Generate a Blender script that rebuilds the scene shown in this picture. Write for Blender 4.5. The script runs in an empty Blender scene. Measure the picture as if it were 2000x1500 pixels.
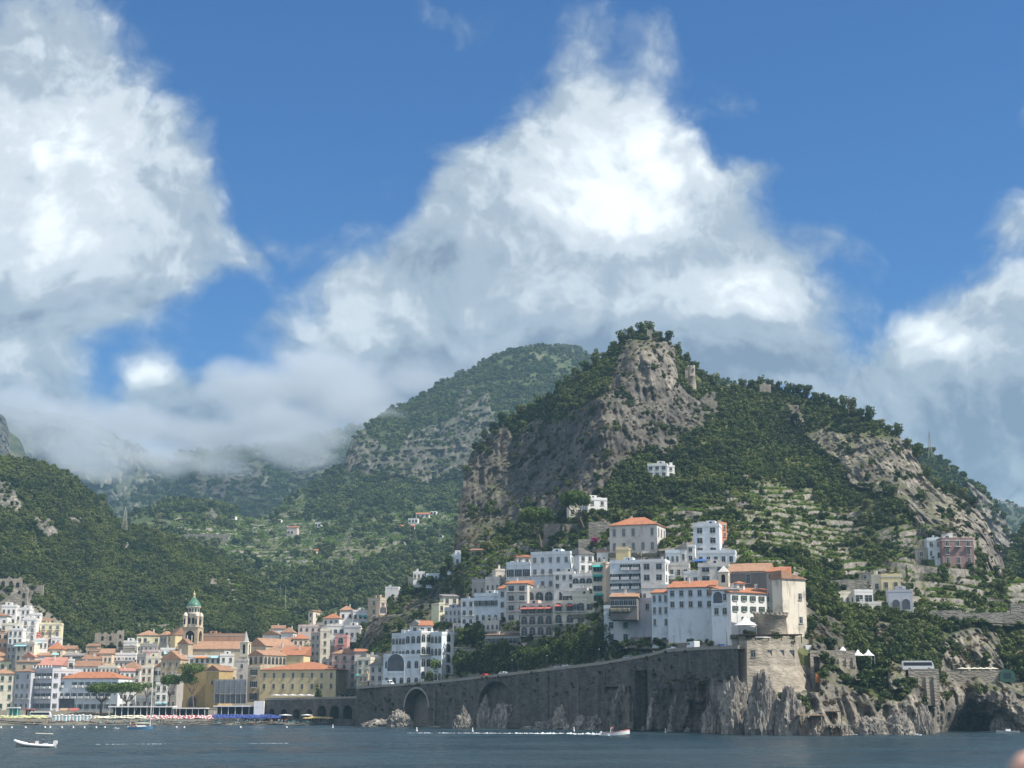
import bpy, bmesh, math, random
import numpy as np
from mathutils import Vector, Matrix, geometry
random.seed(7)
rng = np.random.default_rng(11)
S = bpy.context.scene
COL = S.collection
R = math.radians
# ------------------------------------------------------------------ camera
FPX = 3000.0; HOR = 1382.0; CH = 7.6
TH = math.atan((HOR - 750) / FPX)
cam_d = bpy.data.cameras.new('camera'); cam = bpy.data.objects.new('camera', cam_d); COL.objects.link(cam)
cam_d.sensor_width = 36; cam_d.lens = 36 * FPX / 2000
cam_d.clip_start = 0.05; cam_d.clip_end = 40000
cam.location = (0, 0, CH); cam.rotation_euler = (R(90) + TH, 0, 0)
cam_d.dof.use_dof = True; cam_d.dof.focus_distance = 700; cam_d.dof.aperture_fstop = cam_d.lens / 4.0   # 4 mm opening
S.camera = cam
# ------------------------------------------------------------------ light
SUN_EL, SUN_AZ = R(50), R(-19)          # azimuth from +X, negative = towards the viewer
sund = Vector((math.cos(SUN_EL) * math.cos(SUN_AZ), math.cos(SUN_EL) * math.sin(SUN_AZ), math.sin(SUN_EL)))
sl = bpy.data.lights.new('sun', 'SUN'); so = bpy.data.objects.new('sun', sl); COL.objects.link(so)
sl.energy = 4.9; sl.angle = R(0.5); sl.color = (1.0, .94, .84)
so.rotation_euler = sund.to_track_quat('Z', 'Y').to_euler()
S.view_settings.view_transform = 'Standard'; S.view_settings.look = 'None'
S.view_settings.exposure = 0.55; S.view_settings.gamma = 1
S.cycles.max_bounces = 5; S.cycles.diffuse_bounces = 2; S.cycles.glossy_bounces = 2
S.cycles.transmission_bounces = 2; S.cycles.transparent_max_bounces = 6; S.cycles.volume_bounces = 1
S.cycles.use_denoising = True
S.cycles.volume_step_rate = 1.0; S.cycles.volume_max_steps = 64
S.cycles.caustics_reflective = False; S.cycles.caustics_refractive = False

def ray(px, py):
    v = (750 - py) / FPX
    return (px - 1000) / FPX, math.cos(TH) - v * math.sin(TH), math.sin(TH) + v * math.cos(TH)
def P(px, py, Y):
    u, c, s = ray(px, py); t = Y / c
    return Vector((u * t, Y, CH + s * t))
def Yat(px, py, z):      # depth where the ray through a photo pixel meets height z
    u, c, s = ray(px, py); return c * (z - CH) / s
def px_of(x, y, z):
    c, s = math.cos(TH), math.sin(TH); f = y * c + (z - CH) * s; up = -y * s + (z - CH) * c
    return 1000 + FPX * x / f, 750 - FPX * up / f

# ------------------------------------------------------------------ world: sky with cumulus
W = bpy.data.worlds.new('World'); S.world = W; W.use_nodes = True
nt = W.node_tree; N = nt.nodes; L = nt.links; N.clear()
def nd(tree, t, **k):
    n = tree.nodes.new(t)
    for a, b in k.items(): setattr(n, a, b)
    return n
def mth(tree, op, a, b=None, c=None, clamp=False):
    n = tree.nodes.new('ShaderNodeMath'); n.operation = op; n.use_clamp = clamp
    for i, v in enumerate((a, b, c)):
        if v is None: continue
        if isinstance(v, (int, float)): n.inputs[i].default_value = v
        else: tree.links.new(v, n.inputs[i])
    return n.outputs[0]
def vm(tree, op, a, b=None, out=0):
    n = tree.nodes.new('ShaderNodeVectorMath'); n.operation = op
    for i, v in enumerate((a, b)):
        if v is None: continue
        if isinstance(v, (tuple, list)): n.inputs[i].default_value = v
        elif isinstance(v, (int, float)): n.inputs['Scale'].default_value = v
        else: tree.links.new(v, n.inputs[i])
    return n.outputs[out]
def mrange(tree, v, a, b, c=0., d=1., interp='SMOOTHSTEP'):
    n = tree.nodes.new('ShaderNodeMapRange'); n.interpolation_type = interp
    tree.links.new(v, n.inputs[0])
    for i, q in enumerate((a, b, c, d)): n.inputs[i + 1].default_value = q
    return n.outputs[0]
def mixc(tree, f, a, b, mode='MIX'):
    n = tree.nodes.new('ShaderNodeMix'); n.data_type = 'RGBA'; n.blend_type = mode
    for idx, v in ((0, f), (6, a), (7, b)):
        if isinstance(v, (int, float)): n.inputs[idx].default_value = v
        elif isinstance(v, (tuple, list)): n.inputs[idx].default_value = tuple(v) + ((1,) if len(v) == 3 else ())
        else: tree.links.new(v, n.inputs[idx])
    return n.outputs[2]
def noise(tree, vec, scale, detail=5, rough=.55, dist=0., lac=2.0):
    n = tree.nodes.new('ShaderNodeTexNoise')
    if vec is not None: tree.links.new(vec, n.inputs['Vector'])
    n.inputs['Scale'].default_value = scale; n.inputs['Detail'].default_value = detail
    n.inputs['Roughness'].default_value = rough; n.inputs['Distortion'].default_value = dist
    n.inputs['Lacunarity'].default_value = lac
    return n
out = nd(nt, 'ShaderNodeOutputWorld'); bg = nd(nt, 'ShaderNodeBackground')
tc = nd(nt, 'ShaderNodeTexCoord')
sky = nd(nt, 'ShaderNodeTexSky', sky_type='NISHITA', sun_disc=False, sun_elevation=SUN_EL,
         sun_rotation=math.atan2(sund.x, sund.y), altitude=0, air_density=1.0, dust_density=0.4, ozone_density=3.0)
sep = nd(nt, 'ShaderNodeSeparateXYZ'); L.new(tc.outputs['Generated'], sep.inputs[0])
ysafe = mth(nt, 'MAXIMUM', sep.outputs[1], 0.12)
U = mth(nt, 'DIVIDE', sep.outputs[0], ysafe); V = mth(nt, 'DIVIDE', sep.outputs[2], ysafe)
cmb = nd(nt, 'ShaderNodeCombineXYZ'); L.new(U, cmb.inputs[0]); L.new(V, cmb.inputs[1])
UV = cmb.outputs[0]      # where the line of sight crosses a far vertical sheet of air, in units of its distance
def dirc(px, py):
    u, c, s = ray(px, py); return (u / c, s / c)
# warp the coordinates a little so that no cloud edge stays round
w1 = noise(nt, UV, 7.0, 3, .5); w2 = noise(nt, UV, 30.0, 3, .55)
wv = vm(nt, 'SCALE', vm(nt, 'SUBTRACT', w1.outputs['Color'], (.5, .5, .5)), .075)
wv2 = vm(nt, 'SCALE', vm(nt, 'SUBTRACT', w2.outputs['Color'], (.5, .5, .5)), .012)
WUV = vm(nt, 'ADD', vm(nt, 'ADD', UV, wv), wv2)
def blobs(lst, vec):
    tot = None
    for (px, py, rx, ry, ang, wgt) in lst:
        cx, cy = dirc(px, py)
        mp = nd(nt, 'ShaderNodeMapping', vector_type='TEXTURE'); L.new(vec, mp.inputs[0])
        mp.inputs['Location'].default_value = (cx, cy, 0); mp.inputs['Rotation'].default_value = (0, 0, R(ang))
        mp.inputs['Scale'].default_value = (rx / FPX, ry / FPX, 1)
        d = vm(nt, 'LENGTH', mp.outputs[0], out=1)
        b = mrange(nt, d, 0.0, 1.6, wgt, 0.0)
        tot = b if tot is None else mth(nt, 'ADD', tot, b)
    return tot
MASS = [(1150,225,160,110,0,.9),(1040,330,160,140,0,.9),(1230,330,190,160,0,1.),(1140,470,300,160,0,1.1),(1400,450,210,150,-20,.95),(930,400,130,110,0,.75),(880,480,120,90,0,.6),
 (1480,580,190,120,0,.9),(980,600,280,140,0,1.),(1300,660,310,130,0,1.),(740,590,200,110,-20,.85),(600,680,190,80,-15,.75),
 (930,760,280,100,0,1.),(560,810,260,90,0,.9),(380,850,220,90,0,.85),(297,745,58,62,0,.9),(1520,720,200,80,0,.8),
 (1130,60,70,120,8,.42),(1240,90,130,90,-25,.36),(1010,140,90,60,20,.34),(1290,70,70,80,-30,.34),(900,30,95,60,-20,.46),(1430,180,100,60,-10,.42),(1490,320,60,45,0,.48),(1650,460,80,50,-20,.46),(700,450,90,40,0,.28),
 (90,90,230,190,0,1.1),(60,330,300,250,0,1.2),(240,420,230,190,0,1.),(80,590,270,150,0,1.),(340,300,120,190,0,.45),(410,470,110,80,-10,.40),
 (40,720,150,120,0,1.),(60,820,170,90,0,.8),(520,470,80,60,0,.28),
 (2000,420,100,80,0,.75),(1980,600,170,130,0,1.),(1880,700,200,110,-35,1.1),(1760,780,120,70,0,.8),(1960,860,300,190,0,1.3),(1640,790,80,40,0,.4),(2000,235,45,60,0,.6)]
T = blobs(MASS, WUV)
def billow(vec, det):
    a = noise(nt, vec, 13.0, det, .62, .0).outputs['Fac']
    v = noise(nt, vm(nt, 'ADD', vec, (3.1, 1.7, 0)), 19.0, 4, .55, .0).outputs['Fac']
    b = mth(nt, 'MULTIPLY', mth(nt, 'ABSOLUTE', mth(nt, 'SUBTRACT', v, .5)), 4.5, clamp=True)     # rounded heaps between sharp creases
    return mth(nt, 'ADD', mth(nt, 'MULTIPLY', a, .80), mth(nt, 'MULTIPLY', b, .22))
n1 = billow(vm(nt, 'ADD', vm(nt, 'ADD', UV, wv), wv2), 9)
sunoff = vm(nt, 'ADD', vm(nt, 'ADD', UV, wv), (.012, .010, 0))
n2 = billow(vm(nt, 'ADD', sunoff, wv2), 5)
dens = mth(nt, 'ADD', T, mth(nt, 'MULTIPLY', mth(nt, 'SUBTRACT', n1, .5), 1.30))
alpha = mrange(nt, dens, .22, .92)
core = mrange(nt, dens, .45, 1.35)
LIT = [(1230,300,190,150,0,.55),(1180,430,260,90,-15,.35),(1480,560,110,70,0,.35),(1290,560,300,70,0,.2),(120,300,230,230,0,.42),(120,480,180,80,0,.2),
 (297,735,48,40,0,.7),(660,620,110,60,0,.3),(1840,640,130,60,-35,.45),(1990,560,70,60,0,.3),(600,715,60,30,0,.3),(40,720,60,50,0,.25)]
DRK = [(1300,720,330,90,0,.42),(980,740,260,90,0,.40),(1900,860,260,110,0,.34),(560,850,300,80,0,.42),(1290,500,170,40,10,.26),(60,600,200,60,0,.22),(60,840,200,60,0,.35),(820,520,120,50,0,.2),(780,770,160,80,0,.2),(60,130,80,50,0,.15)]
lit = mth(nt, 'SUBTRACT', blobs(LIT, WUV), blobs(DRK, WUV))
relief = mth(nt, 'MULTIPLY', mth(nt, 'SUBTRACT', n1, n2), 1.05)
b0 = mth(nt, 'ADD', mth(nt, 'ADD', .36, lit), relief)
b0 = mth(nt, 'SUBTRACT', b0, mth(nt, 'MULTIPLY', mrange(nt, T, 0.2, .7, 1., 0.), .10))
ramp = nd(nt, 'ShaderNodeValToRGB'); L.new(b0, ramp.inputs[0])
e = ramp.color_ramp; e.interpolation = 'EASE'
e.elements[0].position = 0.0; e.elements[0].color = (.165, .215, .30, 1)
e.elements[1].position = 1.0; e.elements[1].color = (.84, .88, .90, 1)
m_ = e.elements.new(.35); m_.color = (.32, .38, .45, 1)
m_ = e.elements.new(.62); m_.color = (.54, .59, .64, 1)
SKS = 0.10
cl = vm(nt, 'SCALE', ramp.outputs[0], 1 / SKS)
tint = mixc(nt, 1.0, sky.outputs[0], (.20, .51, .86), 'MULTIPLY')
# unseen bright cloud added behind and above the viewer to raise the fill light
gn = noise(nt, vm(nt, 'MULTIPLY', tc.outputs['Generated'], (1, 1, 2.2)), 2.4, 5, .55, .3).outputs['Fac']
rear = mth(nt, 'MULTIPLY', mrange(nt, gn, .40, .58), mrange(nt, sep.outputs[1], .35, .05))
rear = mth(nt, 'MULTIPLY', rear, mrange(nt, sep.outputs[2], -.02, .06))
rearc = vm(nt, 'SCALE', mixc(nt, mrange(nt, gn, .5, .7), (.86, .87, .87), (.60, .62, .64)), 1 / SKS)
final = mixc(nt, rear, mixc(nt, alpha, tint, cl), rearc)
L.new(final, bg.inputs[0]); bg.inputs[1].default_value = SKS
L.new(bg.outputs[0], out.inputs[0])
W.cycles.sampling_method = 'MANUAL'; W.cycles.sample_map_resolution = 512
# ------------------------------------------------------------------ numpy noise
def _h(i, j, k, s):
    n = (i * 374761393 + j * 668265263 + k * 2147483647 + s * 1274126177) & 0xffffffff
    n = ((n ^ (n >> 13)) * 1274126177) & 0xffffffff
    return ((n ^ (n >> 16)) & 0xffff) / 65535.0
def vnoise(x, y, z, s=0):
    i, j, k = np.floor(x).astype(np.int64), np.floor(y).astype(np.int64), np.floor(z).astype(np.int64)
    f, g, h = x - i, y - j, z - k
    f, g, h = [t * t * t * (t * (t * 6 - 15) + 10) for t in (f, g, h)]
    r = 0
    for a in (0, 1):
        for b in (0, 1):
            for c in (0, 1):
                r = r + _h(i + a, j + b, k + c, s) * (f if a else 1 - f) * (g if b else 1 - g) * (h if c else 1 - h)
    return r * 2 - 1
def fbm(x, y, z, oc=4, s=0, g=.5, ridge=False):
    r = np.zeros_like(x); a = 1.; t = 0
    for o in range(oc):
        n = vnoise(x, y, z, s + o * 7)
        r += a * ((1 - 2 * np.abs(n)) if ridge else n); t += a
        a *= g; x = x * 2.03 + 5.1; y = y * 2.03 + 1.7; z = z * 2.03 + 3.3
    return r / t
def smooth(a, b, x):
    t = np.clip((x - a) / (b - a), 0, 1); return t * t * (3 - 2 * t)
def inpoly(px, py, poly):
    c = np.zeros(px.shape, bool); n = len(poly)
    for i in range(n):
        x0, y0 = poly[i]; x1, y1 = poly[(i + 1) % n]
        if y0 == y1: continue
        m = ((y0 > py) != (y1 > py)) & (px < (x1 - x0) * (py - y0) / (y1 - y0) + x0)
        c ^= m
    return c

class Relief:
    """A slope of the land: depth (m) is given at surveyed points, the rest is interpolated."""
    def __init__(s, pts, ridge, base):
        s.pts = np.array(pts, float); p = s.pts[:, :2]
        d = np.linalg.norm(p[:, None] - p[None], axis=2)
        n = len(p); A = np.zeros((n + 3, n + 3)); A[:n, :n] = d + np.eye(n) * -1.5
        A[:n, n] = 1; A[:n, n + 1:] = p / 1000; A[n, :n] = 1; A[n + 1:, :n] = p.T / 1000
        s.w = np.linalg.solve(A, np.concatenate([s.pts[:, 2], [0, 0, 0]]))
        s.ridge = np.array(ridge, float); s.base = np.array(base, float)
    def Y(s, px, py):
        px = np.asarray(px, float); py = np.asarray(py, float); sh = px.shape
        q = np.stack([px.ravel(), py.ravel()], 1); r = np.empty(len(q))
        for a in range(0, len(q), 20000):
            b = q[a:a + 20000]
            d = np.linalg.norm(b[:, None] - s.pts[None, :, :2], axis=2)
            r[a:a + 20000] = d @ s.w[:-3] + s.w[-3] + b / 1000 @ s.w[-2:]
        return r.reshape(sh)
    def rid(s, px): return np.interp(px, s.ridge[:, 0], s.ridge[:, 1])
    def bas(s, px): return np.interp(px, s.base[:, 0], s.base[:, 1])
def raynp(px, py):
    v = (750 - py) / FPX
    return (px - 1000) / FPX, math.cos(TH) - v * math.sin(TH), math.sin(TH) + v * math.cos(TH)

def grid_mesh(name, X, Y, Z, attrs, mat, kind='structure', parent=None):
    nr, nc = X.shape
    me = bpy.data.meshes.new(name)
    v = np.stack([X, Y, Z], 2).reshape(-1, 3).astype(np.float32)
    i = np.arange(nr * nc).reshape(nr, nc)
    f = np.stack([i[:-1, :-1], i[:-1, 1:], i[1:, 1:], i[1:, :-1]], 2).reshape(-1, 4)
    me.vertices.add(len(v)); me.vertices.foreach_set('co', v.ravel())
    me.loops.add(f.size); me.loops.foreach_set('vertex_index', f.ravel().astype(np.int32))
    me.polygons.add(len(f)); me.polygons.foreach_set('loop_start', (np.arange(len(f)) * 4).astype(np.int32))
    me.polygons.foreach_set('use_smooth', np.ones(len(f), bool)); me.update(calc_edges=True)
    for k, a in attrs.items():
        at = me.attributes.new(k, 'FLOAT', 'POINT'); at.data.foreach_set('value', a.astype(np.float32).ravel())
    me.materials.append(mat)
    o = bpy.data.objects.new(name, me); COL.objects.link(o)
    if kind: o['kind'] = kind
    return o

def build_relief(name, rel, x0, x1, step, rows, mat, rock=(), terr=(), built=(), rockamp=6., soft=2., tstep=3.6, back=160, seed=0, ridgej=2.5, rocknoise=.0, minslope=.25, pale=()):
    cx = np.arange(x0, x1 + .1, step); nc = len(cx)
    rj = fbm(cx / 18., cx * 0 + seed, cx * 0, 4, seed + 3) * ridgej
    top = rel.rid(cx) + rj; bot = rel.bas(cx)
    s = np.linspace(0, 1, rows)[:, None]
    PX = np.repeat(cx[None], rows, 0); PY = bot[None] * (1 - s) + top[None] * s
    Yd = rel.Y(PX, PY)
    # heights must rise with distance: never let the land lean over
    dpy = -(np.diff(PY, axis=0))
    for r in range(1, rows):
        ms = np.where((PX[r] > 1828) & (PX[r] < 1975) & (PY[r] > 1345) & (name == 'hill'), -3.5, minslope)
        Yd[r] = np.maximum(Yd[r], Yd[r - 1] + dpy[r - 1] * Yd[r - 1] / FPX * ms)
    jx = PX + 9 * fbm(PX / 30., PY / 30., PX * 0, 3, seed + 50); jy = PY + 9 * fbm(PX / 30., PY / 30., PX * 0 + 9, 3, seed + 60)
    rk = np.zeros_like(PX); bl = np.zeros_like(PX); tr = np.zeros_like(PX)
    for p in rock: rk = np.maximum(rk, inpoly(jx, jy, p))
    for p in terr: tr = np.maximum(tr, inpoly(jx, jy, p))
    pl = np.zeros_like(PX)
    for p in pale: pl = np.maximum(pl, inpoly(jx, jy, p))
    for p in built: bl = np.maximum(bl, inpoly(PX, PY, p))
    def blur(a, n=2):
        for _ in range(n):
            a = (a + np.roll(a, 1, 0) + np.roll(a, -1, 0) + np.roll(a, 1, 1) + np.roll(a, -1, 1)) / 5
        return a
    rk, tr, bl = blur(rk), blur(tr, 1), blur(bl)
    u, c, sn = raynp(PX, PY)
    X = u / c * Yd; Z = CH + sn / c * Yd
    k = Yd / 700.
    big = fbm(X / 34, Yd / 60, Z / 70, 4, seed + 1, .55, True)
    mid = fbm(X / 9, Yd / 20, Z / 17, 4, seed + 2, .55, True)
    crk = fbm(X / 5.5 + Z / 60, Yd / 26, Z / 46, 3, seed + 8, .55, True)
    sml = fbm(X / 3.2, Yd / 8, Z / 4.5, 3, seed + 3, .6, True)
    low = fbm(X / 60, Yd / 60, Z / 60, 3, seed + 4)
    disp = (rk * rockamp * (big * 1.15 + mid * .55 + crk * .62 + sml * .24) - (1 - rk) * soft * (low * 2 + mid * .5)) * (1 - .85 * bl)
    edge = smooth(0, .03, s) * 1.0
    Yd2 = Yd - disp * edge
    X = u / c * Yd2; Z = CH + sn / c * Yd2
    # dry-stone terraces: level steps
    if len(terr):
        st = tstep
        low = fbm(X / 38, Yd / 38, Z / 60, 3, seed + 14) * 5.5 + fbm(X / 11, Yd / 11, Z / 20, 2, seed + 15) * .8
        q = Z / st + .25 * low
        tr = tr * smooth(-.45, -.1, fbm(X / 22, Yd / 30, Z / 22, 3, seed + 16))
        fr = q - np.floor(q); zz = (np.floor(q) + smooth(.72, 1.0, fr)) * st - .25 * low * st
        Z = Z + (zz - Z) * tr
        wallf = tr * smooth(.70, .76, fr)
    else: wallf = tr * 0
    # the far side, out of sight
    nb = 10; q = np.linspace(0, 1, nb + 1)[1:, None]
    Xb = X[-1][None] * (1 + q * back / Yd2[-1][None]); Yb = Yd2[-1][None] + q * back; Zb = Z[-1][None] - (q ** 1.3) * (Z[-1][None] + 12) * min(1., back / 400.)
    X, Yo, Z = np.vstack([X, Xb]), np.vstack([Yd2, Yb]), np.vstack([Z, Zb])
    pad = lambda a: np.vstack([a, np.repeat(a[-1:], nb, 0)])
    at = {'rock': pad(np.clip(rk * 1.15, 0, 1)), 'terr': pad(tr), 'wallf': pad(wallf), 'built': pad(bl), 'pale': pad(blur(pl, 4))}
    o = grid_mesh(name, X, Yo, Z, at, mat)
    rel.g = (X[:rows], Yo[:rows], Z[:rows], rk, tr, bl, PX, PY, wallf)
    rel.cx, rel.rows = cx, rows
    return o
def on_land(rel, px, py):
    """nearest built point of a relief to a photo pixel: (x, y, z)"""
    X, Y, Z, PX, PY = rel.g[0], rel.g[1], rel.g[2], rel.g[6], rel.g[7]
    j = int(np.clip(round((px - rel.cx[0]) / (rel.cx[1] - rel.cx[0])), 0, len(rel.cx) - 1))
    i = int(np.argmin(np.abs(PY[:, j] - py)))
    return Vector((X[i, j], Y[i, j], Z[i, j]))

def carve(rel, o, rects):
    """cut the slope back behind each house front and bring it forward to the foot of the house"""
    X, Y, Z, rk, tr, bl, PX, PY, wf = rel.g
    for (x0, x1, yt, yb, Y0, Y1) in rects:
        f = np.clip((PX - x0) / (x1 - x0), 0, 1); yp = Y0 + (Y1 - Y0) * f
        a = (PX > x0 - 1.5) & (PX < x1 + 1.5) & (PY > yt - 2) & (PY < yb - 1) & (Y < yp + 2.5)
        b = (PX > x0 - 3) & (PX < x1 + 3) & (PY >= yb - 1) & (PY < yb + 9) & (Y > yp - .4) & (Y < yp + 40)
        for m, v in ((a, yp + 2.5), (b, yp - .5)):
            k = v[m] / Y[m]; X[m] *= k; Z[m] = CH + (Z[m] - CH) * k; Y[m] = v[m]
        if not hasattr(rel, 'occ'): rel.occ = np.zeros(PX.shape, bool)
        rel.occ |= (PX > x0 - 2) & (PX < x1 + 2) & (PY > yt - 6) & (PY < yb + 3)
        bl[(PX > x0 - 3) & (PX < x1 + 3) & (PY > yt - 2) & (PY < yb + 3)] = 1
    me = o.data; n = X.size; co = np.empty(len(me.vertices) * 3, np.float32); me.vertices.foreach_get('co', co); co = co.reshape(-1, 3)
    co[:n] = np.stack([X, Y, Z], 2).reshape(-1, 3); me.vertices.foreach_set('co', co.ravel())
    at = me.attributes['built']; q = np.empty(len(me.vertices), np.float32); at.data.foreach_get('value', q); q[:n] = np.maximum(q[:n], 0)
    at.data.foreach_set('value', q); me.update()
# ------------------------------------------------------------------ ground materials
def newmat(name):
    m = bpy.data.materials.new(name); m.use_nodes = True; t = m.node_tree; t.nodes.clear()
    o = t.nodes.new('ShaderNodeOutputMaterial'); b = t.nodes.new('ShaderNodeBsdfPrincipled')
    t.links.new(b.outputs[0], o.inputs[0]); b.inputs['Roughness'].default_value = .85
    b.inputs['Specular IOR Level'].default_value = .2
    return m, t, b
def attr(t, n):
    a = t.nodes.new('ShaderNodeAttribute'); a.attribute_name = n; return a.outputs['Fac']
def geo(t): return t.nodes.new('ShaderNodeNewGeometry')
def scalev(t, v, s):
    return vm(t, 'MULTIPLY', v, s)
def bump(t, h, strength, dist, b):
    n = t.nodes.new('ShaderNodeBump'); n.inputs['Strength'].default_value = strength; n.inputs['Distance'].default_value = dist
    t.links.new(h, n.inputs['Height']); t.links.new(n.outputs[0], b.inputs['Normal'])
def rock_color(t, pos, tone=1.0, sc=1.0):
    a = noise(t, scalev(t, pos, (.10 * sc, .06 * sc, .035 * sc)), 1, 7, .62, .6).outputs[0]
    f = noise(t, scalev(t, pos, (.55 * sc, .4 * sc, .28 * sc)), 1, 7, .65, .4).outputs[0]
    st = noise(t, scalev(t, pos, (.22 * sc, .12 * sc, .02 * sc)), 1, 5, .6, 1.0).outputs[0]
    c1 = mixc(t, mrange(t, a, .35, .68), (.11 * tone, .10 * tone, .092 * tone), (.36 * tone, .325 * tone, .275 * tone))
    c2 = mixc(t, mrange(t, f, .30, .62), (.07 * tone, .065 * tone, .06 * tone), c1)
    c3 = mixc(t, mrange(t, st, .60, .78, 0, .65), c2, (.31 * tone, .23 * tone, .175 * tone))
    return c3, f
def land_mat(name, rocktone=1., green=(.045, .062, .022), green2=(.085, .095, .035), sc=1.0, soil=(.20, .17, .12)):
    m, t, b = newmat(name); g = geo(t); pos = g.outputs['Position']
    rc, f = rock_color(t, pos, rocktone, sc)
    n1 = noise(t, scalev(t, pos, (.16 * sc,) * 3), 1, 6, .65).outputs[0]
    n2 = noise(t, scalev(t, pos, (.025 * sc,) * 3), 1, 4, .5).outputs[0]
    gc = mixc(t, mrange(t, n1, .35, .65), green, green2)
    gc = mixc(t, mrange(t, n2, .52, .72, 0, .55), gc, soil)
    sp = t.nodes.new('ShaderNodeSeparateXYZ'); t.links.new(g.outputs['True Normal'], sp.inputs[0])
    steep = mrange(t, sp.outputs[2], .45, .25)
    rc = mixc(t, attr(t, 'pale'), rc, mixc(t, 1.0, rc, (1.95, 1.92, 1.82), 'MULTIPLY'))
    rk = attr(t, 'rock'); n3 = noise(t, scalev(t, pos, (.12 * sc, .12 * sc, .09 * sc)), 1, 5, .6).outputs[0]
    fac = mth(t, 'ADD', rk, mth(t, 'MULTIPLY', mth(t, 'SUBTRACT', n3, .5), 1.3), clamp=True)
    fac = mrange(t, fac, .42, .58)
    flat = mrange(t, sp.outputs[2], .80, .95)
    fac = mth(t, 'MULTIPLY', fac, mth(t, 'SUBTRACT', 1.0, mth(t, 'MULTIPLY', flat, .8)))
    wall = mixc(t, mrange(t, f, .35, .65), (.13, .12, .10), (.30, .275, .235))
    col = mixc(t, fac, gc, rc)
    col = mixc(t, mth(t, 'MULTIPLY', attr(t, 'wallf'), mrange(t, n3, .38, .50)), col, wall)
    col = mixc(t, mth(t, 'MULTIPLY', attr(t, 'built'), .7), col, (.24, .215, .18))
    t.links.new(col, b.inputs['Base Color'])
    bump(t, mth(t, 'ADD', f, n1), .7, 1.2 / sc, b)
    return m
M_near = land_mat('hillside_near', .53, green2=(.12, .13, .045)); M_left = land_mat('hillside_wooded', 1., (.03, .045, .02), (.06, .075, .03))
M_mid = land_mat('mountain', .62, (.035, .055, .028), (.085, .11, .04), .45); M_far = land_mat('mountain_far', .5, (.04, .055, .035), (.09, .10, .05), .3)
# ------------------------------------------------------------------ the land
WALLTOP = [(690,1346),(704,1345),(860,1334),(1040,1314),(1172,1299),(1273,1282),(1300,1274),(1350,1270),(1450,1267)]
SHORE = [(-120,700),(300,700),(620,695),(680,668),(704,655),(800,637),(900,612),(1000,588),(1100,565),(1200,545),(1300,520),(1400,488),(1450,468),(1500,458),(1600,455),(1700,457),(1780,460),(1822,466),(1832,500),(1850,536),(1900,548),(1950,540),(1975,520),(2100,500),(2400,470)]
def shoreY(px): return np.interp(px, [a for a, b in SHORE], [b for a, b in SHORE])
def pz(px, Y, z):
    c, s = math.cos(TH), math.sin(TH); f = Y * c + (z - CH) * s; up = -Y * s + (z - CH) * c
    return 750 - FPX * up / f
walltop = lambda px: np.interp(px, [a for a, b in WALLTOP], [b for a, b in WALLTOP])
ptsA = []
for px in (704, 760, 800, 860, 900, 960, 1000, 1050, 1100, 1150, 1200, 1250, 1300, 1350, 1400, 1440):
    Ys = shoreY(px); yt = walltop(px)
    ptsA += [(px, pz(px, Ys + 6, -3), Ys + 6), (px, yt + 6, Ys + 8), (px, yt - 1.5, Ys + 16)] if px < 1190 else [(px, pz(px, Ys - 3, -3), Ys - 3), (px, yt + 62, Ys + 1), (px, yt + 44, Ys + 7), (px, yt - 1.5, Ys + 16)]
for px in (1470, 1500, 1550, 1600, 1650, 1700, 1780, 1822, 1850, 1900, 1960, 2080):
    ptsA.append((px, pz(px, shoreY(px), -3), shoreY(px)))
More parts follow.
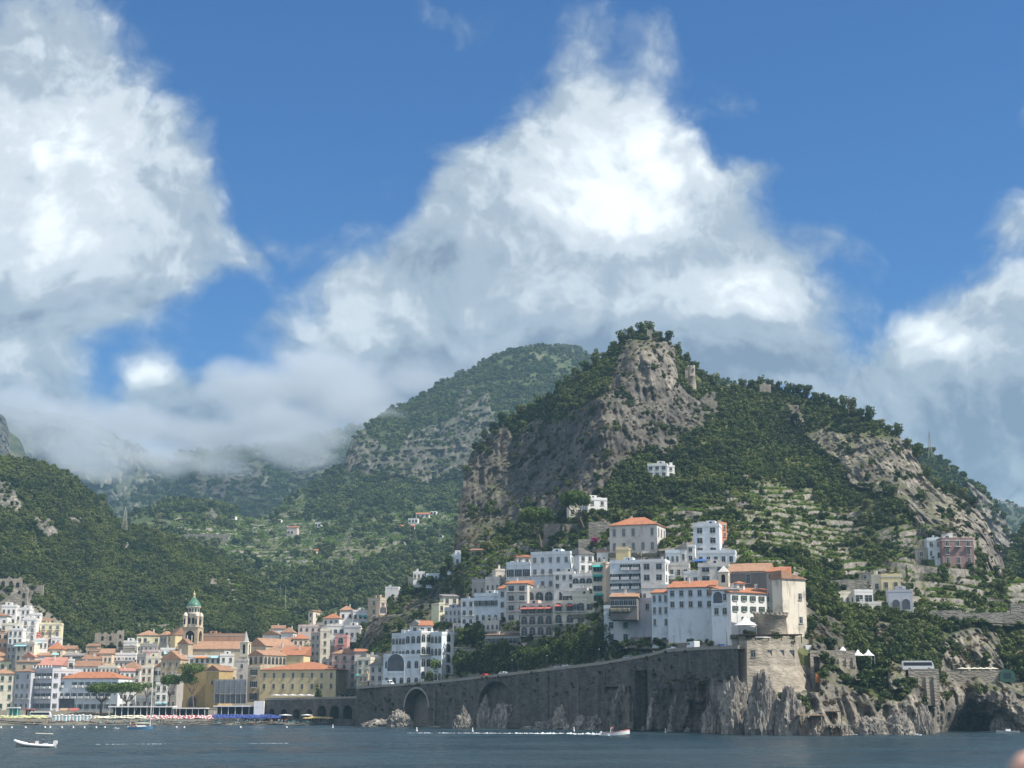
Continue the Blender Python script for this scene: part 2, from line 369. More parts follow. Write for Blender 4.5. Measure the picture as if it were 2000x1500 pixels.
ptsA += [(640,1420,700),(640,1330,760),(700,1300,705),(700,1260,760),(760,1230,720),(720,1200,800),(790,1180,770),(830,1150,790),(780,1265,690),(850,1250,680),
 (880,1300,636),(880,1200,700),(900,1150,720),(950,1250,625),(950,1180,665),(1000,1120,672),(1050,1230,606),(1050,1160,640),(1050,1060,700),
 (1120,1240,588),(1120,1180,604),(1120,1110,640),(1120,1040,700),(1200,1260,570),(1200,1200,576),(1200,1120,602),(1190,1050,650),(1200,1000,700),(1250,1180,568),(1250,1100,610),
 (1310,1250,532),(1310,1200,538),(1310,1140,570),(1320,1080,610),(1310,1000,680),(1400,1255,512),(1400,1180,530),(1400,1120,570),(1400,1060,620),(1400,1000,670),
 (1450,1250,494),(1450,1160,520),(1530,1240,492),(1530,1150,530),(1560,1120,570),(1480,1080,600),(1500,1000,680),(1450,900,760),(1300,930,740),(1250,960,720),(1150,1000,700),(1040,1070,700),
 (880,1100,750),(900,1050,775),(905,960,850),(930,880,885),(990,840,880),(1040,795,890),(920,1000,835),(1000,1030,775),(1000,900,875),(1060,860,860),(1100,990,738),(1100,900,790),(1110,800,830),(1120,740,880),
 (1170,920,742),(1170,850,758),(1170,780,785),(1190,690,870),(1230,880,765),(1240,800,800),(1240,700,830),(1240,655,880),(1275,800,805),(1280,700,832),(1280,645,890),(1320,740,845),(1350,700,890),(1350,830,810),(1400,755,890),(1300,860,790),
 (1450,800,850),(1460,752,890),(1520,755,880),(1550,850,835),(1500,950,735),(1600,900,790),(1600,820,840),(1600,1000,715),(1600,1100,640),(1650,790,850),(1700,820,820),(1700,1110,640),(1700,900,765),(1700,960,745),(1750,1000,690),
 (1755,860,790),(1780,960,730),(1800,1100,640),(1810,935,770),(1850,1040,665),(1850,965,745),(1900,1090,645),(1900,1010,720),(1945,1060,710),(1960,1115,690),(2000,1130,680),(2080,1150,670),
 (1600,1140,580),(1700,1145,600),(1700,1200,562),(1800,1200,568),(1900,1212,575),(2000,1217,580),(2080,1220,580),(2000,1160,630),(1850,1150,612),
 (1600,1200,530),(1590,1240,505),(1650,1260,508),(1750,1270,515),(1850,1260,552),(1900,1250,562),(2000,1250,562),(2080,1250,562),
 (1590,1275,488),(1640,1287,490),(1700,1300,492),(1780,1310,493),(1790,1345,480),(1840,1312,536),(1900,1314,544),(1960,1325,540),(2000,1325,540),(2080,1325,540),
 (1600,1330,470),(1500,1320,474),(1450,1330,480),(1470,1262,484),(1560,1262,486),(1650,1350,472),(1720,1380,467),(1800,1390,470),(1850,1352,520),(1900,1352,524),(1950,1352,522),(2080,1370,512)]
ridgeA = [(640,1330),(700,1262),(720,1205),(760,1172),(800,1148),(850,1128),(875,1105),(888,1064),(897,1000),(905,942),(917,892),(937,865),(965,842),(1000,818),(1040,798),(1080,775),(1110,745),(1150,722),(1180,700),(1210,668),(1240,654),(1270,652),(1300,660),(1320,680),(1345,708),(1370,728),(1395,752),(1420,762),(1460,757),(1490,749),(1520,759),(1560,772),(1600,782),(1650,797),(1700,822),(1750,847),(1775,872),(1795,905),(1812,938),(1850,963),(1890,978),(1920,1008),(1942,1052),(1965,1112),(2000,1132),(2120,1152)]
baseA = [(px, pz(px, shoreY(px) + (6 if px <= 1190 else (-3 if px <= 1440 else 0)), -3)) for px in range(640, 2400, 10)]
relA = Relief(ptsA, ridgeA, baseA)
rockA = [[(885,1070),(895,940),(925,860),(985,828),(1010,862),(1050,812),(1075,832),(1130,792),(1180,770),(1205,700),(1228,660),(1312,660),(1322,720),(1330,760),(1370,790),(1375,830),(1330,850),(1300,890),(1250,880),(1210,905),(1180,950),(1130,990),(1080,1010),(1010,1030),(960,1055),(915,1075)],
 [(1570,850),(1600,835),(1640,845),(1700,850),(1760,855),(1800,890),(1815,940),(1860,965),(1915,1000),(1950,1050),(1985,1120),(1930,1118),(1900,1060),(1850,1040),(1800,1040),(1770,985),(1720,965),(1660,945),(1640,900),(1600,880)],
 [(1535,790),(1560,790),(1575,850),(1550,830)],[(1330,840),(1400,800),(1420,760),(1340,780)],
 [(640,1450),(640,1300),(704,1350),(900,1340),(1200,1305),(1440,1275),(1450,1270),(1575,1300),(1600,1320),(1650,1340),(1700,1362),(1760,1372),(1785,1340),(1840,1330),(2120,1330),(2120,1500),(640,1500)],
 [(705,1275),(700,1200),(790,1180),(860,1135),(870,1190),(850,1240),(770,1262)],[(1575,1185),(1640,1210),(1665,1270),(1600,1275)],[(1830,1330),(1850,1245),(1900,1225),(1950,1240),(1960,1320),(2120,1330),(2120,1250),(2010,1250),(1990,1330)],
 [(1420,955),(1470,960),(1470,985),(1420,990)],[(1580,1200),(1625,1200),(1650,1260),(1690,1330),(1640,1335),(1590,1300)],[(1700,1215),(1740,1215),(1745,1260),(1715,1255)],[(1730,1290),(1765,1300),(1770,1350),(1735,1350)],[(1340,1150),(1200,1270),(1440,1270),(1440,1200)]]
terrA = [[(1180,1010),(1300,985),(1500,990),(1640,985),(1760,1010),(1850,1045),(1900,1110),(2120,1160),(2120,1215),(1800,1200),(1700,1140),(1560,1130),(1430,1100),(1430,1020),(1300,1060),(1240,1010)],[(1450,930),(1600,960),(1640,985),(1500,990),(1400,985)],[(880,1120),(1000,1060),(1190,1010),(1190,1075),(1040,1080),(950,1150),(860,1180)]]
builtA = [[(855,1245),(855,1165),(990,1090),(1110,1065),(1330,1005),(1420,1015),(1450,1090),(1540,1115),(1580,1150),(1580,1265),(1190,1265),(1000,1245)],[(700,1345),(705,1270),(770,1235),(890,1215),(890,1335)],[(1570,1125),(1720,1120),(1800,1130),(1800,1200),(1640,1195)],
 [(1835,1110),(1810,1045),(1910,1045),(1910,1110)],[(712,1205),(750,1160),(785,1145),(785,1200)],[(690,1346),(1440,1250),(1440,1285),(690,1350)],[(640,1340),(860,1325),(1180,1290),(1180,1450),(640,1450)],[(1232,1290),(1272,1290),(1272,1410),(1232,1410)]]
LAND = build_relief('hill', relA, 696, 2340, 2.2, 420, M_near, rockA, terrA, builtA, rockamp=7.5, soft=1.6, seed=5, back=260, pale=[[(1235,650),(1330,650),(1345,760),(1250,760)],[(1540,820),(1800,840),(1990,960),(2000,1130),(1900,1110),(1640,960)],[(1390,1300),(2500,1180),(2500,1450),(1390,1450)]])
# --- beach, town slope and wooded hill on the left
ptsT = []
for px in (-120, 0, 150, 300, 450, 600, 690):
    ptsT += [(px, pz(px, 694, -2), 694), (px, pz(px, 702, 0.4), 702), (px, pz(px, 722, 2.2), 722), (px, pz(px, 730, 2.6), 730), (px, pz(px, 752, 6), 752)]
    ptsT += [(px, pz(px, 800, 14), 800), (px, pz(px, 850, 25), 850)]
ptsT += [(0,1300,820),(0,1200,880),(60,1200,890),(120,1260,880),(-120,1200,880),(200,1230,950),(350,1235,960),(500,1250,960),(560,1240,980),(-120,1100,930),(0,1120,930),(200,1150,1000),(400,1150,1040),(500,1190,1010),(0,1000,1020),(100,960,1090),(200,1000,1130),(300,1060,1120),(400,1080,1160),
 (-120,895,1100),(0,895,1110),(100,915,1140),(200,980,1180),(225,1015,1160),(300,1040,1170),(460,1105,1150),(540,1175,1090),(620,1270,900),(640,1200,985),(700,1200,960),(740,1200,950),(760,1250,900),(100,1050,1020),(620,1230,930)]
ridgeT = [(-120,900),(0,896),(50,901),(80,906),(120,921),(150,941),(180,966),(210,991),(225,1016),(260,1031),(330,1046),(400,1076),(460,1106),(510,1146),(540,1176),(570,1215),(610,1222),(640,1205),(700,1195),(760,1250)]
baseT = [(px, pz(px, 694, -2)) for px in range(-120, 761, 20)]
relT = Relief(ptsT, ridgeT, baseT)
rockT = [[(-20,940),(20,940),(40,990),(30,1010),(-20,985)],[(60,1005),(100,1010),(110,1045),(95,1050),(70,1030)],[(378,1128),(400,1125),(408,1150),(385,1145)],[(405,1125),(430,1130),(425,1158),(412,1150)],[(440,1118),(455,1120),(452,1145),(440,1140)],[(130,1010),(155,1010),(155,1022),(132,1022)],[(-120,1125),(60,1140),(70,1190),(-120,1190)],[(240,1060),(252,1060),(255,1085),(245,1085)],[(180,1235),(240,1230),(240,1290),(180,1290)]]
terrT = [[(260,1215),(350,1210),(350,1240),(260,1240)],[(440,1130),(520,1150),(510,1190),(430,1180)],[(620,1195),(680,1185),(680,1215),(620,1215)]]
builtT = [[(-120,1450),(-120,1180),(70,1180),(125,1215),(130,1270),(320,1240),(390,1250),(500,1250),(600,1215),(760,1215),(760,1450)]]
LANDT = build_relief('wooded_hill', relT, -120, 760, 2.4, 360, M_left, rockT, terrT, builtT, rockamp=5, soft=3, seed=31, back=260)
# --- valley and the mountain beyond it
ptsC = [(180,1300,1060),(600,1290,1040),(1000,1270,1080),(1300,1250,1080),(600,1200,1150),(300,1180,1200),(900,1100,1350),(700,1100,1350),(500,1100,1400),(300,1090,1380),(400,1040,1500),(550,1040,1560),(300,1000,1620),(430,990,1720),(520,1000,1750),(600,950,1900),(700,1000,1620),(850,1000,1650),(900,980,1700),(700,930,1850),(850,945,1830),
 (670,900,1950),(690,860,2000),(750,870,1960),(750,815,2080),(900,850,1980),(800,790,2200),(900,730,2300),(1000,683,2350),(1100,675,2400),(1160,700,2380),(1260,760,2380),(1200,900,2000),(1200,1100,1500),(180,1060,1450),(950,800,2080),(1000,900,1900),(1300,850,2300),(820,800,2130)]
ridgeC = [(180,1040),(220,1025),(260,1002),(310,978),(370,980),(430,988),(480,1012),(520,1007),(560,978),(600,952),(650,917),(672,900),(685,862),(712,836),(760,804),(800,789),(860,749),(900,729),(950,704),(1000,684),(1050,676),(1100,676),(1140,684),(1160,699),(1200,724),(1300,790)]
relC = Relief(ptsC, ridgeC, [(180,1300),(1300,1300)])
rockC = [[(655,912),(680,858),(715,838),(740,870),(770,900),(790,850),(880,820),(950,760),(970,850),(900,930),(850,945),(760,940),(700,925)],[(880,790),(905,760),(920,765),(900,800)],[(300,1010),(330,1015),(330,1035),(305,1030)],[(390,990),(420,990),(425,1020),(395,1020)]]
terrC = [[(330,1000),(600,1010),(700,1010),(880,1000),(890,1060),(640,1110),(500,1110),(340,1060)],[(500,960),(600,960),(600,1000),(450,1010)]]
LANDC = build_relief('mountain', relC, 180, 1300, 3, 260, M_mid, rockC, terrC, (), rockamp=22, soft=8, tstep=4.5, seed=61, back=900, ridgej=3)
# --- shaded mountain at the head of the valley
relD = Relief([(120,1080,2300),(400,1080,2300),(800,1080,2300),(220,990,2600),(345,895,3100),(450,960,2700),(600,900,3000),(800,830,3300),(500,880,3150),(300,950,2850),(400,1000,2500),(120,1000,2600),(380,930,2800),(520,940,2850)],
 [(120,1020),(180,1005),(220,986),(260,960),(300,940),(335,918),(345,890),(400,880),(500,872),(600,855),(700,835),(820,815)], [(120,1090),(820,1090)])
build_relief('far_mountain', relD, 120, 820, 5, 100, M_far, [[(330,940),(420,900),(500,900),(520,960),(400,970)],[(560,900),(640,880),(640,930),(560,940)]], [[(230,1000),(300,950),(480,960),(440,1040),(260,1040)]], (), rockamp=40, soft=22, tstep=22, seed=81, back=1500, ridgej=5)
# --- hazy mountain, far left
relE = Relief([(-150,1050,3000),(200,1050,3000),(450,1050,3000),(-150,790,3500),(100,810,3500),(250,850,3550),(450,900,3650)], [(-150,770),(0,790),(60,800),(150,812),(220,840),(300,880),(460,930)], [(-150,1060),(460,1060)])
build_relief('hazy_mountain', relE, -150, 460, 6, 60, M_far, (), [[(-150,850),(460,850),(460,1060),(-150,1060)]], (), rockamp=40, soft=50, tstep=30, seed=91, back=1500, ridgej=6)
relE2 = Relief([(-150,950,2400),(80,950,2400),(-150,800,2700),(20,830,2700),(45,870,2650)], [(-150,790),(0,806),(10,815),(18,842),(40,860),(50,885),(80,930)], [(-150,950),(80,950)])
build_relief('crag', relE2, -150, 80, 4, 50, M_far, [[(-150,780),(16,800),(18,900),(-150,900)]], (), (), rockamp=20, soft=10, seed=95, back=600, ridgej=3)
# --- ridges behind the big hill
relG = Relief([(1720,1100,1150),(2120,1150,1150),(1780,880,1350),(1850,910,1330),(1920,970,1300),(1960,1020,1250),(1990,1080,1200)], [(1720,860),(1780,872),(1820,884),(1850,904),(1890,934),(1920,960),(1945,982),(1965,1020),(1985,1060),(2020,1110),(2120,1150)], [(1720,1160),(2120,1170)])
build_relief('ridge', relG, 1720, 2340, 3, 110, M_left, [[(1880,940),(1930,975),(1970,1010),(2000,1100),(1960,1100),(1900,1000)]], (), (), rockamp=12, soft=5, seed=101, back=500, ridgej=3)
relH = Relief([(1880,1150,2300),(2120,1150,2300),(1900,975,2700),(2000,985,2700),(2120,1000,2700)], [(1880,965),(1935,978),(1960,982),(2000,990),(2060,1004),(2120,1020)], [(1880,1160),(2120,1160)])
build_relief('distant_ridge', relH, 1880, 2340, 5, 50, M_far, (), (), (), rockamp=20, soft=20, seed=111, back=900)
relI = Relief([(1935,1170,800),(2120,1190,800),(1965,1090,900),(2010,1030,940),(2120,1000,950)], [(1935,1165),(1955,1130),(1968,1092),(1985,1050),(2010,1025),(2060,1005),(2120,1000)], [(1935,1180),(2120,1200)])
build_relief('dark_spur', relI, 1935, 2340, 3, 60, M_left, (), (), (), rockamp=8, soft=4, seed=121, back=400)
relF = Relief([(1320,800,1500),(1520,800,1500),(1400,745,1600),(1500,760,1600)], [(1320,775),(1360,758),(1390,747),(1412,742),(1440,756),(1480,766),(1520,780)], [(1320,810),(1520,810)])
build_relief('pine_ridge', relF, 1320, 1520, 4, 20, M_left, (), (), (), rockamp=8, soft=4, seed=131, back=400)
# ------------------------------------------------------------------ the sea
def sea():
    m, t, b = newmat('sea_water'); g = geo(t); pos = g.outputs['Position']
    n1 = noise(t, scalev(t, pos, (.10, .28, 0)), 1, 5, .6, .3).outputs[0]
    n2 = noise(t, scalev(t, pos, (.55, 1.1, 0)), 1, 4, .6).outputs[0]
    pch = noise(t, scalev(t, pos, (.012, .028, 0)), 1, 3, .5).outputs[0]
    c = mixc(t, mrange(t, pch, .35, .7), (.014, .032, .040), (.028, .052, .058))
    t.links.new(c, b.inputs['Base Color'])
    b.inputs['Specular IOR Level'].default_value = .5; b.inputs['IOR'].default_value = 1.33
    t.links.new(mrange(t, pch, .3, .7, .16, .30), b.inputs['Roughness'])
    bump(t, mth(t, 'ADD', n1, mth(t, 'MULTIPLY', n2, .25)), 1.0, 1.3, b)
    # visible water: rows packed by distance
    ys = [-60, 0, 80]; y = 120.
    while y < 720: ys.append(y); y += max(.45, y * y / (FPX * .512 * CH) * .55)
    ys = np.array(ys + [720]); xs = np.concatenate([[-900, -500], np.arange(-270, 271, 1.3), [500, 900]])
    X, Y = np.meshgrid(xs, ys)
    Z = .42 * fbm(X / 13 + Y / 40, Y / 9, X * 0, 4, 3, .55, False) + .20 * fbm(X / 3.5, Y / 2.6, X * 0, 3, 9, .6)
    Z *= smooth(60, 130, Y) * smooth(700, 640, Y) * smooth(600, 270, np.abs(X)) if False else 1
    Z = np.where((np.abs(X) > 280) | (Y < 100) | (Y > 715), 0, Z)
    o = grid_mesh('sea', X, Y, Z, {}, m)
    xs = np.array([-6000., -900, 900, 6000]); ys = np.array([-4000., -60, 720, 5200])
    return o
SEA = sea()
def sea_far():
    me = bpy.data.meshes.new('open_water')
    q = [(-6000,-4000),(6000,-4000),(6000,-60),(900,-60),(-900,-60),(-6000,-60),(-6000,720),(-900,720),(900,720),(6000,720),(6000,5200),(-6000,5200)]
    me.from_pydata([(a, b, 0) for a, b in q], [], [(0,1,2,3,4,5),(5,4,7,6),(3,2,9,8),(6,7,8,9,10,11)])
    me.materials.append(SEA.data.materials[0]); o = bpy.data.objects.new('sea', me); COL.objects.link(o); o['kind'] = 'structure'
sea_far()
# ------------------------------------------------------------------ mesh helper
class MB:
    def __init__(s): s.v = []; s.f = []; s.m = []; s.sm = []
    def add(s, vs, fs, mi=0, smooth=False):
        o = len(s.v); s.v += [tuple(p) for p in vs]; s.f += [tuple(i + o for i in f) for f in fs]; s.m += [mi] * len(fs); s.sm += [smooth] * len(fs)
    def box(s, x0, x1, y0, y1, z0, z1, mi=0, M=None):
        vs = [(x, y, z) for z in (z0, z1) for y in (y0, y1) for x in (x0, x1)]
        if M: vs = [M @ Vector(p) for p in vs]
        s.add(vs, [(0,2,3,1),(4,5,7,6),(0,1,5,4),(2,6,7,3),(1,3,7,5),(0,4,6,2)], mi)
    def tube(s, pts, rad, n=7, mi=0, cap=True, smooth=True):
        pts = [Vector(p) for p in pts]; vs = []; m = len(pts)
        if not hasattr(rad, '__len__'): rad = [rad] * m
        for i, p in enumerate(pts):
            d = (pts[min(i + 1, m - 1)] - pts[max(i - 1, 0)]).normalized()
            a = d.cross(Vector((0, 0, 1)) if abs(d.z) < .95 else Vector((1, 0, 0))).normalized(); b = d.cross(a)
            for k in range(n):
                t = 2 * math.pi * k / n; vs.append(p + (a * math.cos(t) + b * math.sin(t)) * rad[i])
        fs = [(i * n + k, i * n + (k + 1) % n, (i + 1) * n + (k + 1) % n, (i + 1) * n + k) for i in range(m - 1) for k in range(n)]
        s.add(vs, fs, mi, smooth)
        if cap: s.add(vs[:n], [tuple(range(n))], mi); s.add(vs[-n:], [tuple(reversed(range(n)))], mi)
    def lathe(s, prof, n=24, mi=0, c=(0, 0), smooth=True, a0=0, a1=2 * math.pi):
        full = abs(a1 - a0 - 2 * math.pi) < 1e-6; k = n if full else n + 1
        vs = [(c[0] + r * math.cos(a0 + (a1 - a0) * j / n), c[1] + r * math.sin(a0 + (a1 - a0) * j / n), z) for r, z in prof for j in range(k)]
        fs = [(i * k + j, i * k + (j + 1) % k, (i + 1) * k + (j + 1) % k, (i + 1) * k + j) for i in range(len(prof) - 1) for j in range(n)]
        s.add(vs, fs, mi, smooth)
    def prism(s, poly, y0, y1, mi=0, axis='y'):
        """a closed outline (x, z) given thickness along y"""
        n = len(poly)
        if axis == 'y': vs = [(a, y0, b) for a, b in poly] + [(a, y1, b) for a, b in poly]
        elif axis == 'x': vs = [(y0, a, b) for a, b in poly] + [(y1, a, b) for a, b in poly]
        else: vs = [(a, b, y0) for a, b in poly] + [(a, b, y1) for a, b in poly]
        fs = [tuple(range(n)), tuple(range(2 * n - 1, n - 1, -1))] + [(i, i + n, (i + 1) % n + n, (i + 1) % n) for i in range(n)]
        s.add(vs, fs, mi)
    def mesh(s, name, mats):
        me = bpy.data.meshes.new(name); me.from_pydata(s.v, [], s.f)
        for m in (mats if isinstance(mats, (list, tuple)) else [mats]): me.materials.append(m)
        me.polygons.foreach_set('material_index', s.m); me.polygons.foreach_set('use_smooth', s.sm)
        bm = bmesh.new(); bm.from_mesh(me); bmesh.ops.recalc_face_normals(bm, faces=bm.faces[:]); bm.to_mesh(me); bm.free()
        me.update(); return me
    def build(s, name, mats, parent=None, loc=(0, 0, 0), rz=0):
        return link(name, s.mesh(name, mats), parent, loc, rz)
def link(name, me, parent=None, loc=(0, 0, 0), rz=0):
    o = bpy.data.objects.new(name, me); COL.objects.link(o); o.location = loc; o.rotation_euler = (0, 0, rz)
    if parent: o.parent = parent
    return o
LABELS = set()
def tag(o, label, cat, group=None):
    o['label'] = label; o['category'] = cat
    if group: o['group'] = group
    return o
def thing(name, label, cat, loc=(0, 0, 0), rz=0, group=None):
    o = bpy.data.objects.new(name, None); COL.objects.link(o); o.location = loc; o.rotation_euler = (0, 0, rz); o.empty_display_size = .5
    return tag(o, label, cat, group)
def copytree(o, loc, rz=0, sc=None, label=None):
    c = o.copy(); COL.objects.link(c); c.location = loc; c.rotation_euler = (0, 0, rz)
    if sc: c.scale = (sc,) * 3 if not hasattr(sc, '__len__') else sc
    if label: c['label'] = label
    for ch in o.children:
        d = ch.copy(); COL.objects.link(d); d.parent = c
        for g in ch.children:
            e = g.copy(); COL.objects.link(e); e.parent = d
    return c
# ------------------------------------------------------------------ building materials
def plaster(name, c, dirt=.35, rough=.8):
    m, t, b = newmat('plaster_' + name); b.inputs['Roughness'].default_value = rough
    pos = geo(t).outputs['Position']
    st = noise(t, scalev(t, pos, (.9, .9, .16)), 1, 5, .65).outputs[0]; bl = noise(t, scalev(t, pos, (.22,) * 3), 1, 5, .6).outputs[0]
    d = tuple(x * (1 - dirt) * y for x, y in zip(c, (1, .95, .88)))
    f = mth(t, 'ADD', mrange(t, st, .5, .8, 0, .7), mrange(t, bl, .48, .75, 0, .6), clamp=True)
    t.links.new(mixc(t, f, c, d), b.inputs['Base Color']); return m
CC = dict(white=(.80,.79,.76), cream=(.76,.70,.56), blue=(.70,.76,.80), grey=(.42,.40,.37), pale=(.66,.64,.60), tan=(.50,.42,.30), yellow=(.74,.62,.36), paleyellow=(.80,.75,.50),  # blue is white plaster with a shaded wall's blue put into it
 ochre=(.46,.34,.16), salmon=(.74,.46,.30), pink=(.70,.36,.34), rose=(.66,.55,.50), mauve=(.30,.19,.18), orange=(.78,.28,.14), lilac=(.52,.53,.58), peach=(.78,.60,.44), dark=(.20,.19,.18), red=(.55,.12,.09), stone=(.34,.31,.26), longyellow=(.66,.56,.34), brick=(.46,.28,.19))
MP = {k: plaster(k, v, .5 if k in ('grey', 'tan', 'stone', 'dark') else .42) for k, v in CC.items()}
MP['aged'] = plaster('aged', (.74, .66, .54), .72); MP['weathered'] = plaster('weathered', (.62, .59, .54), .5)
def stone_mat(name, c, sc=1.0, dark=.5):
    m, t, b = newmat(name); pos = geo(t).outputs['Position']
    a = noise(t, scalev(t, pos, (.35 * sc, .35 * sc, .35 * sc)), 1, 6, .65).outputs[0]
    v = t.nodes.new('ShaderNodeTexVoronoi'); v.feature = 'F1'; t.links.new(scalev(t, pos, (.7 * sc, .7 * sc, 1.8 * sc)), v.inputs['Vector']); v.inputs['Scale'].default_value = 1
    st = noise(t, scalev(t, pos, (.5 * sc, .5 * sc, .05 * sc)), 1, 4, .6).outputs[0]
    f = mth(t, 'ADD', mth(t, 'MULTIPLY', v.outputs['Color'], .42), mrange(t, a, .3, .7, 0, .5)); f = mth(t, 'ADD', f, mrange(t, st, .4, .7, -.1, .25), clamp=True)
    t.links.new(mixc(t, f, tuple(x * dark for x in c), c), b.inputs['Base Color'])
    bump(t, mth(t, 'ADD', a, mth(t, 'MULTIPLY', v.outputs['Distance'], -.6)), .8, .3, b); return m
M_wallstone = stone_mat('sea_wall_stone', (.17, .155, .135), .8, .30); M_fort = stone_mat('fort_stone', (.40, .35, .28), 1.0, .5)
M_ruin = stone_mat('ruin_stone', (.42, .37, .30), 1.0, .55); M_dry = stone_mat('dry_stone', (.36, .33, .28), .9, .5)
def tiles(name, c):
    m, t, b = newmat('roof_' + name); pos = geo(t).outputs['Position']
    a = noise(t, scalev(t, pos, (.5,) * 3), 1, 6, .65).outputs[0]; f = noise(t, scalev(t, pos, (2.2,) * 3), 1, 3, .6).outputs[0]
    s = mth(t, 'ADD', mrange(t, a, .35, .7, 0, .6), mrange(t, f, .4, .7, 0, .3))
    t.links.new(mixc(t, s, c, tuple(x * .55 for x in c)), b.inputs['Base Color'])
    bump(t, f, .5, .15, b); return m
MR = {'orange': tiles('orange', (.46, .20, .11)), 'brown': tiles('brown', (.34, .20, .13)), 'faded': tiles('faded', (.42, .25, .16)), 'rosy': tiles('rosy', (.52, .26, .20)), 'grey': tiles('grey', (.30, .28, .26)), 'redroof': tiles('redroof', (.50, .10, .06))}
def flatm(name, c, rough=.6, spec=.3, metal=0):
    m, t, b = newmat(name); b.inputs['Base Color'].default_value = (*c, 1); b.inputs['Roughness'].default_value = rough; b.inputs['Specular IOR Level'].default_value = spec; b.inputs['Metallic'].default_value = metal; return m
def varm(name, c, amt=.35, sc=1.5, rough=.7):
    m, t, b = newmat(name); b.inputs['Roughness'].default_value = rough
    n = noise(t, scalev(t, geo(t).outputs['Position'], (sc,) * 3), 1, 4, .6).outputs[0]
    t.links.new(mixc(t, mrange(t, n, .3, .7), c, tuple(x * (1 - amt) for x in c)), b.inputs['Base Color']); return m
G_glass = flatm('window_glass', (.020, .028, .036), .12, .5); G_frame = varm('window_frame', (.60, .58, .53), .2); G_trim = varm('white_trim', (.78, .77, .74), .15)
SH = {'green': varm('shutter_green', (.05, .12, .09)), 'brown': varm('shutter_brown', (.13, .07, .04)), 'grey': varm('shutter_grey', (.22, .24, .25)), 'blue': varm('shutter_blue', (.10, .18, .30)), 'slate': varm('shutter_slate', (.06, .08, .10))}
G_rail = varm('railing', (.16, .16, .16)); G_deck = varm('roof_terrace', (.38, .33, .27), .4, .6); G_dark = varm('dark_opening', (.035, .032, .030), .4, .4)  # dark_opening is near-black to paint in the shade inside openings
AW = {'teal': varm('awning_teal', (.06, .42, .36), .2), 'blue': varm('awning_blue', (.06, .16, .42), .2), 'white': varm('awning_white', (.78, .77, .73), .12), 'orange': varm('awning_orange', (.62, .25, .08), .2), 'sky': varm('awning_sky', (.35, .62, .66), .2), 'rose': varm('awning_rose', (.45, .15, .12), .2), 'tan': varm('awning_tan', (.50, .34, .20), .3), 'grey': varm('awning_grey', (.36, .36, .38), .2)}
G_recess_shade = varm('painted_recess_shade', (.13, .14, .16), .3, .4)  # flat panel; the shade inside an arch is put into its colour
# ------------------------------------------------------------------ windows
_wc = {}
def arcpts(w, z0, zs, n=8):
    """an arched outline: width w, foot z0, spring line zs"""
    r = w / 2; return [(-r, z0), (r, z0)] + [(r * math.cos(math.pi * i / n), zs + r * math.sin(math.pi * i / n)) for i in range(n + 1)]
def win_mesh(kind, w, h, sh='green', fr=None):
    key = (kind, round(w, 1), round(h, 1), sh, fr.name if fr else '')
    if key in _wc: return _wc[key]
    b = MB(); fr = fr or G_frame
    if kind == 'arch':
        zs = h - w / 2; b.prism(arcpts(w + .36, -.05, zs), -.10, .05, 0); b.prism(arcpts(w, .05, zs), -.14, -.02, 1)
        b.box(-.035, .035, -.17, -.03, .1, h - .1, 0); b.box(-w / 2, w / 2, -.17, -.03, zs - .03, zs + .03, 0)
    else:
        b.box(-w / 2 - .16, w / 2 + .16, -.10, .05, -.05, h + .18, 0); b.box(-w / 2, w / 2, -.13, -.02, .02, h, 1)
        b.box(-.035, .035, -.16, -.03, .03, h - .02, 0); b.box(-w / 2, w / 2, -.16, -.03, h * .66, h * .66 + .05, 0)
        b.box(-w / 2 - .24, w / 2 + .24, -.30, .05, -.20, -.05, 0)
        if kind == 'shut':
            for s in (-1, 1):
                x = s * (w / 2 + .16 + w * .24); b.box(x - w * .24, x + w * .24, -.20, -.11, -.02, h + .05, 2)
        if kind == 'closed':
            b.box(-w / 2 + .02, -.02, -.20, -.14, .04, h - .02, 2); b.box(.02, w / 2 - .02, -.20, -.14, .04, h - .02, 2)
    me = b.mesh('window', [fr, G_glass, SH[sh]]); _wc[key] = me; return me
def balc_mesh(w, solid=False):
    key = ('b', round(w, 1), solid)
    if key in _wc: return _wc[key]
    b = MB(); b.box(-w / 2, w / 2, -1.15, 0, -.16, 0, 0)
    if solid: b.box(-w / 2, w / 2, -1.15, -1.0, 0.002, .95, 0); b.box(-w / 2, -w / 2 + .12, -1.0, 0, 0.002, .95, 0); b.box(w / 2 - .12, w / 2, -1.0, 0, 0.002, .95, 0)
    else:
        b.box(-w / 2, w / 2, -1.13, -1.05, .9, .98, 1)
        n = max(4, int(w / .45))
        for i in range(n + 1): x = -w / 2 + .03 + (w - .06) * i / n; b.box(x - .03, x + .03, -1.12, -1.06, 0, .9, 1)
        for s in (-1, 1): b.box(s * (w / 2 - .05) - .03, s * (w / 2 - .05) + .03, -1.05, 0, .9, .98, 1)
    me = b.mesh('balcony', [G_trim, G_rail]); _wc[key] = me; return me
def awn_mesh(w, d, col):
    key = ('a', round(w, 1), round(d, 1), col)
    if key in _wc: return _wc[key]
    b = MB(); b.prism([(0, 0), (-d, -d * .45), (-d, -d * .45 - .25), (-d + .06, -d * .45 - .25), (-d + .06, -d * .45 - .07), (0, -.08)], -w / 2, w / 2, 0, 'x')
    me = b.mesh('awning', [AW[col]]); _wc[key] = me; return me
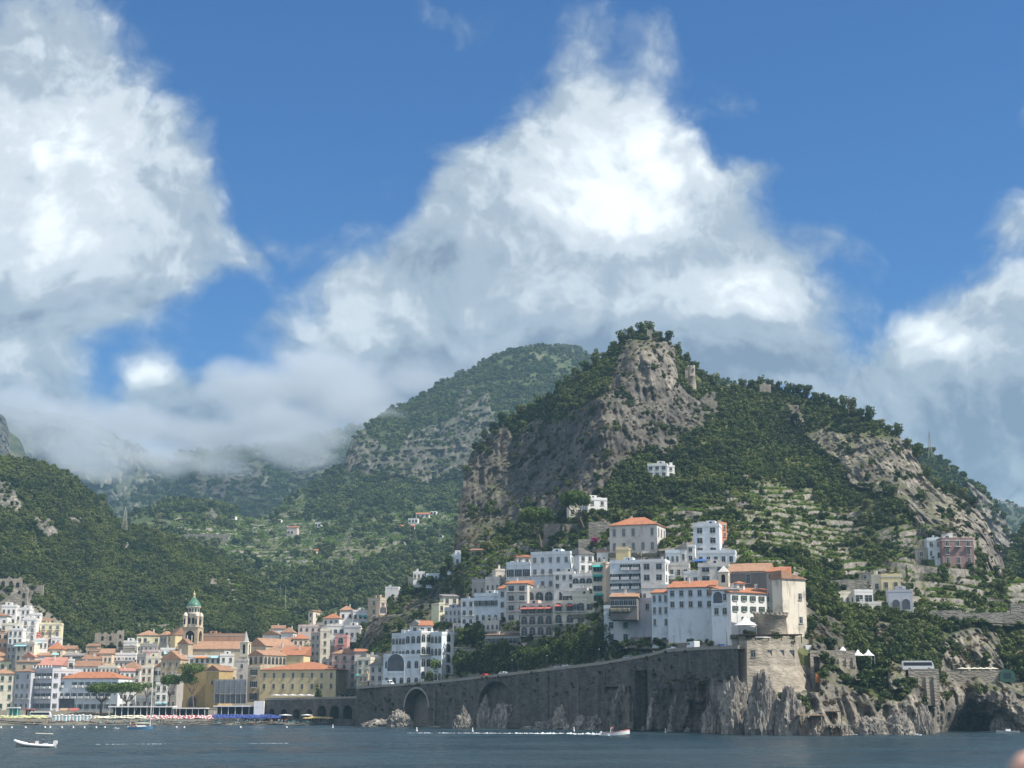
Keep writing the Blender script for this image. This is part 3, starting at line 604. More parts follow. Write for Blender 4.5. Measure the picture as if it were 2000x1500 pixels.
def roof_mesh(kind, W, D, H, rh, ov=.45):
    b = MB(); x0, x1, y0, y1 = -W / 2 - ov, W / 2 + ov, -ov, D + ov; e = .22
    b.box(x0, x1, y0, y1, H, H + e, 0); z = H + e + .003
    if kind == 'hip':
        i = min(W, D) / 2 + ov
        if W >= D: rg = [(x0 + i, (y0 + y1) / 2), (x1 - i, (y0 + y1) / 2)]
        else: rg = [((x0 + x1) / 2, y0 + i), ((x0 + x1) / 2, y1 - i)]
        if abs(W - D) < .1: rg[1] = (rg[1][0] + .05, rg[1][1] + .05)
        vs = [(x0, y0, z), (x1, y0, z), (x1, y1, z), (x0, y1, z), (*rg[0], z + rh), (*rg[1], z + rh)]
        b.add(vs, [(0,1,5,4),(1,2,5),(2,3,4,5),(3,0,4)] if W >= D else [(0,1,4),(1,2,5,4),(2,3,5),(3,0,4,5)])
    elif kind == 'gable': b.prism([(y0, z), (y1, z), ((y0 + y1) / 2, z + rh)], x0, x1, 0, 'x')
    elif kind == 'gabley': b.prism([(x0, z), (x1, z), ((x0 + x1) / 2, z + rh)], y0, y1, 0)
    elif kind == 'mono': b.prism([(y0, z), (y1, z), (y1, z + rh)], x0, x1, 0, 'x')
    elif kind == 'monox': b.prism([(x0, z), (x1, z), (x0, z + rh)], y0, y1, 0)
    elif kind == 'monor': b.prism([(x0, z), (x1, z), (x1, z + rh)], y0, y1, 0)
    return b
rh_ = random.Random(3)
HOUSES = []; RECTS = {}
def house(lab, x0, x1, yt, yb, a=25, D=11, c='white', roof='flat', fl=3, nc=4, ns=2, win='rect', sh='slate', rel=None, Y=None, name='house', cat='house', balc=(), bsolid=False,
          awn=None, arches=(), rc='orange', rh=None, group=None, ww=None, wh=None, deep=4, skip=(), cornice=True, clutter=True, wallmat=None, top0=0., dz=0, side=None, pedim=False, lowarch=0):
    rel = rel or (relT if x1 < 700 else relA)
    ar = R(a)
    if rc == 'orange' and rel is relT and name == 'house' and rh_.random() < .55: rc = 'faded'
    if Y is None: Y = on_land(rel, (x0 + x1) / 2, yb).y + .3
    if a >= 0:
        p = P(x1, yb, Y); u, cc, s_ = ray(x0, yb); k = u / cc
        Wd = (p.x - k * p.y) / (math.cos(ar) + k * math.sin(ar)); o = Vector((p.x - Wd / 2 * math.cos(ar), p.y + Wd / 2 * math.sin(ar), p.z)); H = P(x1, yt, Y).z - p.z
    else:
        p = P(x0, yb, Y); u, cc, s_ = ray(x1, yb); k = u / cc
        Wd = (k * p.y - p.x) / (math.cos(ar) + k * math.sin(ar)); o = Vector((p.x + Wd / 2 * math.cos(ar), p.y - Wd / 2 * math.sin(ar), p.z)); H = P(x0, yt, Y).z - p.z
    assert Wd > .5 and H > .5, (lab, Wd, H)
    o.z += dz
    RECTS.setdefault(id(rel), []).append((x0, x1, yt, yb) + ((Y + Wd * math.sin(ar), Y) if a >= 0 else (Y, Y - Wd * math.sin(ar))))
    t = thing(name, lab, cat, o, -ar, group)
    b = MB(); W2 = Wd / 2
    wm = wallmat or MP[c]
    b.box(-W2, W2, 0, D, -deep, H, 0)
    if roof in ('flat', 'vault', 'terrace'):
        ph = .9 if Wd > 5 else .5
        for q in ((-W2 - .06, W2 + .06, -.06, .20), (-W2 - .06, W2 + .06, D - .2, D + .06)): b.box(*q, H + .002, H + ph, 0)
        for q in ((-W2 - .06, -W2 + .2, .203, D - .203), (W2 - .2, W2 + .06, .203, D - .203)): b.box(*q, H + .002, H + ph, 0)
    if cornice and H > 5: b.box(-W2 - .14, W2 + .14, -.14, D + .14, H - .38, H - .12, 1)
    if pedim: b.prism([(-W2, H + .26), (W2, H + .26), (0, H + .25 + (rh or 2.5) * .92)], -.02, .3, 0)
    b.build('wall', [wm, G_trim if c in ('white', 'blue', 'cream', 'pale') else MP['pale']], t)
    if roof == 'flat' or roof == 'terrace':
        r = MB(); r.box(-W2 + .22, W2 - .22, .22, D - .22, H, H + .12, 0); ro = r.build('roof', [G_deck], t)
        if clutter and Wd > 4:
            for q in range(rh_.choice((1, 1, 2, 3))):
                cb = MB(); x = rh_.uniform(-W2 + 1.2, W2 - 1.2); y = rh_.uniform(1.2, max(1.6, D - 1.5)); hh = rh_.uniform(1.1, 2.2); s = rh_.uniform(.3, .6)
                cb.box(x - s, x + s, y - s, y + s, H + .12, H + .12 + hh, 0); cb.box(x - s - .12, x + s + .12, y - s - .12, y + s + .12, H + .123 + hh, H + .28 + hh, 0)
                cb.build('chimney', [wm], ro)
            if Wd > 7 and rh_.random() < .5:
                cb = MB(); x = rh_.uniform(-W2 + 2.5, W2 - 2.5); cb.box(x - 1.8, x + 1.8, D * .45, D * .9, H + .125, H + 2.5, 0); cb.box(x - .45, x + .45, D * .45 - .06, D * .45 - .003, H + .2, H + 2.1, 1)
                cb.build('roof_hut', [wm, G_glass], ro)
    elif roof == 'vault':
        r = MB(); n = max(2, int(Wd / 5)); w = Wd / n
        for i in range(n):
            xc = -W2 + w * (i + .5); r.prism([(xc + w * .46 * math.cos(math.pi * j / 8), H + w * .30 * math.sin(math.pi * j / 8)) for j in range(9)], .25, D - .25, 0)
        r.build('roof', [wm], t)
    elif roof != 'none':
        if rh is None: rh = .22 * min(Wd, D)
        ro = roof_mesh(roof, Wd, D, H, rh).build('roof', [MR[rc]], t)
        if clutter and Wd > 7:
            cb = MB(); x = rh_.uniform(-W2 * .5, W2 * .5); cb.box(x - .4, x + .4, D * .62, D * .62 + .8, H + .3, H + rh + 1.0, 0); cb.box(x - .5, x + .5, D * .62 - .1, D * .62 + .9, H + rh + 1.003, H + rh + 1.15, 0); cb.build('chimney', [MP['pale']], ro)
    fh = (H - top0) / fl
    h = wh or min(2.1, fh * .52); w = ww or min(1.25, Wd / max(nc, 1) * .42)
    def row(face, n, length):
        for f in range(fl):
            for i in range(n):
                if (f, i) in skip and face == 0: continue
                if rh_.random() < .05 and n > 2 and win != 'strict': continue
                xx = (i + .5) / n; z = f * fh + fh * .26
                kd = win if win != 'strict' else 'rect'
                if kd == 'mix': kd = rh_.choice(('rect', 'shut', 'closed'))
                if f < lowarch: kd = 'arch'
                me = win_mesh(kd, w, h, sh)
                if face == 0: link('window', me, t, (-W2 + Wd * xx, 0, z), 0)
                elif face == 1: link('window', me, t, (W2, length * xx, z), R(90))
                else: link('window', me, t, (-W2, length * xx, z), R(-90))
                if face == 0 and f in balc and (f, i) not in skip: link('balcony', balc_mesh(w + 1.3, bsolid), t, (-W2 + Wd * xx, -.003, z - .22), 0)
    row(0, nc, Wd)
    if ns: row(1 if (a >= 0 if side is None else side > 0) else 2, ns, D)
    for (fx, fz, aw, col) in (awn or ()): link('awning', awn_mesh(aw, 1.6, col), t, (-W2 + Wd * fx, -.15, H * fz), 0)
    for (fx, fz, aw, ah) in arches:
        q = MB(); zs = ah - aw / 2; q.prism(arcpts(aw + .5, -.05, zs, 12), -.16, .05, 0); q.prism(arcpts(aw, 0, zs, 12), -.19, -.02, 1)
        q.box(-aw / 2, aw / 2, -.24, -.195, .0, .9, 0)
        q.build('arch', [wm, G_recess_shade], t, (-W2 + Wd * fx, 0, H * fz))
    t['_w'] = 0; del t['_w']
    HOUSES.append((t, Wd, H, D)); return t, Wd, H
H_ = house
# ================================================================== the left town, front row
tH = {}
H_('white-cream three-storey house at the left edge of the promenade with an orange roof', -22,24,1316,1388, a=-12,D=12,c='cream',roof='hip',fl=4,nc=3,ns=0,win='closed',sh='green')
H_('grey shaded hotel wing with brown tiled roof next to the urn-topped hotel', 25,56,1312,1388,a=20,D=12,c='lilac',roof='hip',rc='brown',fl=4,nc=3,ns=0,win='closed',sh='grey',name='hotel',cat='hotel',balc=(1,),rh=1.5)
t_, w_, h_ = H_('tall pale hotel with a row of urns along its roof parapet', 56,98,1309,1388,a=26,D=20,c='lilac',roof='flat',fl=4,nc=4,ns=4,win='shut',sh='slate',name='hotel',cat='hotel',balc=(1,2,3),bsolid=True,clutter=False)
for i in range(7):
    q = MB(); q.lathe([(.02, 0), (.22, .02), (.12, .3), (.34, .7), (.30, 1.0), (.10, 1.25), (.16, 1.45), (.02, 1.6)], 8); q.build('urn', [G_trim], t_, (-w_ / 2 + w_ * (i + .5) / 7, .1, h_ + .9))
H_('long white seafront hotel with orange roof and balconies behind the umbrella pines', 110,228,1325,1390,a=12,D=16,c='blue',roof='hip',fl=3,nc=9,ns=2,win='shut',sh='grey',name='hotel',cat='hotel',balc=(1,2),bsolid=True,rh=3.2,arches=((.07,.04,6,6.5),(.21,.04,5.5,6.5)),skip=((0,0),(0,1)))
H_('small white annexe with two tall dark windows and rosy roof behind the pines', 233,262,1311,1345,a=-15,D=9,c='white',roof='mono',rc='rosy',fl=2,nc=3,ns=0,win='strict')
H_('white low terrace house under the pines beside the long seafront hotel', 224,262,1336,1388,a=-10,D=10,c='white',fl=3,nc=3,ns=0)
H_('grey-fronted low block with dark doors behind the beach pavilion', 264,300,1362,1388,a=15,D=8,c='pale',fl=1,nc=3,ns=1,wh=2.6)
H_('pale blue corner house with a bright orange hip roof and balcony', 297,319,1303,1345,a=28,D=9,c='blue',roof='hip',fl=2,nc=2,ns=2,win='shut',sh='slate',rh=3.4,balc=(1,))
H_('cream annexe with two narrow windows left of the pale blue corner house', 274,296,1303,1350,a=-8,D=9,c='cream',fl=3,nc=2,ns=0,win='closed',sh='brown')
H_('white house with steps and blue awning below the pale blue corner house', 302,325,1336,1388,a=-10,D=9,c='white',fl=3,nc=2,ns=0,awn=((.6,.3,5,'sky'),))
H_('tall cream arcaded house above the pale blue corner house', 284,311,1285,1330,a=-5,D=9,c='cream',fl=3,nc=2,ns=1,lowarch=3)
H_('tan gable house with dark windows left of the ochre church', 312,350,1288,1345,a=8,D=12,c='tan',roof='gabley',rc='faded',fl=3,nc=3,ns=0,rh=4.5,pedim=True)
H_('grey-walled house between the tan gable house and the pines', 322,343,1320,1385,a=12,D=8,c='grey',fl=3,nc=2,ns=0)
H_('low cream house with orange roof at the left edge above the promenade', -20,26,1291,1330,a=-10,D=10,c='paleyellow',roof='hip',fl=2,nc=3,ns=0,rh=2.6)
H_('tan flat-roofed house with four dark windows behind the urn-topped hotel', 30,72,1293,1330,a=-5,D=10,c='tan',roof='mono',rc='brown',fl=2,nc=4,ns=0,rh=1.2)
H_('long white house with a rosy tiled roof behind the urn-topped hotel', 74,118,1300,1340,a=-4,D=13,c='white',roof='mono',rc='rosy',fl=2,nc=5,ns=0,rh=4.5)
H_('small white house with orange-edged roof and two dark loggias behind the long hotel', 122,142,1290,1325,a=-12,D=9,c='white',roof='flat',fl=2,nc=2,ns=0,ww=1.8)
H_('white house with brown double roof behind the long seafront hotel', 144,192,1302,1335,a=-5,D=11,c='white',roof='gable',rc='brown',fl=2,nc=6,ns=0,rh=3)
H_('pale house with wide brown hip roof right of the long seafront hotel', 228,272,1308,1338,a=6,D=14,c='pale',roof='hip',rc='brown',fl=2,nc=4,ns=0,rh=4.2)
H_('long low cream house with white terrace above the seafront hotel roof', 190,228,1303,1335,a=-4,D=9,c='cream',fl=2,nc=5,ns=0)
H_('peach house with an orange roof and coral door amid the rooftops', 192,217,1277,1318,a=-6,D=9,c='peach',roof='mono',rc='faded',fl=2,nc=3,ns=0,rh=3)
H_('white modern row house with a line of small dark windows under the ruined wall', 220,264,1278,1310,a=-8,D=9,c='white',fl=2,nc=6,ns=0,ww=1.0,wh=1.5)
H_('green-grey low house in front of the white modern row house', 222,258,1292,1322,a=-4,D=8,c='cream',fl=2,nc=4,ns=0,roof='mono',rc='grey',rh=1)
H_('narrow grey house right of the white modern row house', 266,283,1281,1320,a=10,D=9,c='grey',fl=2,nc=2,ns=0)
H_('white cube house with a teal roof tent below the cathedral', 312,340,1268,1300,a=-10,D=9,c='white',fl=2,nc=3,ns=0,awn=((.5,.8,4,'sky'),))
H_('pink-shuttered house with rooftop wash terrace left of the cathedral', 276,308,1272,1305,a=-6,D=9,c='rose',fl=2,nc=3,ns=0,awn=((.4,.9,4,'rose'),))
# left hillside cluster
H_('cream building with teal awning and red roof terrace on the left hillside', 28,64,1257,1312,a=14,D=10,c='cream',fl=3,nc=3,ns=0,awn=((.28,.96,7.5,'sky'),),arches=((.62,.25,4.5,5),),skip=((1,1),(1,2)))
H_('lit white wing with round awnings beside the teal-awning building', 65,90,1250,1308,a=-16,D=9,c='white',fl=3,nc=3,ns=0,awn=((.25,.95,3,'sky'),(.6,.45,3,'sky')))
H_('terracotta-red rooftop storey with arches above the teal-awning building', 30,72,1238,1262,a=-4,D=7,c='red',fl=1,nc=4,ns=0,win='arch',Y=None)
H_('pink-walled house with orange hip roof and pale blue awning on the left hillside', 91,121,1268,1300,a=-6,D=10,c='peach',roof='hip',fl=2,nc=2,ns=0,rh=4,awn=((.35,.75,7,'sky'),))
H_('salmon house with square dark windows at the left edge', -20,25,1235,1285,a=-8,D=12,c='salmon',roof='flat',fl=3,nc=4,ns=0,ww=1.6)
H_('shaded stone house between the salmon house and teal awning', 12,29,1262,1290,a=25,D=9,c='grey',fl=2,nc=2,ns=0)
H_('two-tone lemon and white house at the right end of the hillside cluster', 75,117,1219,1272,a=-10,D=11,c='paleyellow',fl=4,nc=3,ns=0,balc=(3,),win='closed',sh='grey')
H_('small white house with blue awning below the lemon and white house', 98,118,1246,1280,a=-12,D=8,c='white',fl=2,nc=2,ns=0,awn=((.5,.7,5,'blue'),))
H_('white block with four balcony doors left of the lemon house', 40,68,1210,1268,a=-8,D=11,c='white',fl=4,nc=2,ns=0,balc=(2,3),win='closed',sh='grey')
H_('bright white block at the top of the hillside cluster with three small windows', 1,30,1184,1222,a=-8,D=10,c='white',fl=2,nc=3,ns=0)
H_('white house with cream terrace right of the topmost block', 30,57,1190,1225,a=-6,D=10,c='white',fl=3,nc=3,ns=0)
H_('small white house with three narrow doors on the upper cluster', 57,76,1200,1240,a=-8,D=8,c='white',fl=3,nc=3,ns=0,ww=.8)
H_('white house with brown roof corner at the left edge of the upper cluster', -22,12,1203,1245,a=-6,D=10,c='white',roof='hip',rc='brown',fl=2,nc=3,ns=0)
H_('white terraced house with long parapet below the upper cluster', 0,40,1220,1262,a=-6,D=9,c='cream',fl=3,nc=4,ns=0,balc=(2,))
H_('white house with covered roof terrace between salmon house and balcony block', 14,42,1230,1275,a=-5,D=9,c='white',fl=3,nc=3,ns=0)
H_('brown-roofed hut above the lemon and white house', 76,98,1213,1240,a=-6,D=7,c='tan',roof='gable',rc='brown',fl=1,nc=2,ns=0,rh=1.5)
H_('low house with orange roofs at the left edge below the salmon house', -20,30,1282,1318,a=-6,D=10,c='cream',roof='gable',fl=2,nc=5,ns=0,rh=4)
H_('pale low house with reddish roof right of the orange-roofed left edge houses', 42,66,1284,1315,a=10,D=9,c='rose',roof='gabley',rc='rosy',fl=1,nc=2,ns=0,rh=2.6,pedim=True)
H_('low white house with orange roof below the pink-walled hillside house', 64,92,1281,1312,a=-5,D=9,c='white',roof='gable',rc='faded',fl=1,nc=4,ns=0,rh=1.8)
H_('dark-roofed low house right of the rosy-roofed long house', 122,158,1281,1316,a=-4,D=10,c='dark',roof='mono',rc='grey',fl=1,nc=2,ns=0,rh=1.6)
H_('white-edged house with brown roof left of the peach house', 158,190,1288,1325,a=-4,D=10,c='white',roof='mono',rc='brown',fl=1,nc=4,ns=0,rh=2.6)
H_('rusty red terrace house behind the peach house', 172,196,1270,1300,a=-4,D=8,c='brick',fl=1,nc=3,ns=0)
# under the wooded hill
H_('long pale yellow house with dark windows and brown roof under the green terraces', 266,310,1241,1275,a=-12,D=12,c='paleyellow',roof='hip',rc='faded',fl=2,nc=4,ns=0,rh=3,ww=1.6)
H_('small lean-to house with an orange roof left of the long pale yellow house', 250,268,1255,1275,a=-8,D=8,c='grey',roof='mono',fl=1,nc=2,ns=0,rh=1.5)
H_('grey shaded link house between the two pale yellow houses', 311,325,1241,1275,a=14,D=9,c='grey',roof='hip',fl=2,nc=2,ns=0,rh=2.4)
H_('narrow pale yellow house with orange roof left of the cathedral front', 326,343,1242,1285,a=-10,D=9,c='paleyellow',roof='mono',fl=3,nc=2,ns=0,rh=2)
H_('squat stone house below the long pale yellow house', 240,262,1264,1290,a=-5,D=9,c='stone',fl=1,nc=1,ns=0)
H_('dark terrace house with vines below the long pale yellow house', 272,306,1260,1290,a=-4,D=7,c='grey',fl=2,nc=4,ns=0)
# around and right of the cathedral
H_('long brick-orange building with grey flat top behind the cathedral nave', 388,476,1240,1275,a=-2,D=10,c='brick',fl=1,nc=9,ns=0,Y=905)
H_('white row of flats with arched windows below the nave', 357,440,1283,1330,a=-4,D=10,c='white',fl=3,nc=8,ns=0,lowarch=0,awn=((.45,1.02,9,'orange'),(.72,1.02,8,'sky')),Y=868)
H_('white stepped house with roof terrace right of the row of flats', 428,456,1280,1330,a=-10,D=9,c='white',fl=3,nc=2,ns=0,Y=862)
H_('peach lit block right of the ochre church', 438,460,1306,1372,a=-14,D=8,c='peach',fl=2,nc=2,ns=0,Y=812)
H_('narrow cream wall house with a brown door strip beside the ochre church', 424,438,1303,1372,a=-8,D=8,c='yellow',fl=2,nc=1,ns=0,Y=815)
H_('pale rendered tower house with green netting left of the tan tall house', 458,482,1290,1372,a=6,D=9,c='weathered',fl=4,nc=1,ns=0,Y=830,clutter=False)
H_('tall tan house with blue-grey bay windows left of the long yellow convent', 482,506,1302,1372,a=8,D=12,c='tan',fl=3,nc=1,ns=0,win='shut',sh='slate',Y=800,ww=1.8,wh=3,balc=(1,2))
# right of town, up to the crag
H_('white gabled house with a wide grey roof behind the parish church roof', 512,545,1240,1262,a=8,D=9,c='white',roof='gabley',rc='brown',fl=1,nc=2,ns=0,rh=2.6,pedim=True)
H_('house with brown hip roof above the cream terrace', 548,572,1236,1262,a=6,D=10,c='white',roof='hip',rc='brown',fl=1,nc=2,ns=0,rh=3.4)
H_('cream house with dark brown roof and pale blue panels below the brown hip roof', 553,580,1252,1282,a=4,D=9,c='cream',roof='mono',rc='brown',fl=2,nc=2,ns=0,rh=2.4)
H_('peach house with bright orange roof in the valley mouth', 572,602,1248,1278,a=-12,D=10,c='peach',roof='hip',fl=2,nc=3,ns=0,rh=3.4)
H_('long pink and white house with three loggias under the woods', 582,628,1223,1250,a=-4,D=8,c='rose',fl=2,nc=4,ns=0,lowarch=2)
H_('small pale ruin-like house with an orange roof standing alone at the foot of the woods', 602,611,1194,1222,a=20,D=9,c='aged',roof='mono',fl=2,nc=1,ns=1,rh=1)
H_('white stepped house on the valley side with orange hip roof', 630,662,1208,1238,a=12,D=9,c='white',roof='hip',fl=2,nc=3,ns=0,rh=3)
H_('tall white house with green shutters and small roof turret near the rocky crag', 663,690,1192,1232,a=-6,D=11,c='white',roof='hip',fl=2,nc=2,ns=0,win='closed',sh='slate',rh=3)
H_('white terraced house with slanted green awning against the rocky crag', 689,717,1194,1232,a=-10,D=10,c='white',fl=2,nc=3,ns=0,rel=relT,awn=((.8,.8,5,'teal'),))
H_('white veranda house with purple-edged roof below the tall white house', 638,672,1222,1262,a=-6,D=9,c='white',fl=2,nc=3,ns=0,ww=1.8)
H_('windowed white block on stilts jutting out beside the crag', 672,704,1224,1250,a=8,D=8,c='white',fl=1,nc=3,ns=0,rel=relT,deep=1,ww=1.2,Y=840)
H_('narrow grey house in shade left of the white tower house', 606,624,1238,1300,a=20,D=9,c='grey',fl=4,nc=2,ns=0)
H_('tall white tower house with a stepped top in the middle of the valley mouth', 624,644,1232,1295,a=-8,D=9,c='cream',fl=4,nc=1,ns=0)
H_('bright pink house with arched doorway below the stilted block', 653,677,1243,1282,a=4,D=9,c='pink',fl=2,nc=1,ns=0,win='arch',ww=2.6,wh=3.2,balc=(1,),Y=825)
H_('pink corner house with an orange roof and dark balconies behind the yellow convent', 647,696,1277,1345,a=6,D=11,c='rose',roof='hip',fl=4,nc=3,ns=0,win='strict',balc=(2,3),rh=2.8,Y=790)
H_('low orange roofed terrace house right of the pink corner house', 692,716,1273,1310,a=-4,D=8,c='rose',roof='mono',fl=1,nc=3,ns=0,rh=1.5,Y=720,rel=relA)
H_('cream house with two teal awnings right of the pink corner house', 696,722,1287,1352,a=10,D=8,c='cream',fl=4,nc=2,ns=0,awn=((.5,.55,6,'teal'),(.5,.2,5,'teal')),Y=694,rel=relA)
H_('tan narrow house with steep steps beside the blue-shaded arcade block', 721,748,1300,1350,a=16,D=8,c='weathered',fl=3,nc=2,ns=0,Y=668,rel=relA,roof='monor',rc='grey',rh=4)
H_('pale house with roof garden above the cream teal-awning house', 716,745,1283,1325,a=8,D=8,c='pale',fl=2,nc=2,ns=0,Y=703,rel=relA)
# crag houses
H_('tan stone house with a big arch on top of the rocky crag', 718,742,1170,1202,a=28,D=8,c='tan',fl=2,nc=1,ns=1,arches=(),Y=None)
H_('lit ochre annexe with arch on the crag edge', 742,754,1175,1203,a=-20,D=7,c='peach',fl=2,nc=1,ns=0,arches=((.5,.05,3.2,4.5),),skip=((0,0),))
H_('white box house above the crag on a stone arch', 752,778,1149,1166,a=6,D=8,c='white',fl=1,nc=0,ns=0)
H_('small tan house with arched doorways above the dark rock', 797,818,1130,1150,a=12,D=6,c='tan',fl=1,nc=3,ns=0,win='arch')
H_('white cube house with pink trim above the dark rock', 807,830,1119,1132,a=-4,D=7,c='white',fl=1,nc=3,ns=0)
H_('long low white wall-like house right of the pink-trimmed cube', 832,872,1123,1133,a=4,D=5,c='blue',fl=1,nc=5,ns=0,clutter=False)
H_('pale blue-white house at the foot of the great cliff', 874,900,1086,1106,a=16,D=8,c='blue',fl=1,nc=2,ns=1)
H_('small white tower room on top of the pale blue-white cliff house', 889,903,1077,1090,a=-4,D=6,c='white',fl=1,nc=1,ns=0)
H_('low stone house right of the cliff-foot houses', 918,942,1075,1088,a=10,D=6,c='stone',roof='mono',rc='brown',fl=1,nc=2,ns=0,rh=1.4)

# smaller infill
H_('low tan house in the gap right of the pink corner house', 700,718,1318,1352,a=12,D=8,c='tan',fl=2,nc=2,ns=0,Y=681,rel=relA)
H_('grey house with flat top between the yellow convent and the crag', 628,650,1290,1330,a=14,D=8,c='grey',fl=3,nc=2,ns=0,Y=830)
H_('small peach house below the pink and white loggia house', 596,612,1256,1285,a=-8,D=8,c='peach',fl=2,nc=2,ns=0)
H_('white roof terrace house left of the yellow house with grey link', 240,266,1254,1280,a=-6,D=8,c='white',fl=1,nc=3,ns=0)
H_('small ochre house at the foot of the ruined mansion', 168,190,1262,1284,a=-6,D=8,c='tan',roof='mono',rc='brown',fl=1,nc=2,ns=0,rh=1.5)
H_('small cream house with a brown roof beneath the lemon house', 120,146,1268,1296,a=-6,D=8,c='cream',roof='gable',rc='brown',fl=1,nc=3,ns=0,rh=2)
H_('tan cube house stepped below the cathedral porch', 340,358,1290,1325,a=-6,D=8,c='yellow',fl=2,nc=2,ns=0,Y=850)
H_('white house with two storeys behind the tan tall house', 500,522,1262,1296,a=-4,D=8,c='white',fl=2,nc=2,ns=0,Y=905)
H_('brown-roofed white house at the edge of the woods above the parish church', 530,556,1228,1248,a=-6,D=8,c='white',roof='gable',rc='brown',fl=1,nc=3,ns=0,rh=2.2)
# ================================================================== promontory houses
# the arcaded white hotel
SAR = 'big white hotel of arched windows and stepped bays above the sea wall'
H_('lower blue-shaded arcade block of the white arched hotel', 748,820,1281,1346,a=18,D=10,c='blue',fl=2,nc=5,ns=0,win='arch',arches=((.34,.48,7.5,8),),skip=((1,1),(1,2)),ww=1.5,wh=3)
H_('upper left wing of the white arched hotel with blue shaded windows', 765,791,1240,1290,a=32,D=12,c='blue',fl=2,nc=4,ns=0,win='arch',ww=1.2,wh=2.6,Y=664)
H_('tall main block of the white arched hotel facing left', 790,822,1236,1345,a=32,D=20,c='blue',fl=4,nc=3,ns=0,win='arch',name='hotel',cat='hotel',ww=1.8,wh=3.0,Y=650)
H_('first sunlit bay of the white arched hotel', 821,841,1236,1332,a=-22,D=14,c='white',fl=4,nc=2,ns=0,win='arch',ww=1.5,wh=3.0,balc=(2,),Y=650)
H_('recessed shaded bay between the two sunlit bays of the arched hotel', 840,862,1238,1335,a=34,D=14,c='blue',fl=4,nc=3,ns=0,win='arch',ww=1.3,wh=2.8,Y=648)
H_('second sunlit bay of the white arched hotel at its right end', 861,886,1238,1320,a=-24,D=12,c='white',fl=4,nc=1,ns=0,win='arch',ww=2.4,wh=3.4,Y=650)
H_('orange roofed penthouse with white gable on top of the arched hotel', 818,845,1222,1240,a=-6,D=10,c='white',roof='mono',fl=1,nc=2,ns=0,rh=2.5,Y=660)
H_('white open gable pavilion left of the hotel penthouse', 800,820,1222,1240,a=12,D=8,c='white',roof='gabley',rc='grey',fl=1,nc=1,ns=0,rh=2.4,pedim=True,Y=662)
# hillside village, left part
H_('curved cream house with a sunlit left end at the edge of the hillside village', 857,868,1179,1216,a=-25,D=9,c='paleyellow',fl=2,nc=1,ns=0)
H_('cream upper house with plain gable behind the curved cream house', 866,895,1165,1200,a=-12,D=10,c='cream',fl=2,nc=2,ns=0,roof='mono',rc='grey',rh=1.5)
H_('grey-blue terraced house with four doors right of the curved cream house', 868,900,1190,1218,a=26,D=8,c='lilac',fl=2,nc=4,ns=0)
H_('white house with veranda and arched window on the village edge', 900,926,1172,1222,a=20,D=9,c='blue',fl=3,nc=2,ns=0,lowarch=1,balc=(1,))
H_('long blue-shaded white house with arched lower windows and green shutters', 926,974,1162,1218,a=18,D=12,c='blue',fl=2,nc=4,ns=1,win='shut',sh='slate',lowarch=1)
H_('slim white tower house with little orange roof', 972,990,1150,1212,a=16,D=9,c='blue',roof='hip',fl=3,nc=1,ns=0,rh=1.6)
H_('grey weathered house with arched window at the top left of the village', 922,948,1135,1165,a=22,D=9,c='grey',fl=1,nc=2,ns=1,win='arch')
H_('grey weathered house with cream edge right of the arched grey house', 948,976,1130,1160,a=20,D=9,c='weathered',fl=1,nc=3,ns=1)
H_('cream block house above the grey weathered pair', 968,986,1113,1140,a=-12,D=8,c='aged',fl=1,nc=1,ns=0)
H_('white-blue house with three long windows left of the great white block', 989,1036,1101,1134,a=18,D=10,c='blue',fl=1,nc=3,ns=0,wh=3.0,ww=1.4,win='shut',sh='slate')
H_('small white penthouse with orange roof on the three-window house', 1010,1036,1088,1103,a=-8,D=8,c='cream',roof='mono',fl=1,nc=2,ns=0,rh=1.6)
H_('white terraced house with orange roof and teal curtain in the village middle', 988,1030,1140,1216,a=14,D=10,c='weathered',roof='mono',fl=4,nc=2,ns=1,rh=2.0,ww=2.2,balc=(1,2,3))
H_('great white block of flats with hooded balconies, widest of the village', 1037,1114,1080,1150,a=18,D=12,c='blue',fl=3,nc=5,ns=2,name='apartment_block',cat='building',win='closed',sh='grey',balc=(1,))
H_('sunlit white wing right of the great white block', 1132,1160,1082,1118,a=-14,D=9,c='white',roof='monox',rc='grey',fl=2,nc=2,ns=0,rh=2.5)
H_('white house with orange-edged terrace below the great white block', 1082,1122,1120,1152,a=14,D=8,c='white',fl=2,nc=3,ns=1)
H_('white house of big dark windows below the green parasol', 1118,1158,1124,1165,a=12,D=8,c='white',fl=2,nc=3,ns=0,ww=2.4,lowarch=2)
H_('arched loggia terrace with a white canopy above the rose hotel', 1026,1100,1152,1180,a=16,D=7,c='weathered',fl=1,nc=4,ns=0,win='arch',ww=3.2,wh=3.6)
H_('glazed pale house right of the loggia terrace', 1100,1146,1152,1188,a=14,D=7,c='pale',fl=1,nc=6,ns=0,wh=3,ww=2)
H_('rose-coloured hotel with red arched awnings over its balconies', 1016,1080,1182,1246,a=18,D=10,c='rose',fl=3,nc=4,ns=0,win='arch',ww=2.4,wh=3.2,balc=(0,1,2),name='hotel',cat='hotel',awn=((.14,.95,3,'rose'),(.38,.95,3,'rose'),(.63,.95,3,'rose'),(.88,.95,3,'rose')))
H_('cream right wing of the rose hotel with two red arched awnings', 1080,1146,1176,1222,a=14,D=9,c='cream',fl=2,nc=3,ns=1,win='arch',ww=2.4,wh=3.2,balc=(0,1),awn=((.18,.92,3,'rose'),(.5,.92,3,'rose')))
H_('cream house with dark shuttered windows above the rose hotel wing', 1118,1160,1164,1200,a=12,D=8,c='cream',fl=1,nc=4,ns=0,win='shut',sh='slate')
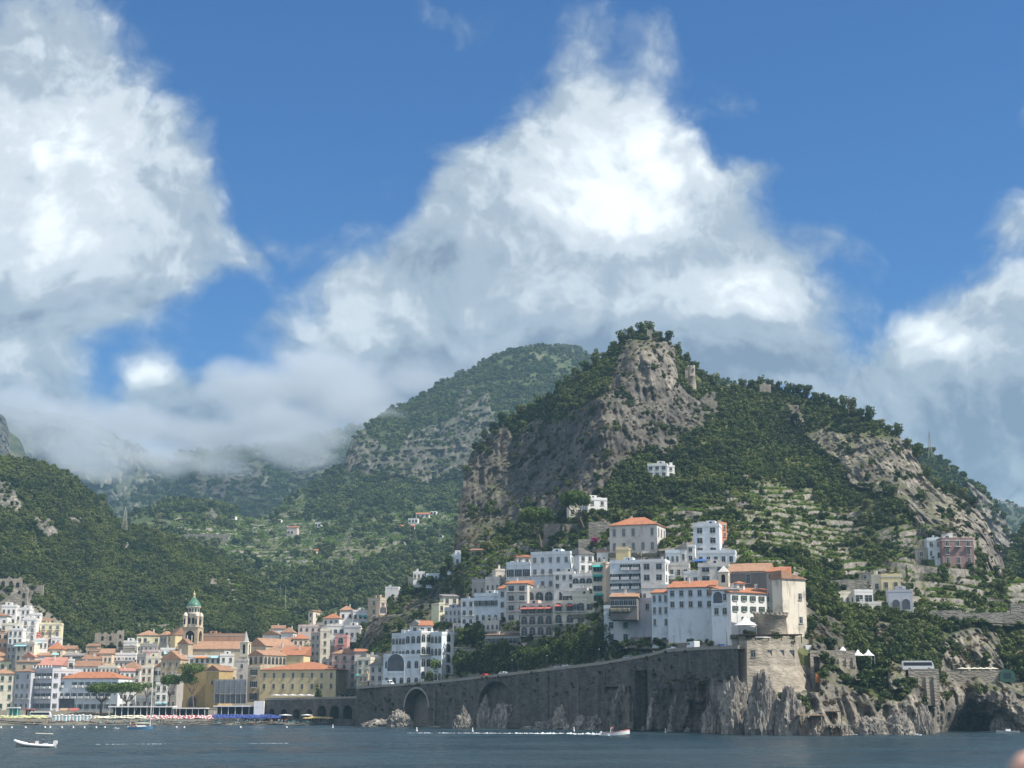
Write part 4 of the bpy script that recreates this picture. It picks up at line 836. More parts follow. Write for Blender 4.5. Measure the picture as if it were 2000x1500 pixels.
H_('narrow cream house with three teal awnings, left of the balconied hotel', 1157,1188,1102,1178,a=12,D=9,c='cream',fl=4,nc=1,ns=0,win='shut',sh='slate',ww=2.4,awn=((.55,.98,6,'teal'),(.55,.74,6,'teal'),(.6,.26,5,'teal')))
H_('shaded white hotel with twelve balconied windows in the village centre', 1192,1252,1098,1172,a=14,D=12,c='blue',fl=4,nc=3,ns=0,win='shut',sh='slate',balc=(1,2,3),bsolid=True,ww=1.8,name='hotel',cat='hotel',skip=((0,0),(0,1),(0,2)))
H_('sunlit peach edge wall strip left of the balconied hotel', 1184,1193,1100,1176,a=-18,D=8,c='peach',fl=1,nc=0,ns=0,clutter=False)
H_('white stepped corner house with deep terrace right of the balconied hotel', 1252,1300,1096,1160,a=16,D=10,c='white',fl=3,nc=2,ns=2,ww=2.0)
H_('yellow house on the rooftops behind the balconied hotel', 1203,1228,1072,1105,a=12,D=9,c='yellow',fl=1,nc=0,ns=0,Y=628)
H_('sunlit yellow wing right of the rooftop yellow house', 1228,1250,1073,1105,a=-14,D=8,c='yellow',fl=1,nc=1,ns=0,Y=628)
H_('low blue-white arcade with rosy roof left of the yellow house', 1166,1204,1078,1106,a=12,D=8,c='blue',roof='mono',rc='rosy',fl=1,nc=4,ns=0,lowarch=1,rh=1.4,Y=632)
H_('white rooftop rooms right of the yellow house', 1256,1302,1080,1106,a=10,D=9,c='white',fl=1,nc=3,ns=1,Y=625)
H_('terraced white restaurant house with arched side openings above the convent', 1254,1308,1146,1178,a=10,D=8,c='pale',fl=1,nc=5,ns=0,lowarch=1,Y=560)
H_('stepped pale house with flat awning above the restaurant terrace', 1262,1318,1126,1152,a=10,D=8,c='blue',fl=1,nc=4,ns=0,Y=575)
H_('blue-shaded lower house with arched balcony doors under the orange awning terrace', 1180,1236,1186,1256,a=10,D=10,c='blue',fl=3,nc=2,ns=0,win='rect',balc=(2,),ww=1.5)
H_('orange-roofed terrace pavilion on top of the lower blue-shaded house', 1192,1244,1166,1188,a=10,D=9,c='dark',roof='mono',rc='faded',fl=1,nc=6,ns=0,ww=1.4,wh=1.8,rh=2,Y=555)
H_('recessed shaded link with a long staircase between lower house and convent', 1234,1276,1172,1246,a=26,D=6,c='lilac',fl=3,nc=2,ns=0,Y=560,skip=((0,0),(0,1),(1,0),(1,1)))
# villa and the houses above
H_('big weathered villa with an orange roof and two rows of tall windows on the terraces', 1191,1284,1024,1080,a=20,D=14,c='weathered',roof='hip',fl=2,nc=5,ns=3,win='closed',sh='grey',name='villa',cat='villa',rh=3.8,wh=3)
H_('small orange-roofed top storey behind the weathered villa roof', 1232,1272,1010,1028,a=16,D=9,c='pale',roof='hip',fl=1,nc=2,ns=0,rh=2,Y=700)
H_('tall white house with clothes lines on its roof below the stone terraces', 1355,1406,1026,1085,a=14,D=10,c='blue',fl=3,nc=2,ns=0,ww=2.0,win='rect')
H_('bright orange-red gable wall house joined to the tall white house', 1404,1420,1022,1066,a=-22,D=10,c='orange',fl=3,nc=2,ns=0,ww=.9,Y=626)
H_('white wing with blue awnings below the orange-red house', 1362,1436,1078,1104,a=12,D=10,c='blue',fl=1,nc=5,ns=2,awn=((.1,.5,5,'blue'),))
H_('pale lower house with two dark windows above the bell tower', 1364,1424,1104,1138,a=10,D=9,c='pale',fl=2,nc=2,ns=0,ww=2.6)
H_('small white gabled house left of the tall white house', 1320,1340,1072,1100,a=14,D=8,c='white',roof='monor',rc='grey',fl=1,nc=2,ns=0,rh=2.4)
H_('little white shed house between the gabled house and tall white house', 1340,1358,1066,1098,a=10,D=7,c='white',fl=2,nc=1,ns=0)
H_('lonely white house high on the green slope below the peak', 1265,1303,908,932,a=10,D=8,c='white',fl=2,nc=3,ns=0,ww=1.6)
H_('right white wing of the lonely slope house', 1303,1318,910,932,a=-18,D=7,c='white',fl=2,nc=1,ns=0)
H_('white terraced house partly hidden behind the two umbrella pines', 1148,1186,975,1003,a=-16,D=9,c='white',fl=2,nc=2,ns=0)
H_('white garden house left of the house behind the pines', 1112,1138,988,1010,a=-8,D=7,c='cream',fl=1,nc=2,ns=0)
H_('pale blue house squeezed between the village rooftops and the weathered villa', 1300,1328,1078,1104,a=12,D=8,c='blue',fl=1,nc=3,ns=0)
H_('weathered house with a dark doorway above the restaurant roofs', 1306,1346,1104,1130,a=10,D=8,c='weathered',fl=1,nc=3,ns=0)
H_('white narrow house behind the stepped pale house', 1336,1366,1120,1146,a=12,D=8,c='white',fl=1,nc=2,ns=0)
H_('low cream house below the slim white tower house', 940,975,1216,1234,a=16,D=6,c='weathered',fl=1,nc=4,ns=0,win='arch')
H_('small white house under the left village edge among trees', 884,904,1219,1234,a=14,D=6,c='weathered',fl=1,nc=2,ns=0)
H_('terrace restaurant with a flat rosy canopy below the village', 948,1014,1240,1262,a=14,D=6,c='grey',roof='mono',rc='brown',fl=1,nc=8,ns=0,rh=.6,ww=1.8,wh=2)
H_('second low terrace roof with cream edge left of the terrace restaurant', 888,930,1266,1282,a=14,D=5,c='grey',roof='mono',rc='grey',fl=1,nc=5,ns=0,rh=.5,ww=1.6,wh=1.6)
# convent
t_, w_, h_ = H_('long white convent hotel with orange roof and two rows of windows above the road', 1306,1396,1147,1256,a=17,D=13,c='blue',roof='mono',fl=5,nc=5,ns=0,win='strict',name='hotel',cat='hotel',rh=3.2,skip=tuple((f, i) for f in (0, 1, 2) for i in range(5)),ww=1.25,Y=524)
H_('left end wing of the white convent hotel with small orange roof', 1274,1307,1158,1250,a=17,D=9,c='blue',roof='mono',fl=4,nc=3,ns=0,rh=1.8,skip=((0,0),(0,1),(0,2),(1,1)),Y=536)
H_('projecting white corner block of the convent hotel with an arched bay window', 1393,1442,1152,1262,a=17,D=10,c='blue',fl=4,nc=3,ns=0,roof='mono',rc='grey',rh=1.5,skip=tuple((f, i) for f in (0, 1) for i in range(3)) + ((3,0),),arches=((.24,.72,3.0,4.6),),Y=508)
t_, w_, h_ = H_('sunlit white wing of the convent hotel with orange roof facing right', 1429,1532,1157,1240,a=-28,D=11,c='white',roof='mono',fl=4,nc=6,ns=0,win='shut',sh='green',ww=1.0,wh=1.6,name='hotel',cat='hotel',rh=2.6,skip=tuple((0, i) for i in range(6)),Y=507,awn=((.78,.5,9,'teal'),))
H_('little white roof turret with orange cap on the sunlit convent wing', 1440,1455,1140,1152,a=-20,D=3.5,c='white',roof='hip',fl=1,nc=1,ns=0,rh=.8,Y=515,clutter=False,deep=2)
H_('tall peeling peach church front with a round window, lit by the sun', 1531,1577,1130,1245,a=-30,D=5,c='aged',roof='monox',fl=5,nc=2,ns=0,wallmat=MP['aged'],skip=((0,0),(0,1),(1,0),(2,0),(3,0),(4,1),(4,0),(2,1)),Y=498,name='church',cat='church',rh=2.4,rc='faded',clutter=False)
t_, w_, h_ = H_('dark grey side of the convent church nave with faded orange roof', 1424,1502,1116,1175,a=18,D=14,c='dark',roof='gable',rc='faded',fl=2,nc=5,ns=0,rh=3.4,skip=tuple((0, i) for i in range(5)) + ((1,0),(1,1),(1,3),(1,4)),Y=535,name='church',cat='church',clutter=False,win='strict',ww=1.3,wh=3)
H_('shaded mauve church bay between the dark nave and the peeling front', 1499,1531,1117,1190,a=24,D=10,c='grey',roof='mono',fl=4,nc=2,ns=0,rh=2.4,skip=((0,0),(0,1),(1,0),(1,1),(2,0),(2,1),(3,1)),Y=512,name='church',cat='church',clutter=False)  # the bay's shade is put into its grey plaster colour
# right-hand hillside
H_('pale yellow house with twin rounded roof gables above the arched mauve-grey house', 1722,1760,1125,1156,a=8,D=10,c='yellow',roof='vault',fl=1,nc=2,ns=0,Y=585)
H_('cream left wing of the twin-gabled yellow house', 1703,1724,1124,1160,a=24,D=8,c='cream',fl=1,nc=1,ns=0,Y=588)
H_('lilac-grey house with two big dark arches on the road', 1737,1784,1156,1198,a=8,D=9,c='lilac',fl=1,nc=0,ns=0,arches=((.30,.06,2.7,4.6),(.72,.06,2.9,4.8)),Y=567,cornice=False)
H_('white villa with cream rooms stepping down to the road', 1640,1672,1160,1184,a=-6,D=8,c='cream',fl=1,nc=3,ns=0,name='villa',cat='villa',lowarch=1,Y=572)
H_('white domed middle of the stepped villa with green picture window', 1670,1706,1156,1182,a=-4,D=8,c='white',roof='vault',fl=1,nc=2,ns=0,ww=2.6,wh=2.4,sh='green',Y=570)
H_('pale lower storey of the stepped villa', 1676,1722,1180,1196,a=-4,D=8,c='pale',fl=1,nc=3,ns=0,Y=563,ww=1.0)
H_('dusky pink villa with white window surrounds beneath the cliff', 1842,1904,1054,1104,a=-3,D=9,c='mauve',fl=3,nc=3,ns=1,win='rect',name='villa',cat='villa',ww=1.3,wh=2.4,sh='slate',balc=(2,),clutter=False)
H_('white roof room on the dusky pink villa', 1840,1861,1044,1056,a=-3,D=6,c='white',fl=1,nc=1,ns=0,Y=658,clutter=False,deep=2)
H_('pale blue annexe left of the dusky pink villa', 1813,1842,1054,1090,a=6,D=8,c='blue',fl=2,nc=2,ns=0,lowarch=1)
H_('lower blue-white porch of the pale blue annexe', 1827,1843,1071,1096,a=-3,D=5,c='blue',fl=1,nc=1,ns=0)
H_('low stone hut left of the pale blue annexe', 1788,1812,1072,1092,a=10,D=6,c='stone',fl=1,nc=1,ns=0)
H_('dark doored stone cistern above the twin-gabled yellow house', 1678,1702,1120,1134,a=12,D=6,c='stone',fl=1,nc=1,ns=0)
# far valley houses
for lab, x0, x1, yt, yb, c, rf in (
 ('pink farmhouse with pale roof alone on the valley terraces', 560,580,1030,1046,'rose','mono'),('tiny white house left on the top valley terrace', 452,459,1009,1014,'white','flat'),
 ('small cream hut beside the top valley terrace', 543,548,1015,1022,'cream','flat'),('white house below the pale rock on the valley terrace', 615,626,1022,1030,'white','flat'),
 ('long white farmhouse of the far hamlet below the great mountain', 776,808,1028,1037,'white','gable'),('white house above the long white farmhouse of the hamlet', 797,816,1014,1022,'white','flat'),
 ('cream house at the top of the far hamlet', 812,838,1004,1012,'cream','gable'),('small white house at the right end of the far hamlet', 840,852,1000,1006,'white','flat'),
 ('low white greenhouse shed on the lower valley fields', 553,585,1110,1114,'white','flat'),('white shed above the low greenhouse in the valley', 566,588,1104,1108,'white','flat'),
 ('small white hut right of the dark netted field', 611,617,1075,1084,'cream','mono'),('white speck house on the right side of the valley', 856,864,1046,1051,'white','flat'),
 ('white house at the foot of the far mountain cliff', 667,672,942,947,'white','flat')):
    H_(lab, x0,x1,yt,yb,a=5,D=9,c=c,roof=rf,fl=1,nc=3 if x1 - x0 > 12 else 2,ns=0,rel=relC,clutter=False,rh=2,ww=2,wh=2.4,cornice=False,deep=5)
rr = random.Random(5)
for i, lab in enumerate(('leftmost white house of the distant ridge village','second pale house of the ridge village','wide white house of the ridge village','cream house in the middle of the ridge village','tall white house of the ridge village','low white house near the trees of the ridge village','pale yellow house of the ridge village','rightmost white house of the ridge village')):
    x = 1938 + i * 8.5; y = 978 + i * 2.2
    H_(lab, x, x + rr.uniform(6, 9), y - rr.uniform(2, 4), y + 3, a=8, D=12, c=('white', 'pale', 'white', 'cream')[i % 4], fl=2, nc=2, ns=0, rel=relH, clutter=False, ww=2, cornice=False, roof=('flat', 'gable', 'flat')[i % 3])
# ================================================================== large single structures
def wpt(px, Y, z): u, c, s = ray(px, pz(px, Y, z)); return Vector((u / c * Y, Y, z))
def panel(b, A, B, zb, zA, zB, holes, depth, mi=0, mdark=1):
    """upright wall from ground point A to B; outline with real openings; each opening a recess of given depth"""
    A = Vector(A); B = Vector(B); ex = (B - A); ex.z = 0; Ln = ex.length; ex.normalize(); nrm = Vector((ex.y, -ex.x, 0)); 
    to = lambda x, z, d=0: Vector((A.x, A.y, 0)) + ex * x - nrm * d + Vector((0, 0, z))
    outer = [(0, zb), (Ln, zb), (Ln, zB), (0, zA)]; loops = [[Vector((x, z, 0)) for x, z in outer]] + [[Vector((x, z, 0)) for x, z in h] for h in holes]
    flat = [p for l in loops for p in l]; tris = geometry.tessellate_polygon(loops)
    b.add([to(p.x, p.y) for p in flat], [tuple(t) for t in tris], mi)
    for h in holes:
        n = len(h); vs = [to(x, z) for x, z in h] + [to(x, z, depth) for x, z in h]
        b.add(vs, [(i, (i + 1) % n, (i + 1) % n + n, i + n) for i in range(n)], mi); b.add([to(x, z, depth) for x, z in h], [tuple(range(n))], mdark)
    return Ln, to
def arch_hole(cx, w, z0, ztop, n=12):
    r = w / 2; zs = ztop - r; return [(cx - r, z0), (cx + r, z0)] + [(cx + r * math.cos(math.pi * i / n), zs + r * math.sin(math.pi * i / n)) for i in range(n + 1)]
# --- the great sea wall with its road
nodes = [695, 779, 848, 925, 1018, 1068, 1128, 1180, 1234, 1272, 1300, 1370, 1447]
WN = [(px, wpt(px, float(shoreY(px)), 0)) for px in nodes]
ztop = lambda px: P(px, float(walltop(px)), float(shoreY(px))).z
t = thing('sea_wall', 'high dark stone sea wall with big arches carrying the coast road', 'wall', WN[0][1])
off = WN[0][1]
b = MB(); par = MB(); trim = MB()
for (pa, A), (pb, B) in zip(WN[:-1], WN[1:]):
    L_ = (B - A).length; holes = []
    if pa == 779: holes = [arch_hole(L_ * .50, L_ * .66, .3, ztop(812) - 1.6)]
    if pa == 925:
        n = 20; cz = 9.2; holes = [[(L_ * (.47 + .37 * math.cos(q)), cz + 8.2 * math.sin(q) * (1 if math.sin(q) > 0 else .98)) for q in [-math.pi / 2 + 2 * math.pi * i / n for i in range(n)]]]
    if pa == 1234: holes = [[(L_ * .2, 1.0), (L_ * .85, 1.0), (L_ * .85, 20), (L_ * .2, 20)]]
    panel(b, A - off, B - off, -3 if pa < 1180 else ztop(pb) - (9 if pa != 1234 else 30), ztop(pa), ztop(pb), holes, 6 if pa != 925 else 3.5, 0, 1 if pa != 925 else 0)
    ex = (B - A).normalized(); nr = Vector((ex.y, -ex.x, 0))
    vs = []
    for Q, z in ((A - off, ztop(pa)), (B - off, ztop(pb))):
        for d in (.18, -.45):
            for hh in (.002, 1.0): vs.append(Q + nr * d + Vector((0, 0, z + hh)))
    par.add(vs, [(0,1,3,2),(4,6,7,5),(0,4,5,1),(2,3,7,6),(1,5,7,3),(0,2,6,4)])
    if pa == 779:
        h = arch_hole(L_ * .5, L_ * .66 + 1.6, .3, ztop(812) - .8); g_ = arch_hole(L_ * .5, L_ * .66, .3, ztop(812) - 1.6)
        E = [(A - off) + ex * x + nr * .25 + Vector((0, 0, z)) for x, z in h[2:]]; F = [(A - off) + ex * x + nr * .25 + Vector((0, 0, z)) for x, z in g_[2:]]
        G = [q - nr * .3 for q in E]; n = len(E); trim.add(E + F + G, [(i, i + 1, n + i + 1, n + i) for i in range(n - 1)] + [(i, 2 * n + i, 2 * n + i + 1, i + 1) for i in range(n - 1)])
    # buttress strips
    for xx in ((0.0,) if pa in (1068, 1128, 1180, 848) else ()):
        w = 1.2; Q = A - off; b.add([Q + nr * .5 + Vector((0, 0, -3)), Q + ex * w + nr * .5 + Vector((0, 0, -3)), Q + ex * w + nr * .3 + Vector((0, 0, ztop(pa) - 1)), Q + nr * .3 + Vector((0, 0, ztop(pa) - 1)),
             Q - nr * .1 + Vector((0, 0, -3)), Q + ex * w - nr * .1 + Vector((0, 0, -3)), Q + ex * w - nr * .1 + Vector((0, 0, ztop(pa) - 1)), Q - nr * .1 + Vector((0, 0, ztop(pa) - 1))], [(0,1,2,3),(4,5,1,0),(1,5,6,2),(4,0,3,7),(3,2,6,7)])
b.build('wall', [M_wallstone, M_wallstone], t); par.build('parapet', [MP['stone']], t); trim.build('arch_ring', [MP['stone']], t)
M_asph = varm('asphalt', (.055, .055, .058), .3, .8, .9)
def road(pts, w, name='road'):
    b = MB(); vs = []
    for i, p in enumerate(pts):
        d = (pts[min(i + 1, len(pts) - 1)] - pts[max(i - 1, 0)]); d.z = 0; d.normalize(); n = Vector((-d.y, d.x, 0)); vs += [p, p + n * w]
    b.add(vs, [(2 * i, 2 * i + 2, 2 * i + 3, 2 * i + 1) for i in range(len(pts) - 1)])
    o = b.build(name, [M_asph]); o['kind'] = 'structure'; return o
rp = [wpt(px, float(shoreY(px)) + .5, ztop(px) - .05) for px in range(695, 1446, 15)]
road(rp, 11)
ROADZ = lambda px: (float(shoreY(px)), ztop(px))
# --- stone terrace fort under the convent corner
t = thing('fort', 'round-cornered stone fort bastion with four small windows above the sunlit rocks', 'fort', P(1505, 1330, 478))
o_ = t.location; b = MB()
ring = lambda y, x0, x1, Y0, Y1: [P(x0, y, Y0) - o_, P(x0 + (x1 - x0) * .12, y, Y0 - 4) - o_, P(x0 + (x1 - x0) * .5, y, (Y0 + Y1) / 2 - 5) - o_, P(x0 + (x1 - x0) * .9, y, Y1 - 3) - o_, P(x1, y, Y1 + 3) - o_, P(x1 - 4, y, Y1 + 24) - o_, P(x0 + 4, y, Y0 + 24) - o_]
rs = [ring(1258, 1445, 1560, 474, 482), ring(1300, 1444, 1566, 473.5, 480), ring(1345, 1443, 1585, 472, 476), ring(1408, 1443, 1628, 469, 468)]
n = 7; b.add([p for r in rs for p in r], [(i * n + j, i * n + (j + 1) % n, (i + 1) * n + (j + 1) % n, (i + 1) * n + j) for i in range(3) for j in range(n)]); b.add(rs[0], [tuple(range(n))])
b.build('wall', [M_fort], t)
for px in (1471, 1503, 1527, 1547): 
    q = P(px, 1283, {1471: 470.4, 1503: 472.6, 1527: 475.2, 1547: 477.6}[px]) - o_; link('window', win_mesh('rect', 1.5, 2.0, 'green', MP['stone']), t, q, R(17))
b = MB(); A, B = rs[0][0], rs[0][4]
for i in range(4):
    p, q = rs[0][i], rs[0][i + 1]; b.add([p + Vector((0,0,.02)), q + Vector((0,0,.02)), q + Vector((0,0,1)), p + Vector((0,0,1)), p + Vector((0,.4,.02)), q + Vector((0,.4,.02)), q + Vector((0,.4,1)), p + Vector((0,.4,1))], [(0,1,2,3),(5,4,7,6),(3,2,6,7)])
b.build('parapet', [M_fort], t)
# dark pergola roof on the fort terrace
t = thing('pergola', 'low dark pergola roof over the fort terrace', 'pergola', P(1500, 1257, 479)); z = .016
b = MB(); b.box(-8.5, 10.5, -1, 7, 2.6, 2.85); b.build('roof', [varm('pergola_roof', (.07, .055, .045))], t)
for x in (-8.2, -4, 0, 4, 8, 10.2):
    b = MB(); b.box(x - .12, x + .12, -.9, -.66, 0, 2.598); b.build('post', [SH['brown']], t)
# --- round stone tower with a crown of corbels
t = thing('round_tower', 'squat round grey stone tower with notched crown beside the convent', 'tower', P(1507, 1252, 499)); s_ = 497 / FPX
b = MB(); b.lathe([(31*s_+.9, -6), (30*s_+.3, 2), (29*s_, 45*s_), (30*s_+.5, 47*s_), (30*s_+.5, 51*s_), (27*s_, 51.01*s_), (27*s_, 48*s_), (0, 48*s_)], 36); b.build('wall', [M_fort], t)
for k in range(22):
    a = 2 * math.pi * k / 22; b = MB(); M4 = Matrix.Rotation(a, 4, 'Z') @ Matrix.Translation((30*s_ + .35, 0, 0)); b.box(-.35, .35, -.32, .32, 51.05*s_, 54*s_, 0, M4); b.build('merlon', [M_fort], t)
for a in (-115, -60): link('window', win_mesh('rect', 1.1, 1.8, 'green', MP['stone']), t, (29.4*s_ * math.cos(R(a)), 29.4*s_ * math.sin(R(a)), 20*s_), R(a + 90))
# --- white bell tower on the convent
t = thing('bell_tower', 'small white bell tower with a pale pointed spire above the convent roof', 'tower', P(1413, 1150, 522), R(-17)); s_ = 522 / FPX
b = MB(); w = 10 * s_; panel(b, (-w, 0, 0), (w, 0, 0), -3, 32*s_, 32*s_, [arch_hole(w, w * .8, 12*s_, 28*s_)], .5, 0, 1); panel(b, (w, 0, 0), (w, 2*w, 0), -3, 32*s_, 32*s_, [arch_hole(w, w * .8, 12*s_, 28*s_)], .5, 0, 1)
panel(b, (-w, 2*w, 0), (-w, 0, 0), -3, 32*s_, 32*s_, [], .5); panel(b, (w, 2*w, 0), (-w, 2*w, 0), -3, 32*s_, 32*s_, [], .5); b.box(-w - .2, w + .2, -.2, 2*w + .2, 32*s_, 33*s_); b.build('belfry', [MP['cream'], G_dark], t)
b = MB(); b.add([(-w, 0, 33*s_), (w, 0, 33*s_), (w, 2*w, 33*s_), (-w, 2*w, 33*s_), (0, w, 46*s_)], [(0,1,4),(1,2,4),(2,3,4),(3,0,4)]); b.build('spire', [MP['pale']], t)
# --- cathedral: nave, front gables, bell tower
t_, w_, h_ = H_('cathedral nave with a long faded orange roof and small dark windows', 345,474,1268,1300,a=-2,D=16,c='tan',roof='gable',rc='faded',fl=1,nc=9,ns=0,rh=4.6,Y=880,name='cathedral',cat='cathedral',clutter=False,ww=1.2,wh=1.2)
H_('cream front gable of the cathedral glowing in the sun left of its bell tower', 340,362,1240,1300,a=-30,D=10,c='yellow',roof='gabley',rc='faded',fl=1,nc=0,ns=0,rh=4.2,Y=884,name='cathedral',cat='cathedral',pedim=True,clutter=False)
H_('shaded lower porch gable of the cathedral front', 346,366,1258,1300,a=14,D=6,c='tan',roof='gabley',rc='brown',fl=1,nc=1,ns=0,rh=3,Y=868,name='cathedral',cat='cathedral',pedim=True,clutter=False)
t = thing('bell_tower', 'tall cathedral bell tower with green tiled dome, four round turrets and arched openings', 'tower', P(374, 1290, 890), R(-8)); s_ = 890 / FPX * 1.0
w = 16 * s_; zc = 62 * s_; b = MB()
for A, B in (((-w, -w, 0), (w, -w, 0)), ((w, -w, 0), (w, w, 0)), ((w, w, 0), (-w, w, 0)), ((-w, w, 0), (-w, -w, 0))): panel(b, A, B, -6, zc, zc, [arch_hole(w, w * 1.15, 34*s_, 56*s_)], 1.0, 0, 1)
b.box(-w - .3, w + .3, -w - .3, w + .3, zc, zc + 1.2*s_); b.build('shaft', [MP['tan'], G_dark], t)
b = MB()
for x in (-1.5, 1.5): b.tube([(x * .9, -w - .05, 35*s_), (x * .9, -w - .05, 47*s_)], .28, 8)
b.build('column', [MP['pale']], t)
zd = 63.2 * s_; b = MB(); b.lathe([(11.5*s_, zd), (11.5*s_, zd + 24*s_), (13*s_, zd + 25*s_), (12.6*s_, zd + 26*s_), (12.6*s_, zd + 37*s_), (14*s_, zd + 38*s_), (14*s_, zd + 39.5*s_), (0, zd + 39.5*s_)], 24); b.build('drum', [MP['aged']], t)
for a in (20, 70, 110, 160, 250, 290, 200, 340):
    q = MB(); q.prism(arcpts(1.5, 0, 2.8), -.12, .12); q.build('drum_window', [G_dark], t, (11.5*s_ * math.cos(R(a)), 11.5*s_ * math.sin(R(a)), zd + 6*s_), R(a + 90))
for k in range(14):
    a = k * 360 / 14; q = MB(); q.prism(arcpts(1.0, 0, 1.5), -.12, .10); q.build('blind_arch', [SH['green'] if k % 2 else G_dark], t, (12.6*s_ * math.cos(R(a)), 12.6*s_ * math.sin(R(a)), zd + 29*s_), R(a + 90))
for sx in (-1, 1):
    for sy in (-1, 1):
        b = MB(); b.lathe([(4.3*s_, zd), (4.3*s_, zd + 20*s_), (4.8*s_, zd + 20.6*s_), (4.6*s_, zd + 22*s_), (3.6*s_, zd + 25*s_), (1.6*s_, zd + 27.5*s_), (0, zd + 28.5*s_)], 14, 0, (sx * 11.5*s_, sy * 11.5*s_)); tr_ = b.build('turret', [MP['aged']], t)
        q = MB(); q.prism(arcpts(.9, 0, 2.6), -.15, .1); q.build('opening', [G_dark], tr_, (sx * 11.5*s_, sy * 11.5*s_ - 4.3*s_, zd + 5*s_))
M_gdome = varm('green_dome_tiles', (.12, .26, .19), .45, .6, .35)
b = MB(); zt = zd + 39.6*s_; b.lathe([(14.2*s_, zt), (13.4*s_, zt + 4*s_), (10.5*s_, zt + 8.5*s_), (6.5*s_, zt + 13*s_), (3*s_, zt + 17*s_), (2.6*s_, zt + 17.4*s_)], 28); dm = b.build('dome', [M_gdome], t)
b = MB(); b.lathe([(2.5*s_, zt + 17*s_), (2.3*s_, zt + 22*s_), (3*s_, zt + 22.5*s_), (1.6*s_, zt + 25*s_), (.4*s_, zt + 27*s_), (.3*s_, zt + 31*s_), (0, zt + 31.1*s_)], 12); b.build('lantern', [MP['yellow']], dm)
# small campanile with grey spire
t = thing('campanile', 'slim cream campanile with a tall grey pointed spire beside the parish church', 'tower', P(478, 1312, 850), R(-14)); s_ = 850 / FPX
w = 8 * s_; b = MB()
for A, B in (((-w, -w, 0), (w, -w, 0)), ((w, -w, 0), (w, w, 0)), ((w, w, 0), (-w, w, 0)), ((-w, w, 0), (-w, -w, 0))): panel(b, A, B, -6, 55*s_, 55*s_, [arch_hole(w, w * .7, 34*s_, 52*s_), arch_hole(w, w * .6, 10*s_, 26*s_)], .6, 0, 1)
b.box(-w - .3, w + .3, -w - .3, w + .3, 28*s_, 29*s_); b.box(-w - .3, w + .3, -w - .3, w + .3, 55*s_, 56*s_); b.build('shaft', [MP['cream'], G_dark], t)
b = MB(); b.lathe([(8*s_, 56*s_), (6.5*s_, 58*s_), (.3, 76*s_), (0, 77*s_)], 8, smooth=False); b.build('spire', [MP['grey']], t)
H_('parish church with a tan gable front and long faded orange roof', 484,518,1262,1300,a=42,D=22,c='tan',roof='gabley',rc='faded',fl=1,nc=0,ns=0,rh=4.6,Y=872,name='church',cat='church',pedim=True,clutter=False)
t_, w_, h_ = H_('tall tan chapel block with three arched windows and pilastered sunlit side', 482,512,1280,1372,a=36,D=17,c='tan',roof='gabley',rc='faded',fl=4,nc=3,ns=6,rh=2.8,Y=828,win='arch',ww=1.9,wh=4,skip=tuple((f, i) for f in range(3) for i in range(3)),pedim=True,clutter=False,name='chapel',cat='church')
H_('orange roofed cloister wing stepping down behind the yellow convent', 545,592,1280,1312,a=10,D=12,c='yellow',roof='mono',rc='orange',fl=1,nc=2,ns=0,rh=5,Y=850)
H_('second orange roof wing with a round window under the woods side church', 520,562,1272,1300,a=20,D=10,c='cream',roof='mono',rc='faded',fl=1,nc=2,ns=0,rh=3.6,Y=858)
H_('long yellow convent with two rows of small windows and a bright orange roof', 506,655,1308,1372,a=11,D=36,c='longyellow',roof='hip',fl=3,nc=8,ns=4,rh=4.2,Y=772,win='strict',ww=1.1,wh=2.4,skip=tuple((0, i) for i in range(8)),name='convent',cat='convent',cornice=False)
t_, w_, h_ = H_('plain ochre church with low gable and arched doorway behind the beach pines', 343,402,1300,1384,a=10,D=18,c='ochre',roof='flat',fl=1,nc=0,ns=0,Y=770,name='church',cat='church',arches=((.55,.0,4,6),),clutter=False)
H_('shaded gabled wing of the ochre church with one window', 400,425,1310,1384,a=24,D=12,c='ochre',roof='gabley',rc='brown',fl=2,nc=1,ns=0,Y=758,name='church',cat='church',rh=2.6,pedim=True,win='strict',clutter=False,skip=((0,0),))
# grey scaffold screen
t = thing('scaffold_screen', 'tall grey panelled scaffold screen between ochre church and tan house', 'screen', P(449, 1374, 752), R(-6)); s_ = 752 / FPX
b = MB()
for i in range(7): b.box(-31*s_ + i * 62*s_ / 6 - .08, -31*s_ + i * 62*s_ / 6 + .08, -.1, .1, 0, 46*s_)
for i in range(9): b.box(-31*s_, 31*s_, -.16, -.1, 18*s_ + i * 3.4*s_, 18.4*s_ + i * 3.4*s_)
b.build('frame', [varm('galvanised', (.42, .44, .46))], t)
b = MB(); b.box(-31*s_, 31*s_, .11, .2, 18*s_, 45*s_); b.build('panel', [varm('screen_cloth', (.30, .32, .34), .25, .4)], t)
b = MB(); b.box(-31*s_, 31*s_, .11, .2, 0, 17.6*s_); b.build('hoarding', [varm('hoarding_grey', (.12, .13, .15), .3, .3)], t)
